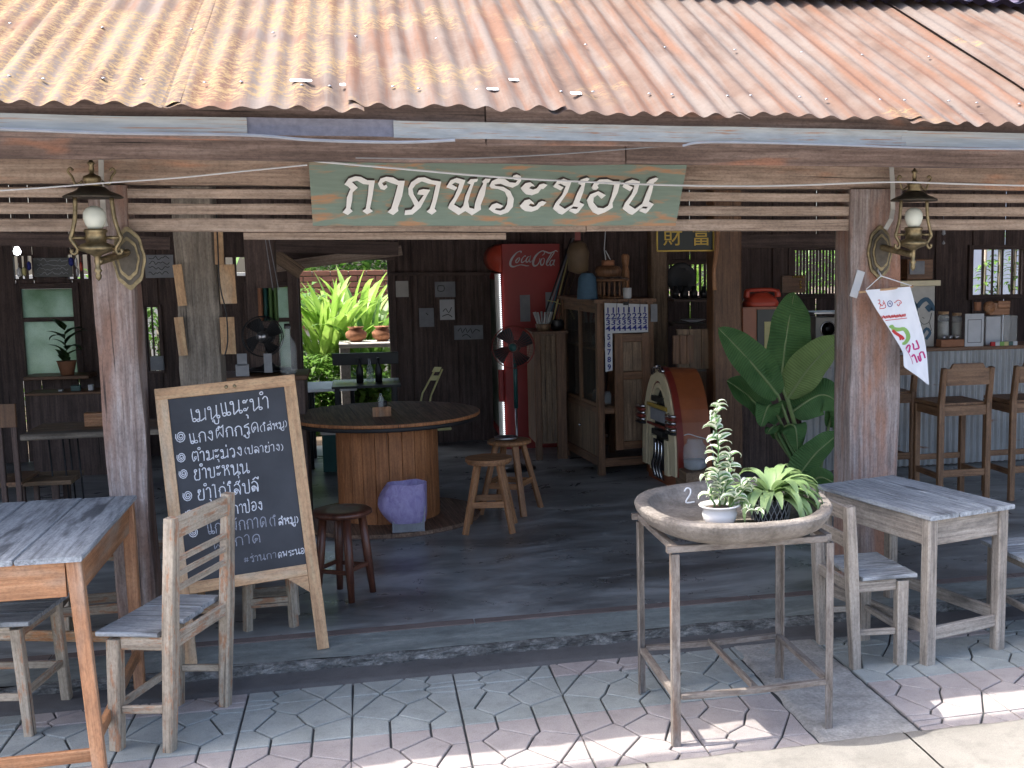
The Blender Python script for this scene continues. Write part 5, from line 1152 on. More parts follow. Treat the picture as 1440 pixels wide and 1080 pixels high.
# ---- standing fans
def fan(label, px, py, Yc, rpx, foot_z, cage, hub, motor, side=1):
    c = on_y(px, py, Yc); r = rpx / 1650 * Yc; t = thing('standing_fan', label, 'fan', (c.x, c.y + .08, foot_z)); d = Vector((-.25, -1, .0)).normalized(); s_ = Vector((0, 0, 1)).cross(d).normalized(); u = Vector((0, 0, 1))
    mb = MB()
    for q, o in ((1, 0), (.75, -.02), (.5, -.03), (.98, .03)):
        mb.tube([c - d * o * -1 + (s_ * math.cos(a) + u * math.sin(a)) * r * q for a in [2 * math.pi * i / 32 for i in range(32)]], .0035 if q > .9 else .0018, 5, closed=True)
    part('cage_ring', mb, cage, t, kind='stuff')
    mb = MB()
    for i in range(40):
        a = 2 * math.pi * i / 40; v = s_ * math.cos(a) + u * math.sin(a); mb.tube([c + d * .045 + v * r * .16, c + d * .04 + v * r * .7, c + v * r], .0014, 4, cap=False)
    part('cage_wire', mb, cage, t, kind='stuff')
    for i in range(4):
        a = i * math.pi / 2 + .4; mb = MB()
        def bl(x, y): rr = .2 + .72 * x; ang = a + (y - .5) * 1.05 * (1 - .2 * x) + .2 * x; v = s_ * math.cos(ang) + u * math.sin(ang); return c + v * r * rr + d * (.02 * (y - .5) * 2)
        mb.grid(bl, 6, 5); part('blade', mb, hub, t)
    mb = MB(); mb.lathe([(.0005, .055), (.03, .05), (.036, .03), (.036, .0)], c, 20, ax=d); part('hub', mb, motor, t)
    mb = MB(); mb.lathe([(.05, 0), (.055, .03), (.05, .09), (.03, .13), (.001, .135)], c - d * .02, 20, ax=-d); part('motor', mb, hub, t)
    b = c - d * .08; mb = MB(); mb.tube([b + Vector((0, 0, -.03)), (b.x, b.y, (b.z + foot_z) / 2)], .018, 10); part('neck', mb, motor, t)
    mb = MB(); mb.tube([(b.x, b.y, (b.z + foot_z) / 2), (b.x, b.y, foot_z + .02)], .010, 10); part('pole', mb, M['steel'], t)
    mb = MB(); mb.lathe([(.15, 0), (.15, .015), (.05, .03), (.02, .06)], (b.x, b.y, foot_z), 24); part('base', mb, hub, t)
    return t
fan('dark standing fan with a teal hub in front of the red fridge', 722, 488, 9.5, 30, FL, M['darkred'], M['black'], M['teal'])
fan('black fan on the left counter in front of the small window', 370, 473, 8.25, 27, on_y(370, 527, 8.05).z + .001, M['iron'], M['black'], M['steel'])
# ---- cabinets
def cab_box(x0, x1, y0, y1, z0, z1, root, name, mat, c=.004):
    mb = MB(); mb.box((x0, y0, z0), (x1, y1, z1), c=c); return part(name, mb, mat, root)
lc0 = on_z(778, 646, FL); lx0 = on_y(752, 500, lc0.y).x; lx1 = on_y(796, 500, lc0.y).x; lzt = on_y(770, 466, lc0.y).z
lc = thing('low_cabinet', 'low brown wooden cabinet with a lit corner post beside the red fridge', 'cabinet', ((lx0 + lx1) / 2, lc0.y + .25, FL)); y0 = lc0.y
cab_box(lx0, lx1 - .07, y0 + .01, y0 + .5, FL + .14, lzt - .02, lc, 'body', WD['cablight'])
for a, b in ((lx0 - .004, lx0 + .05), (lx1 - .085, lx1)): cab_box(a, b, y0, y0 + .06, FL, lzt - .021, lc, 'corner_post', WD['cab'])
cab_box(lx0 - .02, lx1 + .02, y0 - .02, y0 + .52, lzt - .02, lzt, lc, 'top', WD['cab'])
for i in range(3): w_ = (lx1 - .085 - lx0 - .05) / 3; cab_box(lx0 + .05 + w_ * i + .003, lx0 + .05 + w_ * (i + 1) - .003, y0 + .0, y0 + .009, FL + .16, lzt - .04, lc, 'front_board', WD['cablight'])
p = on_y(783, 463, y0 + .15); p.z = lzt + .001; mb = MB(); mb.lathe([(.035, 0), (.06, .02), (.068, .05), (.055, .08), (.06, .09), (.045, .09), (.04, .06)], p, 24); solo('black_pot', mb, M['black'], 'small black glazed pot on the low cabinet', 'pot', p)
p = on_y(764, 463, y0 + .1); p.z = lzt + .001; bk = thing('straw_basket', 'small woven basket of white rolled tissues on the low cabinet', 'basket', p)
mb = MB(); mb.lathe([(.055, 0), (.07, .06), (.066, .06), (.05, .005)], p, 20); part('basket', mb, WD['cablight'], bk)
for i in range(8):
    a = i * .8; mb = MB(); q = p + Vector((math.cos(a) * .03, math.sin(a) * .03, .01)); mb.tube([q, q + Vector((math.cos(a) * .05, math.sin(a) * .04, .15))], .008, 6); part('tissue_roll', mb, M['paper'], bk)
# bundle of long thin poles leaning up from behind the low cabinet
pb = thing('pole_bundle', 'bundle of long thin bamboo and dark poles leaning beside the fridge', 'poles', on_y(780, 440, y0 + .3))
for i, (x0, yy0, x1, yy1, m_) in enumerate(((772, 425, 803, 335, 'black'), (775, 425, 806, 335, 'paperdim'), (778, 428, 800, 345, 'blue'), (782, 432, 802, 350, 'yellow'), (785, 432, 806, 355, 'black'), (788, 432, 804, 370, 'gourd'), (780, 430, 796, 350, 'black'), (791, 436, 808, 385, 'gourd'))):
    a = on_y(x0, yy0, y0 + .22); b = on_y(x1, yy1, y0 + .3 + .02 * i); a2 = a + (a - b) * .35; a2.z = max(a2.z, lzt + .01); mb = MB(); mb.tube([a2, b], .007, 7); part('pole', mb, M[m_], pb)
mb = MB(); p = on_y(779, 424, y0 + .2); mb.tube([p + Vector((-.06, -.02, .01)), p + Vector((.0, -.04, 0)), p + Vector((.07, -.02, -.03))], .004, 6); part('tie', mb, M['yellow'], pb)
# glass fronted cabinet, corner towards the street
gC = on_z(846, 668, FL); gL = on_z(797, 640, FL); gR = on_z(912, 672, FL)
dirL = (gL - gC); dirL.z = 0; wL = dirL.length; dirL.normalize(); dirR = Vector((-dirL.y, dirL.x, 0)); 
if dirR.x < 0: dirR = -dirR
Rr = on_plane(914, 560, gC, Vector((dirL.x, dirL.y, 0))); wR = (Rr - gC).dot(dirR)
gT = on_plane(846, 421, gC, Vector((dirL.x, dirL.y, 0))).z
gc = thing('display_cabinet', 'tall brown wooden cabinet with glass doors and number sheets hung on it', 'cabinet', gC + (dirL * wL + dirR * wR) / 2)
def G(a, b, z): v = gC + dirL * a + dirR * b; v.z = z; return v
for a, b in ((0, 0), (wL, 0), (0, wR), (wL, wR)):
    mb = MB(); mb.beam(G(a, b, FL), G(a, b, gT - .03), .055, .055, up=dirL, c=.003); part('corner_post', mb, WD['cab'], gc)
zm = on_plane(846, 578, gC, dirL).z
for z, h in ((FL + .10, .07), (zm, .05), (gT - .05, .06)):
    for s0, s1 in ((G(.03, 0, z), G(wL - .03, 0, z)), (G(0, .03, z), G(0, wR - .03, z)), (G(wL, .03, z), G(wL, wR - .03, z))):
        mb = MB(); mb.beam(s0, s1, .03, h, c=.002); part('rail', mb, WD['cab'], gc)
mb = MB(); mb.beam(G(-.04, wR / 2, gT - .014), G(wL + .04, wR / 2, gT - .014), wR + .1, .028, c=.004); part('top', mb, WD['cab'], gc)
for i in range(4):
    mb = MB(); a = .032 + (wL - .064) * (i + .5) / 4; mb.beam(G(a, .0, FL + .14), G(a, .0, zm - .028), (wL - .064) / 4 - .004, .014, up=dirR, c=.002); part('side_board', mb, WD['cablight'], gc)
mb = MB(); mb.lathe([(.010, 0), (.014, .012), (.001, .02)], G(wL * .52, -.01, (zm + FL) / 2 + .08), 10, ax=-dirR); part('knob', mb, M['chrome'], gc)
for a0, a1 in ((.03, wL / 2 - .002), (wL / 2 + .002, wL - .03)):
    mb = MB(); zz0, zz1 = zm + .028, gT - .082; t_ = .028
    for s0, s1 in ((G(a0 + t_ / 2, -.004, zz0), G(a0 + t_ / 2, -.004, zz1)), (G(a1 - t_ / 2, -.004, zz0), G(a1 - t_ / 2, -.004, zz1))): mb.beam(s0, s1, t_, .02, up=dirR, c=.002)
    for z in (zz0 + t_ / 2, zz1 - t_ / 2): mb.beam(G(a0 + t_, -.004, z), G(a1 - t_, -.004, z), .02, t_, c=.002)
    dr = part('door', mb, WD['cab'], gc)
    mb = MB(); v = [G(a0 + t_, .0, zz0 + t_), G(a1 - t_, .0, zz0 + t_), G(a1 - t_, .0, zz1 - t_), G(a0 + t_, .0, zz1 - t_)]; w_ = [q + dirR * .004 for q in v]; mb.add(v + w_, [(0, 1, 2, 3), (7, 6, 5, 4), (0, 4, 5, 1), (1, 5, 6, 2), (2, 6, 7, 3), (3, 7, 4, 0)]); part('pane', mb, M['cabglass'], dr)
for z in (zm + .02, (zm + gT) / 2 + .03):
    mb = MB(); mb.beam(G(wL / 2, .03, z), G(wL / 2, wR - .03, z), wL - .08, .014, c=.001); part('shelf', mb, WD['cab'], gc)
for i in range(7):
    z = (zm + gT) / 2 + .038 if i < 4 else zm + .028; q = G(wL * (.18 + .16 * (i % 4)), .12 + .05 * (i % 2), z); mb = MB(); mb.lathe([(.02, 0), (.03, .02), (.03, .07), (.022, .09)], q, 12); part('glass_jar', mb, M['clear'], gc)
# open panelled door leaf hanging in front of the right side
a0 = on_plane(863, 475, gC - dirL * .03, dirL); a1 = on_plane(913, 475, gC - dirL * .03, dirL); za = on_plane(863, 469, gC, dirL).z; zb_ = on_plane(863, 632, gC, dirL).z
b0, b1 = (a0 - gC).dot(dirR), (a1 - gC).dot(dirR)
def H_(b, z, o=-.04): v = gC + dirR * b + dirL * o; v.z = z; return v
mb = MB(); w_ = .07
for b in (b0 + w_ / 2, b1 - w_ / 2): mb.beam(H_(b, zb_), H_(b, za), w_, .025, up=dirL, c=.003)
zmid = za - (za - zb_) * .36
for z in (za - w_ / 2, zmid, zb_ + w_ / 2): mb.beam(H_(b0 + w_, z), H_(b1 - w_, z), .024, w_ * .9, c=.003)
leafd = part('panel_door', mb, WD['cab'], gc)
for z0, z1 in ((zb_ + w_, zmid - w_ / 2), (zmid + w_ / 2, za - w_)):
    for i in range(2):
        mb = MB(); bb = b0 + w_ + (b1 - b0 - 2 * w_) * (i + .5) / 2; mb.beam(H_(bb, z0, -.036), H_(bb, z1, -.036), (b1 - b0 - 2 * w_) / 2 - .002, .01, up=dirL, c=.001); part('panel', mb, WD['cablight'], leafd)
# number sheets (digits are the built-in font turned into meshes)
def text_mesh(body, size, ext=0.0, shear=0.0, res=2, bold=.02):
    c = bpy.data.curves.new('text', 'FONT'); c.body = body; c.size = size; c.extrude = ext; c.align_x = 'CENTER'; c.align_y = 'CENTER'; c.shear = shear; c.resolution_u = res; c.offset = size * bold
    o = bpy.data.objects.new('text', c); COL.objects.link(o); bpy.context.view_layer.update()
    me = bpy.data.meshes.new_from_object(o.evaluated_get(bpy.context.evaluated_depsgraph_get())); bpy.data.objects.remove(o); bpy.data.curves.remove(c); return me
def place_text(name, me, mat, parent, loc, right_, upv, name_label=None):
    me.materials.clear(); me.materials.append(mat)
    o = bpy.data.objects.new(name, me); COL.objects.link(o); o.parent = parent
    rr = Vector(right_).normalized(); uu = Vector(upv).normalized(); nn = rr.cross(uu)
    M4 = Matrix((rr, uu, nn)).transposed().to_4x4(); M4.translation = Vector(loc) - Vector(root_of(parent).location); o.matrix_local = M4; return o
ns_ = thing('number_sheet', 'white sheets printed with rows of blue numbers hung on the brown cabinet', 'number sheet', H_((b0 + b1) / 2, za, -.075))
def sh(px, py, o=-.07): return on_plane(px, py, gC + dirL * o, dirL)
q0, q1 = sh(850, 426), sh(911, 430); zlow = sh(880, 468).z
mb = MB(); v0 = (q0 - gC).dot(dirR); v1 = (q1 - gC).dot(dirR); ztop = q0.z
mb.prism([(v0, zlow), (v1, zlow), (v1, ztop - .02), (v0, ztop)], (Vector((gC.x, gC.y, 0)) - dirL * .07, dirR, (0, 0, 1)), -.001, .001); sheet = part('sheet', mb, M['paper'], ns_)
mb = MB(); mb.prism([(v0, sh(852, 523).z), (v0 + (v1 - v0) * .16, sh(852, 523).z + .01), (v0 + (v1 - v0) * .17, zlow + .001), (v0, zlow + .001)], (Vector((gC.x, gC.y, 0)) - dirL * .07, dirR, (0, 0, 1)), -.001, .001); part('hanging_strip', mb, M['paper'], ns_)
dsz = (ztop - zlow) * .235; nrm = -dirL
for r_ in range(4):
    me = text_mesh(str(r_ + 1), dsz * 1.08); me.transform(Matrix.Scale(1.35, 4, (1, 0, 0)))
    for c_ in range(8):
        b = v0 + (v1 - v0) * (c_ + .6) / 8.2; z = ztop - .045 - (ztop - zlow - .05) * (r_ + .5) / 4 + .008
        place_text('digit', me, M['ink'], sheet, gC + dirR * b - dirL * .0745 + Vector((0, 0, z - gC.z)), dirR, (0, 0, 1))
for r_ in range(5):
    me = text_mesh(str(5 + r_), dsz * 1.1); z = zlow - .03 - r_ * (zlow - sh(852, 523).z - .03) / 4.6
    place_text('digit', me, M['ink'], sheet, gC + dirR * (v0 + (v1 - v0) * .085) - dirL * .0745 + Vector((0, 0, z - gC.z)), dirR, (0, 0, 1))
mb = MB(); mb.box(sh(880, 427, -.075) + Vector((-.02, -.01, -.012)), sh(880, 427, -.075) + Vector((.02, .01, .012)), c=.003); part('clip', mb, M['black'], ns_)
for i in range(3): mb = MB(); mb.beam(sh(868 + i * 16, 420, -.078), sh(866 + i * 17, 452, -.078), .004, .002, up=dirL, c=0); part('string', mb, M['iron'], ns_)
mb = MB(); a = on_plane(915, 428, gC - dirL * .04, dirL); mb.box(a, a + Vector((.055, .02, -.14)), c=.002); solo('paper_block', mb, M['paperdim'], 'small pale paper block hung beside the number sheets', 'paper', a)
# things on top of the cabinet
def ontop(px, o=.12): v = on_plane(px, 416, gC + dirL * o, dirL); v.z = gT + .001; return v
sc_ = gC.y / 1650
p = ontop(826); mb = MB()
mb.grid(lambda u, v: (p.x + 15 * sc_ * math.cos(2 * math.pi * u) * (1 - .18 * v - .7 * max(0, v - .85) * 6 * .5) * (1 + .06 * pnoise(Vector((math.cos(6.28 * u) * 2, math.sin(6.28 * u) * 2, v * 4)))), p.y + .07 * math.sin(2 * math.pi * u) * (1 - .2 * v), p.z + 37 * sc_ * v), 28, 12); solo('blue_cloth_bag', mb, M['blue'], 'dark blue cloth bag on top of the brown cabinet', 'bag', p)
p = ontop(861); sb = thing('spindle_basket', 'round dark wooden spindle sided basket on top of the brown cabinet', 'basket', p)
mb = MB(); mb.lathe([(20 * sc_, 0), (21 * sc_, .012), (19 * sc_, .02), (.001, .02)], p, 32); part('base', mb, WD['cab'], sb)
mb = MB(); mb.tube([p + Vector((math.cos(a) * 22 * sc_, math.sin(a) * .1, 27 * sc_)) for a in [2 * math.pi * i / 28 for i in range(28)]], .012, 8, closed=True); part('rim', mb, WD['cab'], sb)
for i in range(16):
    a = 2 * math.pi * i / 16; b = Vector((math.cos(a) * 20 * sc_, math.sin(a) * .095, 0)); mb = MB(); mb.lathe([(.005, .02), (.010, .05), (.005, .08), (.009, .11), (.005, 26 * sc_)], p + b, 8); part('spindle', mb, WD['cab'], sb)
mb = MB(); mb.grid(lambda u, v: (p.x + (u - .5) * 48 * sc_, p.y + (v - .5) * .2, p.z + 29 * sc_ + .02 * pnoise(Vector((u * 7, v * 7, 1)))), 24, 12); solo('clear_plastic_sheet', mb, M['clear'], 'crumpled clear plastic laid over the spindle basket', 'plastic sheet', p)
p2 = p + Vector((-.03, 0, 31 * sc_)); hk = thing('brown_pot_lid', 'small orange brown lidded pot on the plastic over the spindle basket', 'pot', p2)
mb = MB(); mb.lathe([(.05, 0), (.10, .01), (.11, .05), (.09, .085), (.05, .09)], p2, 24); part('pot', mb, WD['cab'], hk)
mb = MB(); mb.lathe([(.052, .09), (.052, .13), (.045, .135), (.001, .135)], p2, 20); part('lid', mb, M['terracotta'], hk)
mb = MB(); mb.tube([p2 + Vector((-.02, 0, .135)), p2 + Vector((-.03, 0, .22)), on_y(853, 300, gC.y + .1)], .004, 5); mb.tube([p2 + Vector((.02, 0, .135)), p2 + Vector((-.02, 0, .21))], .004, 5); part('hanging_wire', mb, M['paper'], hk)
p = ontop(880, .22); mb = MB(); p.z = gT + .001; hh = on_plane(880, 357, p, dirL).z - p.z; mb.lathe([(.03, 0), (.032, hh * .6), (.022, hh * .7), (.03, hh * .82), (.034, hh * .95), (.02, hh)], p, 18); solo('wooden_roller', mb, WD['varnish'], 'tall turned wooden pestle standing behind the white cup', 'pestle', p)
p = ontop(882, .03); mb = MB(); mb.lathe([(.030, 0), (.034, .004), (.035, .085), (.031, .085), (.028, .01)], p, 22); solo('white_cup', mb, M['paper'], 'plain white cup at the edge of the brown cabinet top', 'cup', p)
p = on_y(813, 362, gC.y + .1); gz = 24 * sc_; gh = thing('hanging_gourd', 'brown round gourd hanging above the blue cloth bag', 'gourd', p)
mb = MB(); mb.lathe([(.001, -gz), (gz * .6, -gz * .8), (gz * .62, -gz * .2), (gz * .68, gz * .3), (gz * .5, gz * .8), (.02, gz)], p, 26); part('gourd', mb, M['gourd'], gh)
mb = MB(); mb.beam(p + Vector((0, 0, gz)), p + Vector((0, 0, gz * 2.4)), .045, .004, up=(0, 1, 0), c=0); part('red_ribbon', mb, M['darkred'], gh)
# ---- jukebox: arched front faces left, orange shell faces the street
jn = on_z(957, 694, FL); jf = on_z(909, 669, FL); jd = (jf - jn); jw = jd.length; jd.normalize(); jr = Vector((-jd.y, jd.x, 0)); jr = jr if jr.x > 0 else -jr
jt = on_plane(930, 514, jn, jr).z - FL
jb = thing('jukebox', 'small arched jukebox with cream and chrome front and orange shell', 'jukebox', jn + jd * jw / 2 + jr * .2)
def J(u, z, o=0.0): v = jn + jd * (jw * u) + jr * o; v.z = FL + z; return v
def arch(k_, z0=.0, n=20, top=None):
    """outline in (u, z): straight sides then a half round, scaled by k_ about the centre line"""
    top = jt * .985 if top is None else top; rz = jw * .92
    pts = [(.5 - .5 * k_, z0)] + [(.5 - .5 * k_ * math.cos(math.pi * i / n), (top - rz) + (rz - (1 - k_) * .5 * jw) * math.sin(math.pi * i / n)) for i in range(n + 1)] + [(.5 + .5 * k_, z0)]
    return pts
def ring(k0, k1, o0, o1, mat, name, z0=.12):
    A_, B_ = arch(k0, z0), arch(k1, z0); mb = MB(); n = len(A_)
    vv = [J(u, z, o0) for u, z in A_] + [J(u, z, o0) for u, z in B_] + [J(u, z, o1) for u, z in A_] + [J(u, z, o1) for u, z in B_]
    ff = []
    for i in range(n - 1): ff += [(i, i + 1, n + i + 1, n + i), (2 * n + i, 3 * n + i, 3 * n + i + 1, 2 * n + i + 1), (i, 2 * n + i, 2 * n + i + 1, i + 1), (n + i, n + i + 1, 3 * n + i + 1, 3 * n + i)]
    ff += [(0, n, 3 * n, 2 * n), (n - 1, 3 * n - 1, 4 * n - 1, 2 * n - 1)]; mb.add(vv, ff); return part(name, mb, M[mat], jb)
oa = arch(1.0, 0.0); mb = MB(); n = len(oa); mb.add([J(u, z, .02) for u, z in oa] + [J(u * .94 + .03, z * .985, .26) for u, z in oa], [tuple(range(n)), tuple(reversed(range(n, 2 * n)))] + [(i, (i + 1) % n, n + (i + 1) % n, n + i) for i in range(n)], smooth=False); part('shell', mb, M['jukewood'], jb)
ring(1.03, .97, -.02, .03, 'darkred', 'trim'); ring(.965, .74, -.035, .03, 'cream', 'arch_tube'); ring(.735, .70, -.025, .03, 'darkred', 'inner_trim'); ring(.695, .60, -.03, .03, 'cream', 'inner_tube')
mb = MB(); ia = arch(.60, .10); mb.add([J(u, z, .012) for u, z in ia], [tuple(range(len(ia)))]); part('window', mb, M['iron'], jb)
for k_, o, m_, nm in ((.0, 0, 'chrome', 'top_clasp'),):
    for i in range(4):
        mb = MB(); mb.tube(smoothline([J(.60 - i * .03, jt * (.93 + .01 * i), -.05), J(.54 - i * .03, jt * .975 + .005 * i, -.06), J(.46 - i * .03, jt * .985 + .005 * i, -.05), J(.40 - i * .03, jt * .96, -.04)], 3), .012, 7); part('top_clasp', mb, M['chrome' if i % 2 else 'iron'], jb)
mb = MB(); mb.beam(J(.24, jt * .66, -.035), J(.80, jt * .66, -.035), .02, .03, c=.003); part('title_bar', mb, M['gold'], jb)
mb = MB(); mb.beam(J(.30, jt * .585, -.03), J(.72, jt * .585, -.03), .012, jt * .10, c=.002); part('title_panel', mb, M['paperdim'], jb)
mb = MB(); mb.beam(J(.24, jt * .50, -.035), J(.80, jt * .50, -.035), .02, .02, c=.003); part('lower_bar', mb, M['darkred'], jb)
for u in (.06, .94):
    for i in range(6):
        mb = MB(); z = jt * (.49 + .028 * i); mb.tube([J(u - .10, z, -.045), J(u - .06, z, -.075), J(u + .06, z, -.075), J(u + .10, z, -.045)], .011, 7); part('side_clasp', mb, M['chrome'] if i % 2 else M['darkred' if i in (2, 4) else 'iron'], jb)
for u, m_ in ((.28, 'cream'), (.70, 'cream')): mb = MB(); mb.beam(J(u, .10, -.02), J(u, jt * .40, -.02), .085, .03, up=jr, c=.006); part('column', mb, M[m_], jb)
for i in range(7):
    mb = MB(); u = .36 + .045 * i; mb.tube(smoothline([J(u, .05, -.03), J(u + .03, jt * .15, -.045), J(u - .02, jt * .25, -.04), J(u + .01, jt * .38, -.03)], 3), .006, 6); part('grille_bar', mb, M['chrome' if i % 2 else 'iron'], jb)
for z in (jt * .44, jt * .72): mb = MB(); mb.beam(J(.34, z, -.03), J(.66, z, -.03), .03, .045, c=.004); part('mechanism', mb, M['iron'], jb)
ring(1.0, .8, -.015, .02, 'iron', 'foot', z0=.0) if False else None
# ---- black board with gold characters, bamboo pole
zz = 8.6; a = on_y(924, 353, zz); b = on_y(1003, 318, zz); cs = thing('gold_letter_board', 'black lacquer board with two gold painted characters under the eave', 'sign', ((a.x + b.x) / 2, zz, a.z))
mb = MB(); mb.box((a.x, zz, a.z), (b.x, zz + .02, b.z), c=.002); bd = part('board', mb, M['boardblack'], cs)
for p, q in (((a.x, a.z), (b.x, a.z)), ((a.x, b.z), (b.x, b.z)), ((a.x, a.z), (a.x, b.z)), ((b.x, a.z), (b.x, b.z))): mb = MB(); mb.beam((p[0], zz - .003, p[1]), (q[0], zz - .003, q[1]), .012, .012, c=.001); part('frame', mb, M['gold'], cs)
for chx, px in (('財', 946), ('富', 986)):
    me = text_mesh(chx, .155, .002, bold=.004); c = on_y(px, 334, zz - .004); place_text('character', me, M['gold'], cs, (c.x, zz - .0045, c.z), (1, 0, 0), (0, 0, 1))
mb = MB(); mb.tube(smoothline([on_y(1010, 320, 8.55), on_y(1008, 350, 8.55), on_y(1004, 380, 8.55), on_y(1005, 408, 8.55)], 4), .017, 9); solo('bamboo_pole', mb, WD['varnish'], 'short bamboo pole hanging beside the gold lettered board', 'pole', on_y(1005, 408, 8.55))
mb = MB(); mb.lathe([(.001, -.03), (.09, -.02), (.135, 0), (.13, .004), (.08, -.012), (.001, -.02)], on_y(958, 391, 9.9), 28, ax=(0, -1, 0)); solo('hanging_pan', mb, M['iron'], 'round black pan hanging in front of the slatted window', 'pan', on_y(958, 391, 9.9))
kc = thing('kitchen_shelf', 'dark kitchen shelf of pots below the round hanging pan', 'shelf', on_y(970, 460, 9.6)); 
for py in (422, 456): mb = MB(); mb.beam(on_y(942, py, 9.6), on_y(1000, py, 9.6), .3, .02, c=.002); part('board', mb, WD['dark'], kc)
mb = MB(); mb.lathe([(.03, 0), (.11, .022), (.105, .024), (.001, .01)], on_y(975, 455, 9.6) + Vector((0, 0, .012)), 26); solo('white_plate', mb, M['paper'], 'white plate lying on the dark kitchen shelf', 'plate', on_y(975, 455, 9.6))
for i, px in enumerate((950, 963, 976, 990)): mb = MB(); q = on_y(px, 421, 9.55) + Vector((0, 0, .012)); mb.lathe([(.03, 0), (.034, .05), (.02, .07), (.02, .10)], q, 12); solo('spice_jar', mb, M['black'], 'small dark jar, ' + ('leftmost', 'second from left', 'third from left', 'rightmost')[i] + ' of four on the upper kitchen shelf', 'jar', q, 'dark jars on the kitchen shelf')
for (x0, x1, y0_, y1_, Yy, m_, lab) in ((952, 1003, 462, 520, 8.95, 'cablight', 'wide weathered plank box between jukebox and dark pillar'), (946, 975, 471, 512, 8.9, 'cab', 'small framed brown door panel leaning above the jukebox')):
    a = on_y(x0, y1_, Yy); b = on_y(x1, y0_, Yy); t = thing('plank_box' if m_ == 'cablight' else 'leaning_door', lab, 'panel', ((a.x + b.x) / 2, Yy, a.z)); nn = 3
    for i in range(nn): mb = MB(); xx = a.x + (b.x - a.x) * (i + .5) / nn; mb.beam((xx, Yy, a.z), (xx, Yy, b.z), (b.x - a.x) / nn - .003, .02, up=(0, 1, 0), c=.002); part('plank', mb, WD[m_], t)
mb = MB(); a = on_y(940, 690, 9.2); b = on_y(1003, 520, 9.2); mb.box((a.x, 9.2, FL), (b.x, 9.6, b.z - .01), c=.004); solo('wooden_crate', mb, WD['cablight'], 'dark wooden chest standing behind the jukebox and carrying the panels', 'chest', (a.x, 9.2, FL))
# ---- orange cabinet with a red telephone on top
oY = 9.0; a = on_y(1044, 640, oY); b = on_y(1112, 431, oY); oc2 = thing('orange_cabinet', 'old orange wooden television cabinet with dark screen behind the broad leaves', 'television', ((a.x + b.x) / 2, oY, FL))
sz_ = on_y(1070, 520, oY).z; mb = MB(); mb.box((a.x, oY, sz_), (b.x, oY + .4, b.z), c=.006); part('case', mb, M['jukewood'], oc2); mb = MB(); mb.box((a.x - .03, oY - .02, FL), (b.x + .1, oY + .42, sz_ - .001), c=.006); part('stand', mb, WD['dark'], oc2)
p = on_y(1064, 475, oY); mb = MB(); mb.box((p.x, oY - .012, sz_ + .03), (b.x - .02, oY - .001, b.z - .02), c=.004); sc1 = part('screen', mb, M['boardblack'], oc2)
p = on_y(1074, 472, oY); q = on_y(1088, 452, oY); mb = MB(); mb.box((p.x, oY - .018, sz_ + .08), (q.x, oY - .013, q.z), c=.001); part('picture', mb, M['yellow'], oc2)
p = on_y(1069, 428, oY + .15); p.z = b.z + .001; tel = thing('telephone', 'orange red dial telephone on top of the orange cabinet', 'telephone', p)
def tf(u, v):
    a = 2 * math.pi * u; q = [(.14, 0), (.145, .03), (.125, .07), (.08, .10), (.05, .112), (.001, .115)]; k_ = v * 5; i = min(4, int(k_)); t = k_ - i; r = q[i][0] * (1 - t) + q[i + 1][0] * t
    return (p.x + r * (abs(math.cos(a)) ** .6) * (1 if math.cos(a) > 0 else -1), p.y + r * .75 * (abs(math.sin(a)) ** .6) * (1 if math.sin(a) > 0 else -1), p.z + (q[i][1] * (1 - t) + q[i + 1][1] * t))
mb = MB(); mb.grid(tf, 40, 15); part('body', mb, M['redbright'], tel)
mb = MB(); mb.tube(smoothline([p + Vector((-.135, -.05, .075)), p + Vector((-.125, -.05, .125)), p + Vector((-.06, -.05, .135)), p + Vector((.06, -.05, .135)), p + Vector((.125, -.05, .12)), p + Vector((.135, -.05, .075))], 4), [.026] * 5 + [.016] * 11 + [.026] * 5, 10); part('handset', mb, M['redbright'], tel)
# ---- loudspeaker on shelf by the slatted window
sY = 9.6; a = on_y(1147, 478, sY); b = on_y(1181, 446, sY); sp_ = thing('loudspeaker', 'cream loudspeaker with one black cone right of the broad leaves', 'loudspeaker', ((a.x + b.x) / 2, sY, a.z))
mb = MB(); mb.box((a.x, sY, a.z), (b.x, sY + .2, b.z), c=.004); part('case', mb, M['offwhite'], sp_)
cxx = (a.x + b.x) / 2; czz = (a.z + b.z) / 2 - .004; mb = MB(); mb.lathe([(.070, 0), (.070, .008), (.064, .008)], (cxx, sY - .001, czz), 30, ax=(0, -1, 0), close=False); part('ring', mb, M['chrome'], sp_)
mb = MB(); mb.lathe([(.063, .004), (.04, .001), (.02, .004), (.001, .008)], (cxx, sY - .001, czz), 26, ax=(0, -1, 0)); part('cone', mb, M['black'], sp_)
p = on_y(1139, 479, sY); q = on_y(1190, 479, sY); mb = MB(); mb.box((p.x, sY - .05, p.z - .02), (q.x, sY + .25, p.z - .002), c=.002); solo('wall_shelf', mb, WD['cab'], 'brown shelf carrying the cream loudspeaker', 'shelf', (p.x, sY, p.z))
p = on_y(1142, 440, sY); q = on_y(1190, 440, sY); mb = MB(); mb.box((p.x, sY - .05, p.z - .01), (q.x, sY + .25, p.z + .006), c=.002); solo('grey_shelf', mb, M['steel'], 'thin grey shelf just above the cream loudspeaker', 'shelf', (p.x, sY, p.z))
a = on_y(1100, 412, 9.7); b = on_y(1133, 387, 9.7); mb = MB(); mb.box((a.x, 9.7, a.z), (b.x, 9.75, b.z), c=.003); bx = thing('dark_box', 'dark brown box with a row of gold dots beside the slatted window', 'box', (a.x, 9.7, a.z)); part('case', mb, WD['cab'], bx)
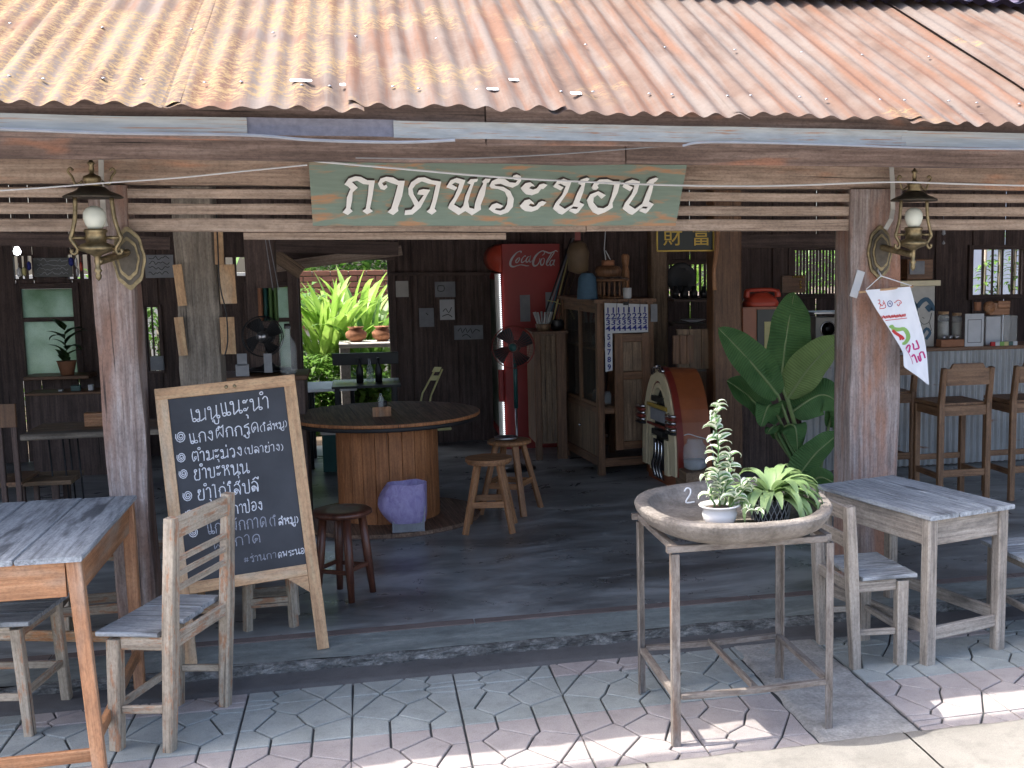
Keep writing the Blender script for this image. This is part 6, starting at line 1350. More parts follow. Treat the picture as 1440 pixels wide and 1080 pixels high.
for i in range(6): mb = MB(); mb.lathe([(.008, 0), (.005, .006), (.001, .007)], on_y(1116 + i * 2.6, 389.5, 9.69), 8, ax=(0, -1, 0)); part('gold_dot', mb, M['gold'], bx)
for i in range(3): mb = MB(); mb.lathe([(.010, 0), (.006, .006), (.001, .007)], on_y(1126, 396 + i * 4, 9.69), 8, ax=(0, -1, 0)); part('gold_dot', mb, M['gold'], bx)
# ---- glass jar on a crate with a wire, near the jukebox
p = on_z(976, 690, FL); p = Vector((p.x, 8.1, FL)); mb = MB(); q0 = on_y(960, 662, 8.1); mb.box((q0.x, 8.0, FL), (q0.x + .22, 8.3, q0.z), c=.004); solo('small_crate', mb, WD['cablight'], 'low dark crate carrying the empty glass jar', 'crate', (q0.x + .1, 8.1, FL))
p = Vector((q0.x + .10, 8.12, q0.z + .001)); jr_ = thing('glass_jar', 'large empty glass jar with a bent wire handle by the jukebox', 'jar', p)
mb = MB(); mb.lathe([(.06, 0), (.085, .02), (.09, .10), (.085, .17), (.06, .20), (.062, .225)], p, 28); part('jar', mb, M['clear'], jr_)
mb = MB(); mb.lathe([(.057, .004), (.08, .02), (.083, .07), (.001, .07)], p, 24); part('pebbles', mb, M['paperdim'], jr_)
mb = MB(); mb.tube(smoothline([p + Vector(v) for v in ((-.09, -.03, .26), (-.06, -.05, .27), (0, -.05, .25), (.08, -.05, .22), (.12, -.05, .14), (.12, -.05, .06))], 4), .0035, 6); part('wire', mb, M['paper'], jr_)
# ---- broad leaved plant
bp_ = Vector((on_z(1112, 700, FL).x, 7.35, FL)); bn = thing('broad_leaved_plant', 'tall plant with broad ribbed green leaves left of the right post', 'plant', bp_)
mb = MB(); mb.lathe([(.10, 0), (.13, .18), (.14, .19), (.12, .19), (.11, .17)], bp_, 28, close=True); part('pot', mb, M['terracotta'], bn)
def bigleaf(base, mid, tip, W, side, mat, stem_from=None, fold=.16, Yoff=0):
    """midrib through three points; side = direction of the blade's right half"""
    P = smoothline([base, mid, tip], 9); n = len(P) - 1; s0 = Vector(side).normalized(); vv = []; gg = []; ny = 8
    for i, p in enumerate(P):
        t = i / n; d = (P[min(i + 1, n)] - P[max(i - 1, 0)]).normalized(); s_ = (s0 - d * s0.dot(d)).normalized(); nn = s_.cross(d)
        w_ = W * 1.3 * (math.sin(math.pi * min(1, (t * .97 + .03)) ** .82)) ** .72 if t < 1 else .001
        for j in range(ny + 1):
            y = (j / ny - .5) * 2; edge = .05 * w_ * math.sin(t * 17 + j) * abs(y) ** 2 + .012 * pnoise(Vector((t * 7, y * 3, W * 9)))
            vv.append(p + s_ * (w_ * y / 2) + nn * (fold * w_ * (abs(y) ** 1.3) + edge)); gg.append((t, j / ny, 0))
    ff = [(i * (ny + 1) + j, (i + 1) * (ny + 1) + j, (i + 1) * (ny + 1) + j + 1, i * (ny + 1) + j + 1) for i in range(n) for j in range(ny)]
    mb = MB(); mb.add(vv, ff, gg, smooth=True); lf = part('leaf', mb, mat, bn)
    mb = MB(); Q = ([stem_from] if stem_from else []) + P; mb.tube(Q, [.010] * (len(Q) - n) + [.009 * (1 - i / n) + .0015 for i in range(n)], 6); part('midrib', mb, M['rib'], lf)
o = Vector((bp_.x, bp_.y, .16)); B = lambda x, y, Yy: on_y(x, y, Yy)
c0 = B(1103, 600, 7.35)
bigleaf(B(1098, 535, 7.3), B(1106, 470, 7.25), B(1117, 411, 7.3), .255, (1, .15, 0), M['banana'], o)
bigleaf(B(1094, 556, 7.3), B(1052, 505, 7.2), B(1010, 461, 7.15), .195, (.6, .1, .8), M['banana'], o)
bigleaf(B(1108, 560, 7.3), B(1142, 512, 7.15), B(1184, 474, 7.1), .20, (-.6, -.1, .8), M['banana2'], o)
bigleaf(B(1112, 580, 7.4), B(1155, 555, 7.35), B(1186, 572, 7.3), .20, (.1, .3, 1), M['banana'], o)
bigleaf(B(1085, 590, 7.45), B(1050, 555, 7.4), B(1022, 535, 7.4), .17, (.3, .4, .8), M['banana'], o)
bigleaf(B(1096, 590, 7.4), B(1082, 570, 7.3), B(1070, 600, 7.25), .14, (1, .2, .2), M['banana'], o)
bigleaf(B(1108, 690, 7.3), B(1145, 640, 7.15), B(1182, 608, 7.1), .16, (-.4, -.3, .9), M['banana'], o)
bigleaf(B(1120, 700, 7.3), B(1150, 672, 7.1), B(1174, 680, 7.0), .11, (0, -.3, 1), M['banana'], o)
bigleaf(B(1092, 615, 7.4), B(1088, 600, 7.35), B(1078, 610, 7.3), .08, (1, .2, .2), M['banana'], o)
bigleaf(B(1104, 600, 7.3), B(1118, 600, 7.2), B(1122, 635, 7.2), .13, (1, -.2, .3), M['banana'], o)
bigleaf(B(1165, 600, 7.6), B(1176, 570, 7.55), B(1180, 620, 7.5), .10, (1, -.2, .3), M['banana'], o)
for i in range(6): mb = MB(); a = i * 1.05; mb.tube([o + Vector((math.cos(a) * .03, math.sin(a) * .03, 0)), c0 + Vector((math.cos(a) * .045, math.sin(a) * .03, .02 * i - .1))], .012, 7); part('stalk', mb, M['stemg'], bn)
# ---- corrugated bar counter and stools
bY = 8.7; cz = on_y(1350, 488, bY).z; bx0 = on_y(1128, 560, bY).x; ct = thing('bar_counter', 'bar counter faced with grey corrugated iron under a brown wooden top', 'bar counter', (bx0 + 1.5, bY + .2, FL))
mb = MB(); mb.grid(lambda u, v: (bx0 + 4.2 * u, bY + .010 * math.cos(u * 4.2 * 2 * math.pi / .055), FL + .01 + (cz - .03 - FL) * v), 620, 1); part('corrugated_front', mb, M['corr'], ct)
for i in range(2): mb = MB(); mb.beam((bx0 - .03 + 0, bY - .03 + .10 + .2 * i, cz - .012), (bx0 + 4.3, bY - .03 + .10 + .2 * i, cz - .012), .196, .03, c=.004); part('top_board', mb, WD['cab'], ct)
mb = MB(); mb.box((bx0, bY + .03, FL), (bx0 + 4.2, bY + .33, cz - .03)); part('body', mb, WD['dark'], ct)
st_ = (on_y(1357, 580, 7.9)); 
def bar_stool(p, label=None):
    t = thing('bar_stool', label, 'bar stool', p, group='wooden bar stools at the corrugated counter'); W = .36; hs = .71; hb = .99; L = .36
    for sx in (-1, 1):
        mb = MB(); mb.beam((sx * W / 2, 0, 0), (sx * W / 2, 0, hs), .042, .036, up=(0, 1, 0), c=.003, n=3); mb.beam((sx * W / 2, 0, hs + .0005), (sx * W / 2 + 0, -.035, hb - .03), .042, .036, up=(0, 1, 0), c=.003, n=3, w1=.036); part('rear_leg', mb, WD['teak'], t, world=False)
        mb = MB(); mb.beam((sx * W / 2, L, 0), (sx * W / 2, L, hs - .03), .04, .04, up=(0, 1, 0), c=.003); part('front_leg', mb, WD['teak'], t, world=False)
        mb = MB(); mb.beam((sx * W / 2, .02, .2), (sx * W / 2, L - .02, .2), .02, .04, c=.002); part('side_rung', mb, WD['teak'], t, world=False)
        mb = MB(); mb.beam((sx * W / 2, .02, hs - .06), (sx * W / 2, L - .02, hs - .06), .022, .06, c=.002); part('side_rail', mb, WD['teak'], t, world=False)
    mb = MB(); e = W / 2 - .019; mb.prism([(-e, hb - .15), (e, hb - .15), (e, hb - .035), (e - .03, hb - .035), (e - .05, hb), (-e + .05, hb), (-e + .03, hb - .035), (-e, hb - .035)], ((0, -.03, 0), (1, 0, 0), (0, 0, 1)), -.012, .012); part('backrest', mb, WD['teak'], t, world=False)
    for y, z, h in ((0, hs - .05, .07), (0, .22, .05), (L, .28, .04), (L, hs - .06, .06)): mb = MB(); mb.beam((-e, y, z), (e, y, z), .022, h, c=.002); part('cross_rail', mb, WD['teak'], t, world=False)
    mb = MB(); mb.beam((0, .022, hs - .014), (0, L + .03, hs - .014), W + .02, .028, c=.006); part('seat', mb, WD['teak'], t, world=False)
    return t
p = on_y(1356, 600, 7.3); bs = bar_stool((p.x, 7.3, FL), 'wooden bar stool seen whole behind the right grey desk'); q = on_y(1456, 600, 7.3)
clone(bs, (q.x, 7.3, FL), label='wooden bar stool cut off by the right edge of the picture'); 
clone(bs, (p.x - .20, 8.05, FL), label='shadowed wooden bar stool half hidden behind the right post')
# ---- things on and above the counter
def box_thing(name, x0, y0_, x1, y1_, Yy, d_, mat, label, cat, z=None, c=.003):
    a = on_y(x0, y1_, Yy); b = on_y(x1, y0_, Yy); zz0 = a.z if z is None else z; mb = MB(); mb.box((a.x, Yy, zz0), (b.x, Yy + d_, b.z), c=c); return solo(name, mb, mat, label, cat, (a.x, Yy, zz0)), a, b
CT = cz + .0035
pb_ = thing('printed_carton', 'tall white carton printed with a blue portrait behind the pennant', 'carton', on_y(1290, 485, 8.8)); a = on_y(1270, 485, 8.8); b = on_y(1315, 402, 8.8); mb = MB(); mb.box((a.x, 8.8, CT), (b.x, 9.0, b.z), c=.003); part('carton', mb, M['offwhite'], pb_)
cprj = lambda x, y, dy: on_y(x, y, 8.8 - dy); mb = MB()
for pts, w_ in (([(1290, 432), (1296, 424), (1304, 421), (1311, 430), (1311, 437)], 6), ([(1284, 425), (1288, 432), (1286, 440)], 6), ([(1297, 470), (1303, 462), (1308, 468), (1302, 477)], 4), ([(1303, 430), (1309, 437)], 7)): stroke(mb, pts, w_, cprj, .003)
part('blue_print', mb, M['blue'], pb_)
mb = MB()
for pts, w_ in (([(1291, 440), (1293, 450), (1299, 456), (1307, 452), (1310, 440)], .8), ([(1297, 446), (1300, 448)], .8), ([(1296, 456), (1292, 470), (1288, 480)], .8), ([(1307, 453), (1310, 465)], .8)): stroke(mb, pts, w_, cprj, .003)
part('line_print', mb, M['boardblack'], pb_)
box_thing('beige_ledge', 1254, 394, 1323, 409, 8.75, .3, M['cream'], 'thick beige box lid lying on top of the printed carton', 'box lid', z=on_y(1300, 402, 8.8).z + .001)
tvz = on_y(1300, 394, 8.75).z + .001; tv = thing('small_television', 'small old dark television with a pale screen on the beige lid', 'television', (on_y(1298, 380, 8.8).x, 8.8, tvz)); a = on_y(1276, 392, 8.8); b = on_y(1312, 364, 8.8)
mb = MB(); mb.box((a.x, 8.8, tvz), (b.x, 9.0, b.z), c=.006); part('case', mb, WD['cab'], tv); a = on_y(1279, 386, 8.79); b = on_y(1300, 367, 8.79); mb = MB(); mb.box((a.x, 8.785, a.z), (b.x, 8.799, b.z), c=.005); part('screen', mb, M['paperdim'], tv)
for (px, w_, h0, lab) in ((1326, 17, 438, 'glass jar with a pale wooden lid on the bar counter beside the carton'), (1345, 15, 440, 'second glass jar on the bar counter nearer the white framed card')):
    p = on_y(px, 478, 8.82); p.z = CT; h = on_y(px, h0, 8.82).z - CT; r = w_ / 2 / 1650 * 9.3; t = thing('storage_jar', lab, 'jar', p); mb = MB(); mb.lathe([(r, 0), (r, h * .85), (r * .8, h * .92)], p, 20); part('jar', mb, M['clear'], t)
    mb = MB(); mb.lathe([(r * .92, .004), (r * .92, h * .7), (.001, h * .7)], p, 18); part('contents', mb, M['offwhite'], t); mb = MB(); mb.lathe([(r * .9, h * .92), (r * .9, h), (.001, h)], p, 18); part('lid', mb, WD['pine'], t)
tr_ = thing('red_tray', 'red tray of small metal cups on the bar counter in front of the jars', 'tray', (on_y(1338, 480, 8.72).x, 8.72, CT)); a = on_y(1323, 480, 8.70); b = on_y(1357, 468, 8.70)
mb = MB(); mb.box((a.x, 8.69, CT), (b.x, 8.78, CT + .06), c=.004); part('tray', mb, M['terracotta'], tr_)
for i in range(6): mb = MB(); mb.lathe([(.012, 0), (.018, .03), (.014, .03), (.001, .01)], (a.x + .03 + i * .028, 8.71 + .03 * (i % 2), CT + .062), 10); part('cup', mb, M['steel'], tr_)
cd_ = thing('framed_card', 'white upright card with a black inner border on the bar counter', 'card', (on_y(1370, 480, 8.69).x, 8.69, CT)); a = on_y(1357, 479, 8.68); b = on_y(1384, 441, 8.68)
mb = MB(); mb.box((a.x, 8.68, CT), (b.x, 8.69, b.z), c=.001); part('card', mb, M['paper'], cd_)
mb = MB(); kx = (b.x - a.x)
for p0, p1 in (((.14, .12), (.86, .12)), ((.86, .12), (.86, .82)), ((.86, .82), (.14, .82)), ((.14, .82), (.14, .12))): mb.beam((a.x + kx * p0[0], 8.6785, CT + (b.z - CT) * p0[1]), (a.x + kx * p1[0], 8.6785, CT + (b.z - CT) * p1[1]), .002, .004, up=(0, 0, 1) if p0[1] == p1[1] else (0, 1, 0), c=0)
part('border', mb, M['black'], cd_)
box_thing('white_box', 1386, 445, 1408, 478, 8.78, .1, M['paper'], 'plain white box between the framed card and the clear case', 'box', z=CT)
box_thing('clear_case', 1409, 444, 1431, 479, 8.76, .12, M['clear'], 'clear plastic case at the right end of the counter things', 'case', z=CT)
sw = thing('patterned_strip', 'low red green and yellow patterned strip lying on the counter edge', 'strip', (on_y(1412, 483, 8.665).x, 8.665, CT)); 
for i, m_ in enumerate(('redink', 'paper', 'greenink', 'yellow', 'teal', 'paper')): a = on_y(1393 + i * 6.2, 483, 8.67); b = on_y(1393 + i * 6.2 + 6, 477, 8.67); mb = MB(); mb.box((a.x, 8.66, CT), (b.x, 8.68, CT + .033), c=.001); part('band', mb, M[m_], sw)
zt_ = on_y(1400, 444, 8.78).z + .002
wt = thing('wooden_toys', 'group of small orange wooden blocks stacked on the white box and clear case', 'blocks', (on_y(1400, 440, 8.8).x, 8.8, zt_))
for (x0, y0_, x1, y1_) in ((1391, 433, 1419, 443), (1394, 434, 1402, 426), (1403, 423, 1420, 433)): a = on_y(x0, max(y0_, y1_), 8.8); b = on_y(x1, min(y0_, y1_), 8.8); mb = MB(); mb.box((a.x, 8.79, max(a.z, zt_)), (b.x, 8.86, b.z), c=.004); part('block', mb, WD['varnish'], wt)
mb = MB(); c = on_y(1390, 432, 8.80); mb.lathe([(.05, 0), (.05, .03)], c, 24, ax=(0, -1, 0)); part('disc', mb, WD['varnish'], wt)
mb = MB(); a = on_y(1372, 437, 8.80); mb.box(a, a + Vector((.055, .04, .07)), c=.008); part('red_block', mb, M['terracotta'], wt)
mb = MB(); mb.tube([on_y(1327, 300, 7.5), on_y(1327, 322, 7.5)], .002, 4); mb.lathe([(.001, -.03), (.015, -.02), (.01, 0), (.016, .02), (.001, .03)], on_y(1327, 325, 7.5), 10); mb.lathe([(.001, -.03), (.012, -.02), (.001, 0)], on_y(1327, 338, 7.5), 10); solo('hanging_charm', mb, M['paperdim'], 'small pale charm hanging right of the right lantern', 'charm', on_y(1327, 338, 7.5))
# ---- yellow folding chair behind the drum table
fc_ = thing('folding_chair', 'pale yellow metal folding chair leaning behind the cable drum table', 'chair', on_y(610, 560, 9.4)); Yc = 9.4; fc_.location.z = FL
for m0, m1 in (((594, 553), (612, 520)), ((606, 556), (622, 519))):
    a = on_y(*m0, Yc); b = on_y(*m1, Yc); a2 = a + (a - b) * 1.5; a2.z = FL; mb = MB(); mb.tube([a2, a, b], .008, 7); part('frame_tube', mb, M['yellow'], fc_)
for y0_, y1_, x0, x1 in ((516, 523, 610, 621), (528, 535, 606, 617)):
    mb = MB(); mb.add([on_y(x0 + 1, y0_, Yc - .01), on_y(x1, y0_, Yc - .01), on_y(x1 - 3, y1_, Yc - .01), on_y(x0 - 3, y1_, Yc - .01), on_y(x0 + 1, y0_, Yc + .01), on_y(x1, y0_, Yc + .01), on_y(x1 - 3, y1_, Yc + .01), on_y(x0 - 3, y1_, Yc + .01)], [(0, 1, 2, 3), (7, 6, 5, 4), (0, 4, 5, 1), (1, 5, 6, 2), (2, 6, 7, 3), (3, 7, 4, 0)]); part('back_panel', mb, M['yellow'], fc_)
a = on_y(600, 580, Yc); mb = MB(); mb.box((a.x - .17, Yc - .3, FL + .42), (a.x + .17, Yc + .05, FL + .44), c=.005); part('seat', mb, M['yellow'], fc_)
# ---- notices on the back wall
def notice(x0, y0_, x1, y1_, mat, label, writing=None):
    Yn = WY - .045; a = on_y(x0, y1_, Yn); b = on_y(x1, y0_, Yn); t = thing('paper_notice', label, 'notice', ((a.x + b.x) / 2, Yn, a.z)); mb = MB(); mb.box((a.x, Yn, a.z), (b.x, Yn + .004, b.z)); part('sheet', mb, M[mat], t)
    if writing:
        mb = MB()
        for pts in writing: stroke(mb, pts, 1.1, lambda x, y, dy: on_y(x, y, Yn - dy), .002, sm=2)
        part('writing', mb, M['boardblack'], t)
    return t
notice(612, 396, 640, 418, 'paperdim', 'grey paper with a small square print high on the back wall', [[(616, 402), (624, 402), (624, 409), (616, 409), (616, 402)]])
nt2 = notice(619, 421, 639, 450, 'paper', 'small pink and white poster just below the grey paper', [[(623, 438), (627, 434), (631, 440), (635, 432)], [(622, 445), (630, 442), (636, 446)]])
notice(590, 433, 610, 460, 'paperdim', 'plain grey paper left of the pink and white poster', [[(599, 440), (602, 443)]])
notice(639, 457, 679, 478, 'paperdim', 'wide grey card with hand lettering low on the back wall', [[(644, 466), (648, 461), (650, 468), (655, 461), (657, 468), (662, 462), (664, 469), (669, 463), (675, 466)], [(650, 473), (656, 470), (662, 475)]])
notice(545, 395, 574, 418, 'offwhite', 'pale grey green card with a white plant drawing beside the doorway', None)
# ---- left counter with jar, cloth and papers
lY = 8.05; a = on_y(305, 540, lY); b = on_y(432, 527, lY); lcn = thing('side_counter', 'dark side counter behind the blackboard carrying a fan and a bottle', 'counter', ((a.x + b.x) / 2, lY + .2, FL)); ltz = b.z
mb = MB(); mb.box((a.x, lY - .03, ltz - .03), (b.x, lY + .45, ltz), c=.004); part('top', mb, WD['cab'], lcn); mb = MB(); mb.box((a.x + .02, lY, FL), (b.x - .02, lY + .42, ltz - .03), c=.004); part('body', mb, WD['dark'], lcn)
p = on_y(407, 527, lY + .1); p.z = ltz + .001; hj = (on_y(407, 455, lY + .1).z - p.z); t = thing('large_bottle', 'large patterned clear glass bottle on the side counter by the doorway', 'bottle', p); mb = MB(); mb.lathe([(.045, 0), (.055, .01), (.058, hj * .45), (.05, hj * .6), (.02, hj * .75), (.018, hj * .9), (.024, hj * .92), (.02, hj * .95)], p, 24, jit=.1); part('bottle', mb, M['clear'], t); mb = MB(); mb.lathe([(.02, hj * .9), (.02, hj), (.001, hj)], p, 14); part('stopper', mb, M['black'], t)
for (x0, y0_, x1, y1_, lab) in ((334, 497, 347, 514, 'small grey upright card on the side counter, the upper one'), (332, 512, 350, 529, 'wide pale card holder on the side counter'), (372, 497, 382, 524, 'narrow pale card leaning below the black fan')):
    a = on_y(x0, y1_, lY); b = on_y(x1, y0_, lY); mb = MB(); mb.box((a.x, lY - .01, a.z), (b.x, lY - .004, b.z)); solo('small_card', mb, M['paperdim'], lab, 'card', (a.x, lY, a.z))
cp_ = thing('cloth_bundle', 'green and orange striped cloth bundle hanging above the black fan', 'cloth', on_y(376, 450, 8.4)); 
for i, m_ in enumerate(('terracotta', 'teal', 'stemg', 'stemg')):
    x0 = 363 + i * 7; mb = MB(); mb.grid(lambda u, v: on_y(x0 + 7.2 * u + 2 * (v - .5), 405 + 46 * v, 8.45 - .05 * math.sin(math.pi * u) - .03 * math.sin(math.pi * v)), 6, 8); part('stripe', mb, M[m_], cp_)
for x0, x1 in ((373, 384), (378, 392)): mb = MB(); mb.tube([on_y(x0, 336, 8.4), on_y(x1, 408, 8.4)], .003, 5); part('cord', mb, M['paperdim'], cp_)
# ---- left bay: long table, bench, chair, sign boards, window plant, lamp
tz_ = FL + .68; e0 = on_z(28, 612, tz_); e1 = on_z(150, 609, tz_); lt = thing('long_table', 'dark long table with a pale worn edge and hairpin legs in the left bay', 'table', (e0.x + .5, e0.y + .4, FL))
for i in range(4): mb = MB(); yy = e0.y + .14 * (i + .5); mb.beam((e0.x + .0, yy, tz_ - .018), (e0.x + 1.25, yy, tz_ - .018), .137, .036, c=.006, n=6, jit=.003); part('top_board', mb, WD['postgrey'] if i == 0 else WD['cablight'], lt)
for (dx, dy) in ((.14, .08), (.22, .08), (.30, .10), (1.1, .1), (1.15, .5), (.16, .5)): mb = MB(); mb.tube([(e0.x + dx, e0.y + dy, tz_ - .037), (e0.x + dx + .02, e0.y + dy, FL)], .006, 6); part('hairpin_leg', mb, M['iron'], lt)
p = on_z(142, 592, tz_); mb = MB(); mb.box((p.x - .04, e0.y + .25, tz_ + .001), (p.x + .08, e0.y + .33, tz_ + .09), c=.004); solo('napkin_box', mb, WD['varnish'], 'small orange wooden box on the long table beside the left post', 'box', (p.x, e0.y + .3, tz_))
bz_ = FL + .40; e2 = on_z(-6, 680, bz_); bt = thing('low_bench', 'dark low bench in front of the long table in the left bay', 'bench', (e2.x + .2, e2.y + .2, FL))
for i in range(3): mb = MB(); mb.beam((e2.x - .6, e2.y + .12 * (i + .5), bz_ - .015), (e2.x + .42, e2.y + .12 * (i + .5), bz_ - .015), .117, .03, c=.004, n=4, jit=.002); part('seat_board', mb, WD['cablight'], bt)
for dx in (-.5, .32):
    for dy in (.04, .32): mb = MB(); mb.beam((e2.x + dx, e2.y + dy, FL), (e2.x + dx, e2.y + dy, bz_ - .031), .04, .04, c=.003); part('leg', mb, WD['dark'], bt)
a = on_y(-8, 602, 7.6); b = on_y(21, 568, 7.6); cb_ = thing('plain_chair', 'plain brown chair back at the far left edge in the left bay', 'chair', ((a.x + b.x) / 2, 7.7, FL)); mb = MB(); mb.box((a.x, 7.6, a.z), (b.x, 7.62, b.z), c=.004); part('back_board', mb, WD['cab'], cb_)
for x_ in (a.x + .02, b.x - .02): mb = MB(); mb.beam((x_, 7.64, FL), (x_, 7.62, b.z - .02), .03, .03, up=(0, 1, 0), c=.003); part('rear_leg', mb, WD['dark'], cb_); mb = MB(); mb.beam((x_, 8.0, FL), (x_, 8.0, FL + .42), .03, .03, up=(0, 1, 0), c=.003); part('front_leg', mb, WD['dark'], cb_)
mb = MB(); mb.box((a.x, 7.62, FL + .421), (b.x, 8.02, FL + .44), c=.003); part('seat', mb, WD['cab'], cb_)
def plaque(x0, y0_, x1, y1_, seed, label, Yy=9.6, mat='paperdim'):
    a = on_y(x0, y1_, Yy); b = on_y(x1, y0_, Yy); t = thing('painted_plaque', label, 'plaque', ((a.x + b.x) / 2, Yy, a.z)); mb = MB(); mb.box((a.x, Yy, a.z), (b.x, Yy + .02, b.z), c=.002); part('board', mb, M[mat], t)
    random.seed(seed); mb = MB()
    for i in range(4):
        yy = y0_ + (y1_ - y0_) * (i + .6) / 4.5; x = x0 + 4; pts = []
        while x < x1 - 4: pts.append((x, yy + random.uniform(-2.5, 2.5))); x += random.uniform(2, 3.5)
        stroke(mb, pts, 1.0, lambda x, y, dy: on_y(x, y, Yy - dy), .003, sm=2)
    part('script', mb, M['boardblack'] if mat == 'paperdim' else M['paperdim'], t); return t
plaque(48, 362, 100, 390, 3, 'dark plaque with scrawled pale script above the left window', mat='boardblack')
plaque(205, 358, 243, 391, 5, 'grey plaque with dark script between the left posts')
wp_ = Vector((on_y(95, 525, 10.9).x, 10.9, on_y(95, 527, 10.9).z)); pt = thing('window_plant', 'dark leafy potted plant silhouetted against the left window', 'potted plant', wp_)
mb = MB(); mb.lathe([(.05, 0), (.075, .11), (.08, .12), (.06, .12)], wp_, 18); part('pot', mb, M['terracotta'], pt)
for i in range(16):
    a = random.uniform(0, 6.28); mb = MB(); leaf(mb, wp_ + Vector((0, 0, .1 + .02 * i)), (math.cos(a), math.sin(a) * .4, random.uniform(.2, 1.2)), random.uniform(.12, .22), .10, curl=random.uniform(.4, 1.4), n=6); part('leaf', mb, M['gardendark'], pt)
sx_ = on_y(40, 529, 10.95); sx2 = on_y(130, 529, 10.95); mb = MB(); mb.box((sx_.x, 10.8, wp_.z - .03), (sx2.x, 11.14, wp_.z - .001), c=.003); solo('window_sill_shelf', mb, WD['cab'], 'brown shelf under the left window carrying the leafy plant', 'shelf', (sx_.x, 10.9, wp_.z))
p = on_y(24, 353, 8.8); lp = thing('hanging_bulb', 'small lit white bulb hanging high in the left bay', 'lamp', p); mb = MB(); mb.lathe([(.001, -.03), (.02, -.02), (.024, 0), (.015, .02), (.010, .03)], p, 16); part('bulb', mb, M['litbulb'], lp); mb = MB(); mb.tube([p + Vector((0, 0, .03)), p + Vector((0, 0, .5))], .004, 5); part('flex', mb, M['black'], lp)
for bi_, (px, py, m_, w_) in enumerate(((27, 383, 'paper', 5), (34, 382, 'yellow', 4), (41, 374, 'ink', 4), (100, 368, 'ink', 5), (107, 369, 'paper', 3), (114, 375, 'redbright', 3), (109, 383, 'paper', 3))):
    p = on_y(px, py, 9.5); mb = MB(); mb.lathe([(.001, -.035), (w_ * .0035, -.02), (w_ * .0035, .02), (.003, .035)], p, 8); mb.tube([p + Vector((0, 0, .035)), p + Vector((0, 0, .07))], .0012, 4); solo('glass_bauble', mb, M[m_], ('white glass bauble hanging farthest left above the left window', 'yellow glass bauble left of the dark plaque', 'blue glass bauble just left of the dark plaque', 'blue glass bauble just right of the dark plaque', 'upper white glass bauble right of the dark plaque', 'red glass bauble right of the dark plaque', 'lower white glass bauble right of the dark plaque')[bi_], 'bauble', p, 'glass baubles above the left window')
# shelf of small things under the left window
for (x0, y0_, x1, y1_, m_, lab) in ((100, 542, 112, 551, 'teal', 'small pale teal box on the low rail under the left window'), (82, 548, 87, 553, 'paper', 'tiny white cup left of the pale teal box'), (124, 541, 130, 551, 'paper', 'tiny white bottle right of the pale teal box'), (212, 501, 229, 521, 'paperdim', 'white cloth hanging below the slit window')):
    a = on_y(x0, y1_, 10.4); b = on_y(x1, y0_, 10.4); mb = MB(); mb.box((a.x, 10.4, a.z), (b.x, 10.45, b.z), c=.003); solo('small_box' if m_ != 'paperdim' else 'hanging_cloth', mb, M[m_], lab, 'small item', (a.x, 10.4, a.z))
a = on_y(60, 552, 10.35); b = on_y(140, 552, 10.35); rl = thing('low_rail_cabinet', 'dark low cabinet under the left window with small things on it', 'cabinet', ((a.x + b.x) / 2, 10.5, FL)); mb = MB(); mb.box((a.x - .1, 10.33, FL), (b.x + .1, 10.6, a.z - .022), c=.004); part('body', mb, WD['dark'], rl); mb = MB(); mb.box((a.x - .12, 10.3, a.z - .02), (b.x + .12, 10.62, a.z - .001), c=.003); part('top', mb, WD['cab'], rl)
# ================================================================== GARDEN BEHIND
random.seed(21)
gcx = on_y(487, 450, 13.5).x
def leafy(mb, base, n, L0, L1, W0, W1, upness, spread, curl=(.5, 1.5), seg=6):
    for i in range(n):
        a = random.uniform(0, 2 * math.pi); el = random.uniform(*upness); b = Vector(base) + Vector((random.gauss(0, spread), random.gauss(0, spread * .7), random.uniform(0, spread * .4)))
        leaf(mb, b, (math.cos(a) * math.cos(el), math.sin(a) * math.cos(el), math.sin(el)), random.uniform(L0, L1), random.uniform(W0, W1), curl=random.uniform(*curl), n=seg, shape=.7)
def strap_plant(base, n, mat, label, L=(.7, 1.2), W=(.07, .11), up_=(.9, 1.45)):
    t = thing('garden_plant', label, 'plant', base)
    for i in range(n):
        a = random.uniform(0, 2 * math.pi); el = random.uniform(*up_); mb = MB(); b = Vector(base) + Vector((math.cos(a) * .05, math.sin(a) * .05, 0)); leaf(mb, b, (math.cos(a) * math.cos(el), math.sin(a) * math.cos(el), math.sin(el)), random.uniform(*L), random.uniform(*W), curl=random.uniform(.3, 1.3), n=8, shape=.7); part('leaf', mb, mat, t)
    return t
k_ = 13.0
for i, (px, py, n, mt, lab) in enumerate(((455, 560, 26, 'gardenlight', 'bright strap leaved plant at the left of the back doorway'), (490, 560, 30, 'gardenlight', 'tallest bright strap leaved plant in the middle of the back doorway'), (525, 555, 24, 'garden', 'green strap leaved plant at the right of the back doorway'), (430, 560, 16, 'gardendark', 'dark narrow leaved plant just inside the left door jamb'), (470, 545, 30, 'gardenlight', 'dense light green strap leaved clump in the rear left of the doorway'), (508, 545, 30, 'gardenlight', 'dense light green strap leaved clump in the rear right of the doorway'))):
    p = on_y(px, py, k_ + .5 * (i % 2)); p.z = (.55, .55, .55, .3, .8, .75)[i]; strap_plant(p, n, M[mt], lab, L=(.6, 1.25) if i != 3 else (.4, .7), W=(.05, .11) if i != 3 else (.03, .045))
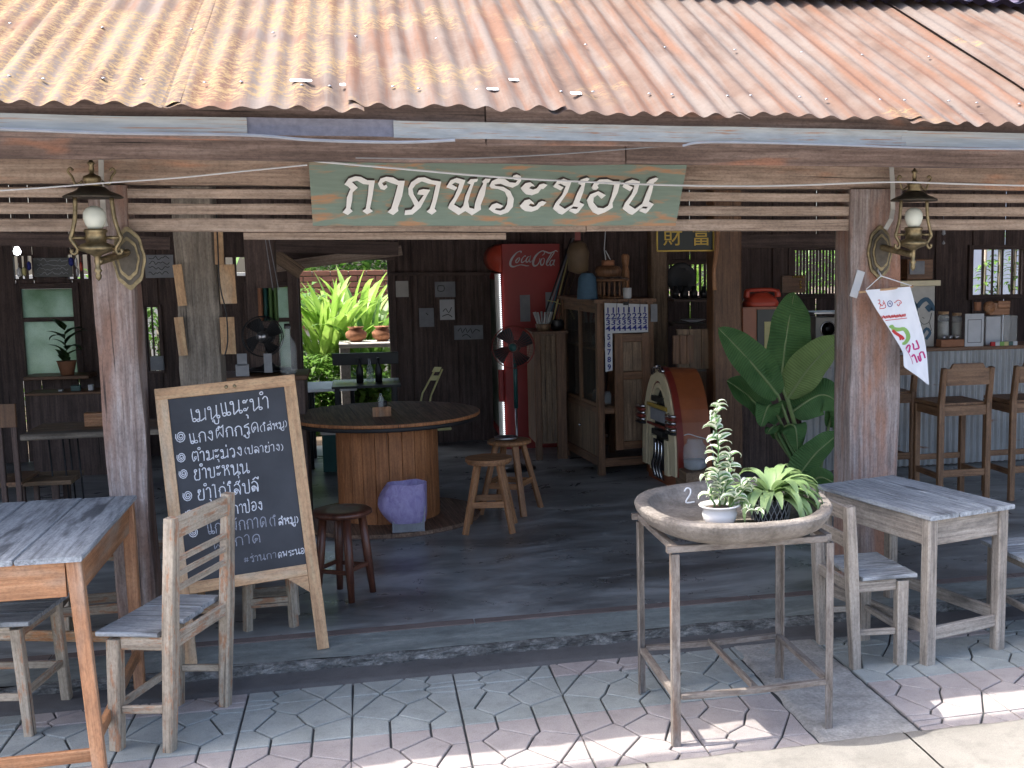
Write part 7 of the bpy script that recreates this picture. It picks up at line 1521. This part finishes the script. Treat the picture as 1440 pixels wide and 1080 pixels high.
def shrub(base, r, h, n, mat, label, sz=(.05, .10), split=True):
    t = thing('garden_shrub', label, 'shrub', base); mb = MB()
    for i in range(n):
        a = random.uniform(0, 6.283); z = random.random(); rr = r * math.sqrt(random.random()) * (1 - .35 * z) * (1 + .35 * pnoise(Vector((math.cos(a) * 1.6, math.sin(a) * 1.6, z * 3)))); p = Vector(base) + Vector((rr * math.cos(a), rr * math.sin(a) * .8, z * h))
        L = random.uniform(*sz); d = Vector((random.gauss(0, 1), random.gauss(0, 1), random.gauss(.4, .7))).normalized(); leaf(mb, p, d, L * 1.6, L * .8, curl=.6, n=2, shape=.7)
    part('crown', mb, mat, t, kind='stuff'); mb = MB()
    for i in range(4): mb.tube([Vector(base) + Vector((.03 * i, 0, -.02)), Vector(base) + Vector((.12 * (i - 1.5), .05, h * .6))], .02, 6)
    part('stem', mb, WD['postgrey'], t); return t
for i, (px, Yy, r, h, mt, lab, z) in enumerate(((450, 12.7, .5, .75, 'garden', 'low leafy green shrub at the foot of the doorway plants', 0), (505, 12.5, .45, .55, 'garden', 'small leafy shrub beside the clay urns', 0), (540, 13.6, .6, 1.0, 'gardenlight', 'yellow green shrub behind the clay urns', 0), (480, 17.5, 1.6, 3.0, 'garden', 'tall shrub beyond the brick garden wall at left', 0), (560, 18.0, 1.7, 3.4, 'garden', 'tall shrub beyond the brick garden wall at right', 0), (215, 13.2, .8, 1.8, 'garden', 'green shrub seen through the narrow slit window', 0), (60, 13.5, 1.2, 1.4, 'garden', 'green shrub outside the left window', 0), (975, 13.5, 1.0, 2.1, 'gardenlight', 'bright shrub behind the narrow slatted window', 0), (1150, 13.8, 1.3, 1.9, 'garden', 'leafy shrub behind the wide slatted window', 0), (380, 13.4, .8, 1.5, 'garden', 'shrub outside the small middle window', 0))):
    p = on_y(px, 500, Yy); shrub((p.x, Yy, 0.02), r, h, 1500 if h < 2 else 2600, M[mt], lab, sz=(.05, .09) if Yy < 15 else (.09, .16))
for i, px in enumerate((1382, 1402, 1424)):
    p = on_y(px, 400, 12.6); t = thing('climbing_plant', ('left', 'middle', 'right')[i] + ' one of three leafy climbing plants behind the barred window', 'plant', (p.x, 12.6, 0), group='climbing plants behind the barred window'); mb = MB(); mb.tube([(p.x, 12.6, 0), (p.x + .03, 12.6, 2.1)], .02, 6); part('stem', mb, WD['postgrey'], t)
    for j in range(60): z = random.uniform(1.0, 2.05 - .35 * (i == 0)); a = random.uniform(0, 6.28); mb = MB(); leaf(mb, (p.x, 12.6, z), (math.cos(a), math.sin(a), .3), random.uniform(.10, .17), .07, curl=1.0, n=3); part('leaf', mb, M['garden'], t)
# brick garden wall and pale house wall far behind
a = on_y(400, 385, 16.0); b = on_y(620, 385, 16.0); gw = thing('garden_wall', 'red brick garden wall behind the doorway plants', 'wall', ((a.x + b.x) / 2, 16, 0)); mb = MB(); mb.box((a.x - 4, 16.03, 0), (b.x + 2, 16.2, 1.62)); part('core', mb, M['offwhite'], gw)
bm = MB(); bm.box((-.108, -.03, -.032), (.108, .03, .032), c=.004); bme = mesh('brick', bm, M['brick']); cnt = 0
z = 1.60; r_ = 0
while z > .9 and cnt < 290:
    x = a.x + (.115 if r_ % 2 else 0)
    while x < b.x and cnt < 290: o = inst('brick', bme, gw, (x - gw.location.x, .01 + random.uniform(-.003, .003), z)); x += .228; cnt += 1
    z -= .076; r_ += 1
a = on_y(1300, 400, 17); hw = thing('neighbour_house', 'pale blue grey neighbouring house wall behind the barred window', 'house', (a.x + 2, 17, 0)); mb = MB(); mb.box((a.x - .6, 17, 0), (a.x + 7, 17.3, 4.2)); M['pale'] = plain('pale_blue_grey_plaster', (.50, .54, .58), .9, src='pos', scale=2); part('wall', mb, M['pale'], hw)
mb = MB(); mb.beam((a.x - .8, 16.9, 4.25), (a.x + 7.2, 16.9, 4.25), .6, .08); part('roof_edge', mb, M['brick'], hw)
# clay urns on a bench, white table with bottles
ub = on_y(520, 480, 12.3); bnch = thing('garden_bench', 'grey white stone bench carrying two clay urns outside the doorway', 'bench', (ub.x, 12.3, 0)); mb = MB(); mb.box((ub.x - .3, 12.1, ub.z - .05), (ub.x + .38, 12.5, ub.z), c=.01); part('slab', mb, M['offwhite'], bnch)
for dx in (-.25, .3): mb = MB(); mb.box((ub.x + dx - .05, 12.15, 0), (ub.x + dx + .05, 12.45, ub.z - .051), c=.01); part('support', mb, M['concrete'], bnch)
for i, px in enumerate((501, 538)):
    p = on_y(px, 476, 12.3); p.z = ub.z + .001; mb = MB(); mb.lathe([(.05, 0), (.10, .04), (.105, .09), (.06, .13), (.085, .15), (.07, .15), (.05, .12)], p, 24); solo('clay_urn', mb, M['terracotta'], ('left' if i == 0 else 'right') + ' clay urn on the stone bench outside the doorway', 'urn', p)
wt0 = on_z(468, 541, .72); t = thing('garden_table', 'white topped table standing in the back doorway', 'table', (wt0.x, wt0.y, 0)); mb = MB(); mb.box((wt0.x - .22, wt0.y - .35, .70), (wt0.x + .20, wt0.y + .3, .72), c=.004); part('top', mb, M['white'], t)
for sx in (-.18, .16):
    for sy in (-.3, .25): mb = MB(); mb.tube([(wt0.x + sx, wt0.y + sy, .70), (wt0.x + sx, wt0.y + sy, 0)], .015, 7); part('leg', mb, M['iron'], t)
kp = on_z(510, 538, .78); t = thing('black_table', 'black table with bottles beside the white topped table', 'table', (kp.x, kp.y, 0)); mb = MB(); mb.box((kp.x - .24, kp.y - .25, .76), (kp.x + .30, kp.y + .3, .78), c=.004); part('top', mb, M['black'], t)
for sx in (-.2, .25):
    for sy in (-.2, .25): mb = MB(); mb.box((kp.x + sx - .02, kp.y + sy - .02, 0), (kp.x + sx + .02, kp.y + sy + .02, .759), c=.003); part('leg', mb, M['black'], t)
mb = MB(); mb.box((kp.x - .24, kp.y + .30, .90), (kp.x + .30, kp.y + .33, 1.0), c=.004); part('back_rail', mb, M['black'], t)
for i, dx in enumerate((-.02, .06, .13)): p = Vector((kp.x + dx, kp.y, .781)); mb = MB(); mb.lathe([(.028, 0), (.03, .10), (.012, .15), (.012, .20)], p, 14); solo('dark_bottle', mb, M['black' if i != 1 else 'clear'], ('left dark', 'middle clear', 'right dark')[i] + ' bottle on the black table in the back doorway', 'bottle', p, 'bottles on the black table')
cl = on_z(461, 650, FL); t = thing('cool_box', 'dull teal cool box on the floor behind the blackboard and drum table', 'cool box', (cl.x, 9.9, FL)); a = on_y(452, 600, 9.9); b = on_y(480, 600, 9.9); mb = MB(); mb.box((a.x, 9.9, FL), (b.x, 10.2, on_y(465, 612, 9.9).z), c=.01); part('body', mb, M['teal'], t); mb = MB(); mb.box((a.x - .01, 9.89, on_y(465, 611.5, 9.9).z), (b.x + .01, 10.21, on_y(465, 604, 9.9).z), c=.008); part('lid', mb, M['offwhite'], t)
# ================================================================== STREET SIDE
cb = thing('shade_cable_bundle', 'unseen bundle of black cables added above the eave to shade a strip by the kerb', 'cables', (1, 4.1, 4.6))  # out-of-view cables, added to cast the shaded strip beside the kerb
for i in range(7):
    a = i * .9; r = .0 if i == 0 else .034; dz, dy = r * math.cos(a), r * math.sin(a)
    mb = MB(); mb.tube([(-9 + k * 1.5, 4.235 + dy + .01 * math.sin(k + i), 4.5 + dz + .02 * math.sin(k * .7 + i)) for k in range(15)], .018, 6); part('cable', mb, M['black'], cb)
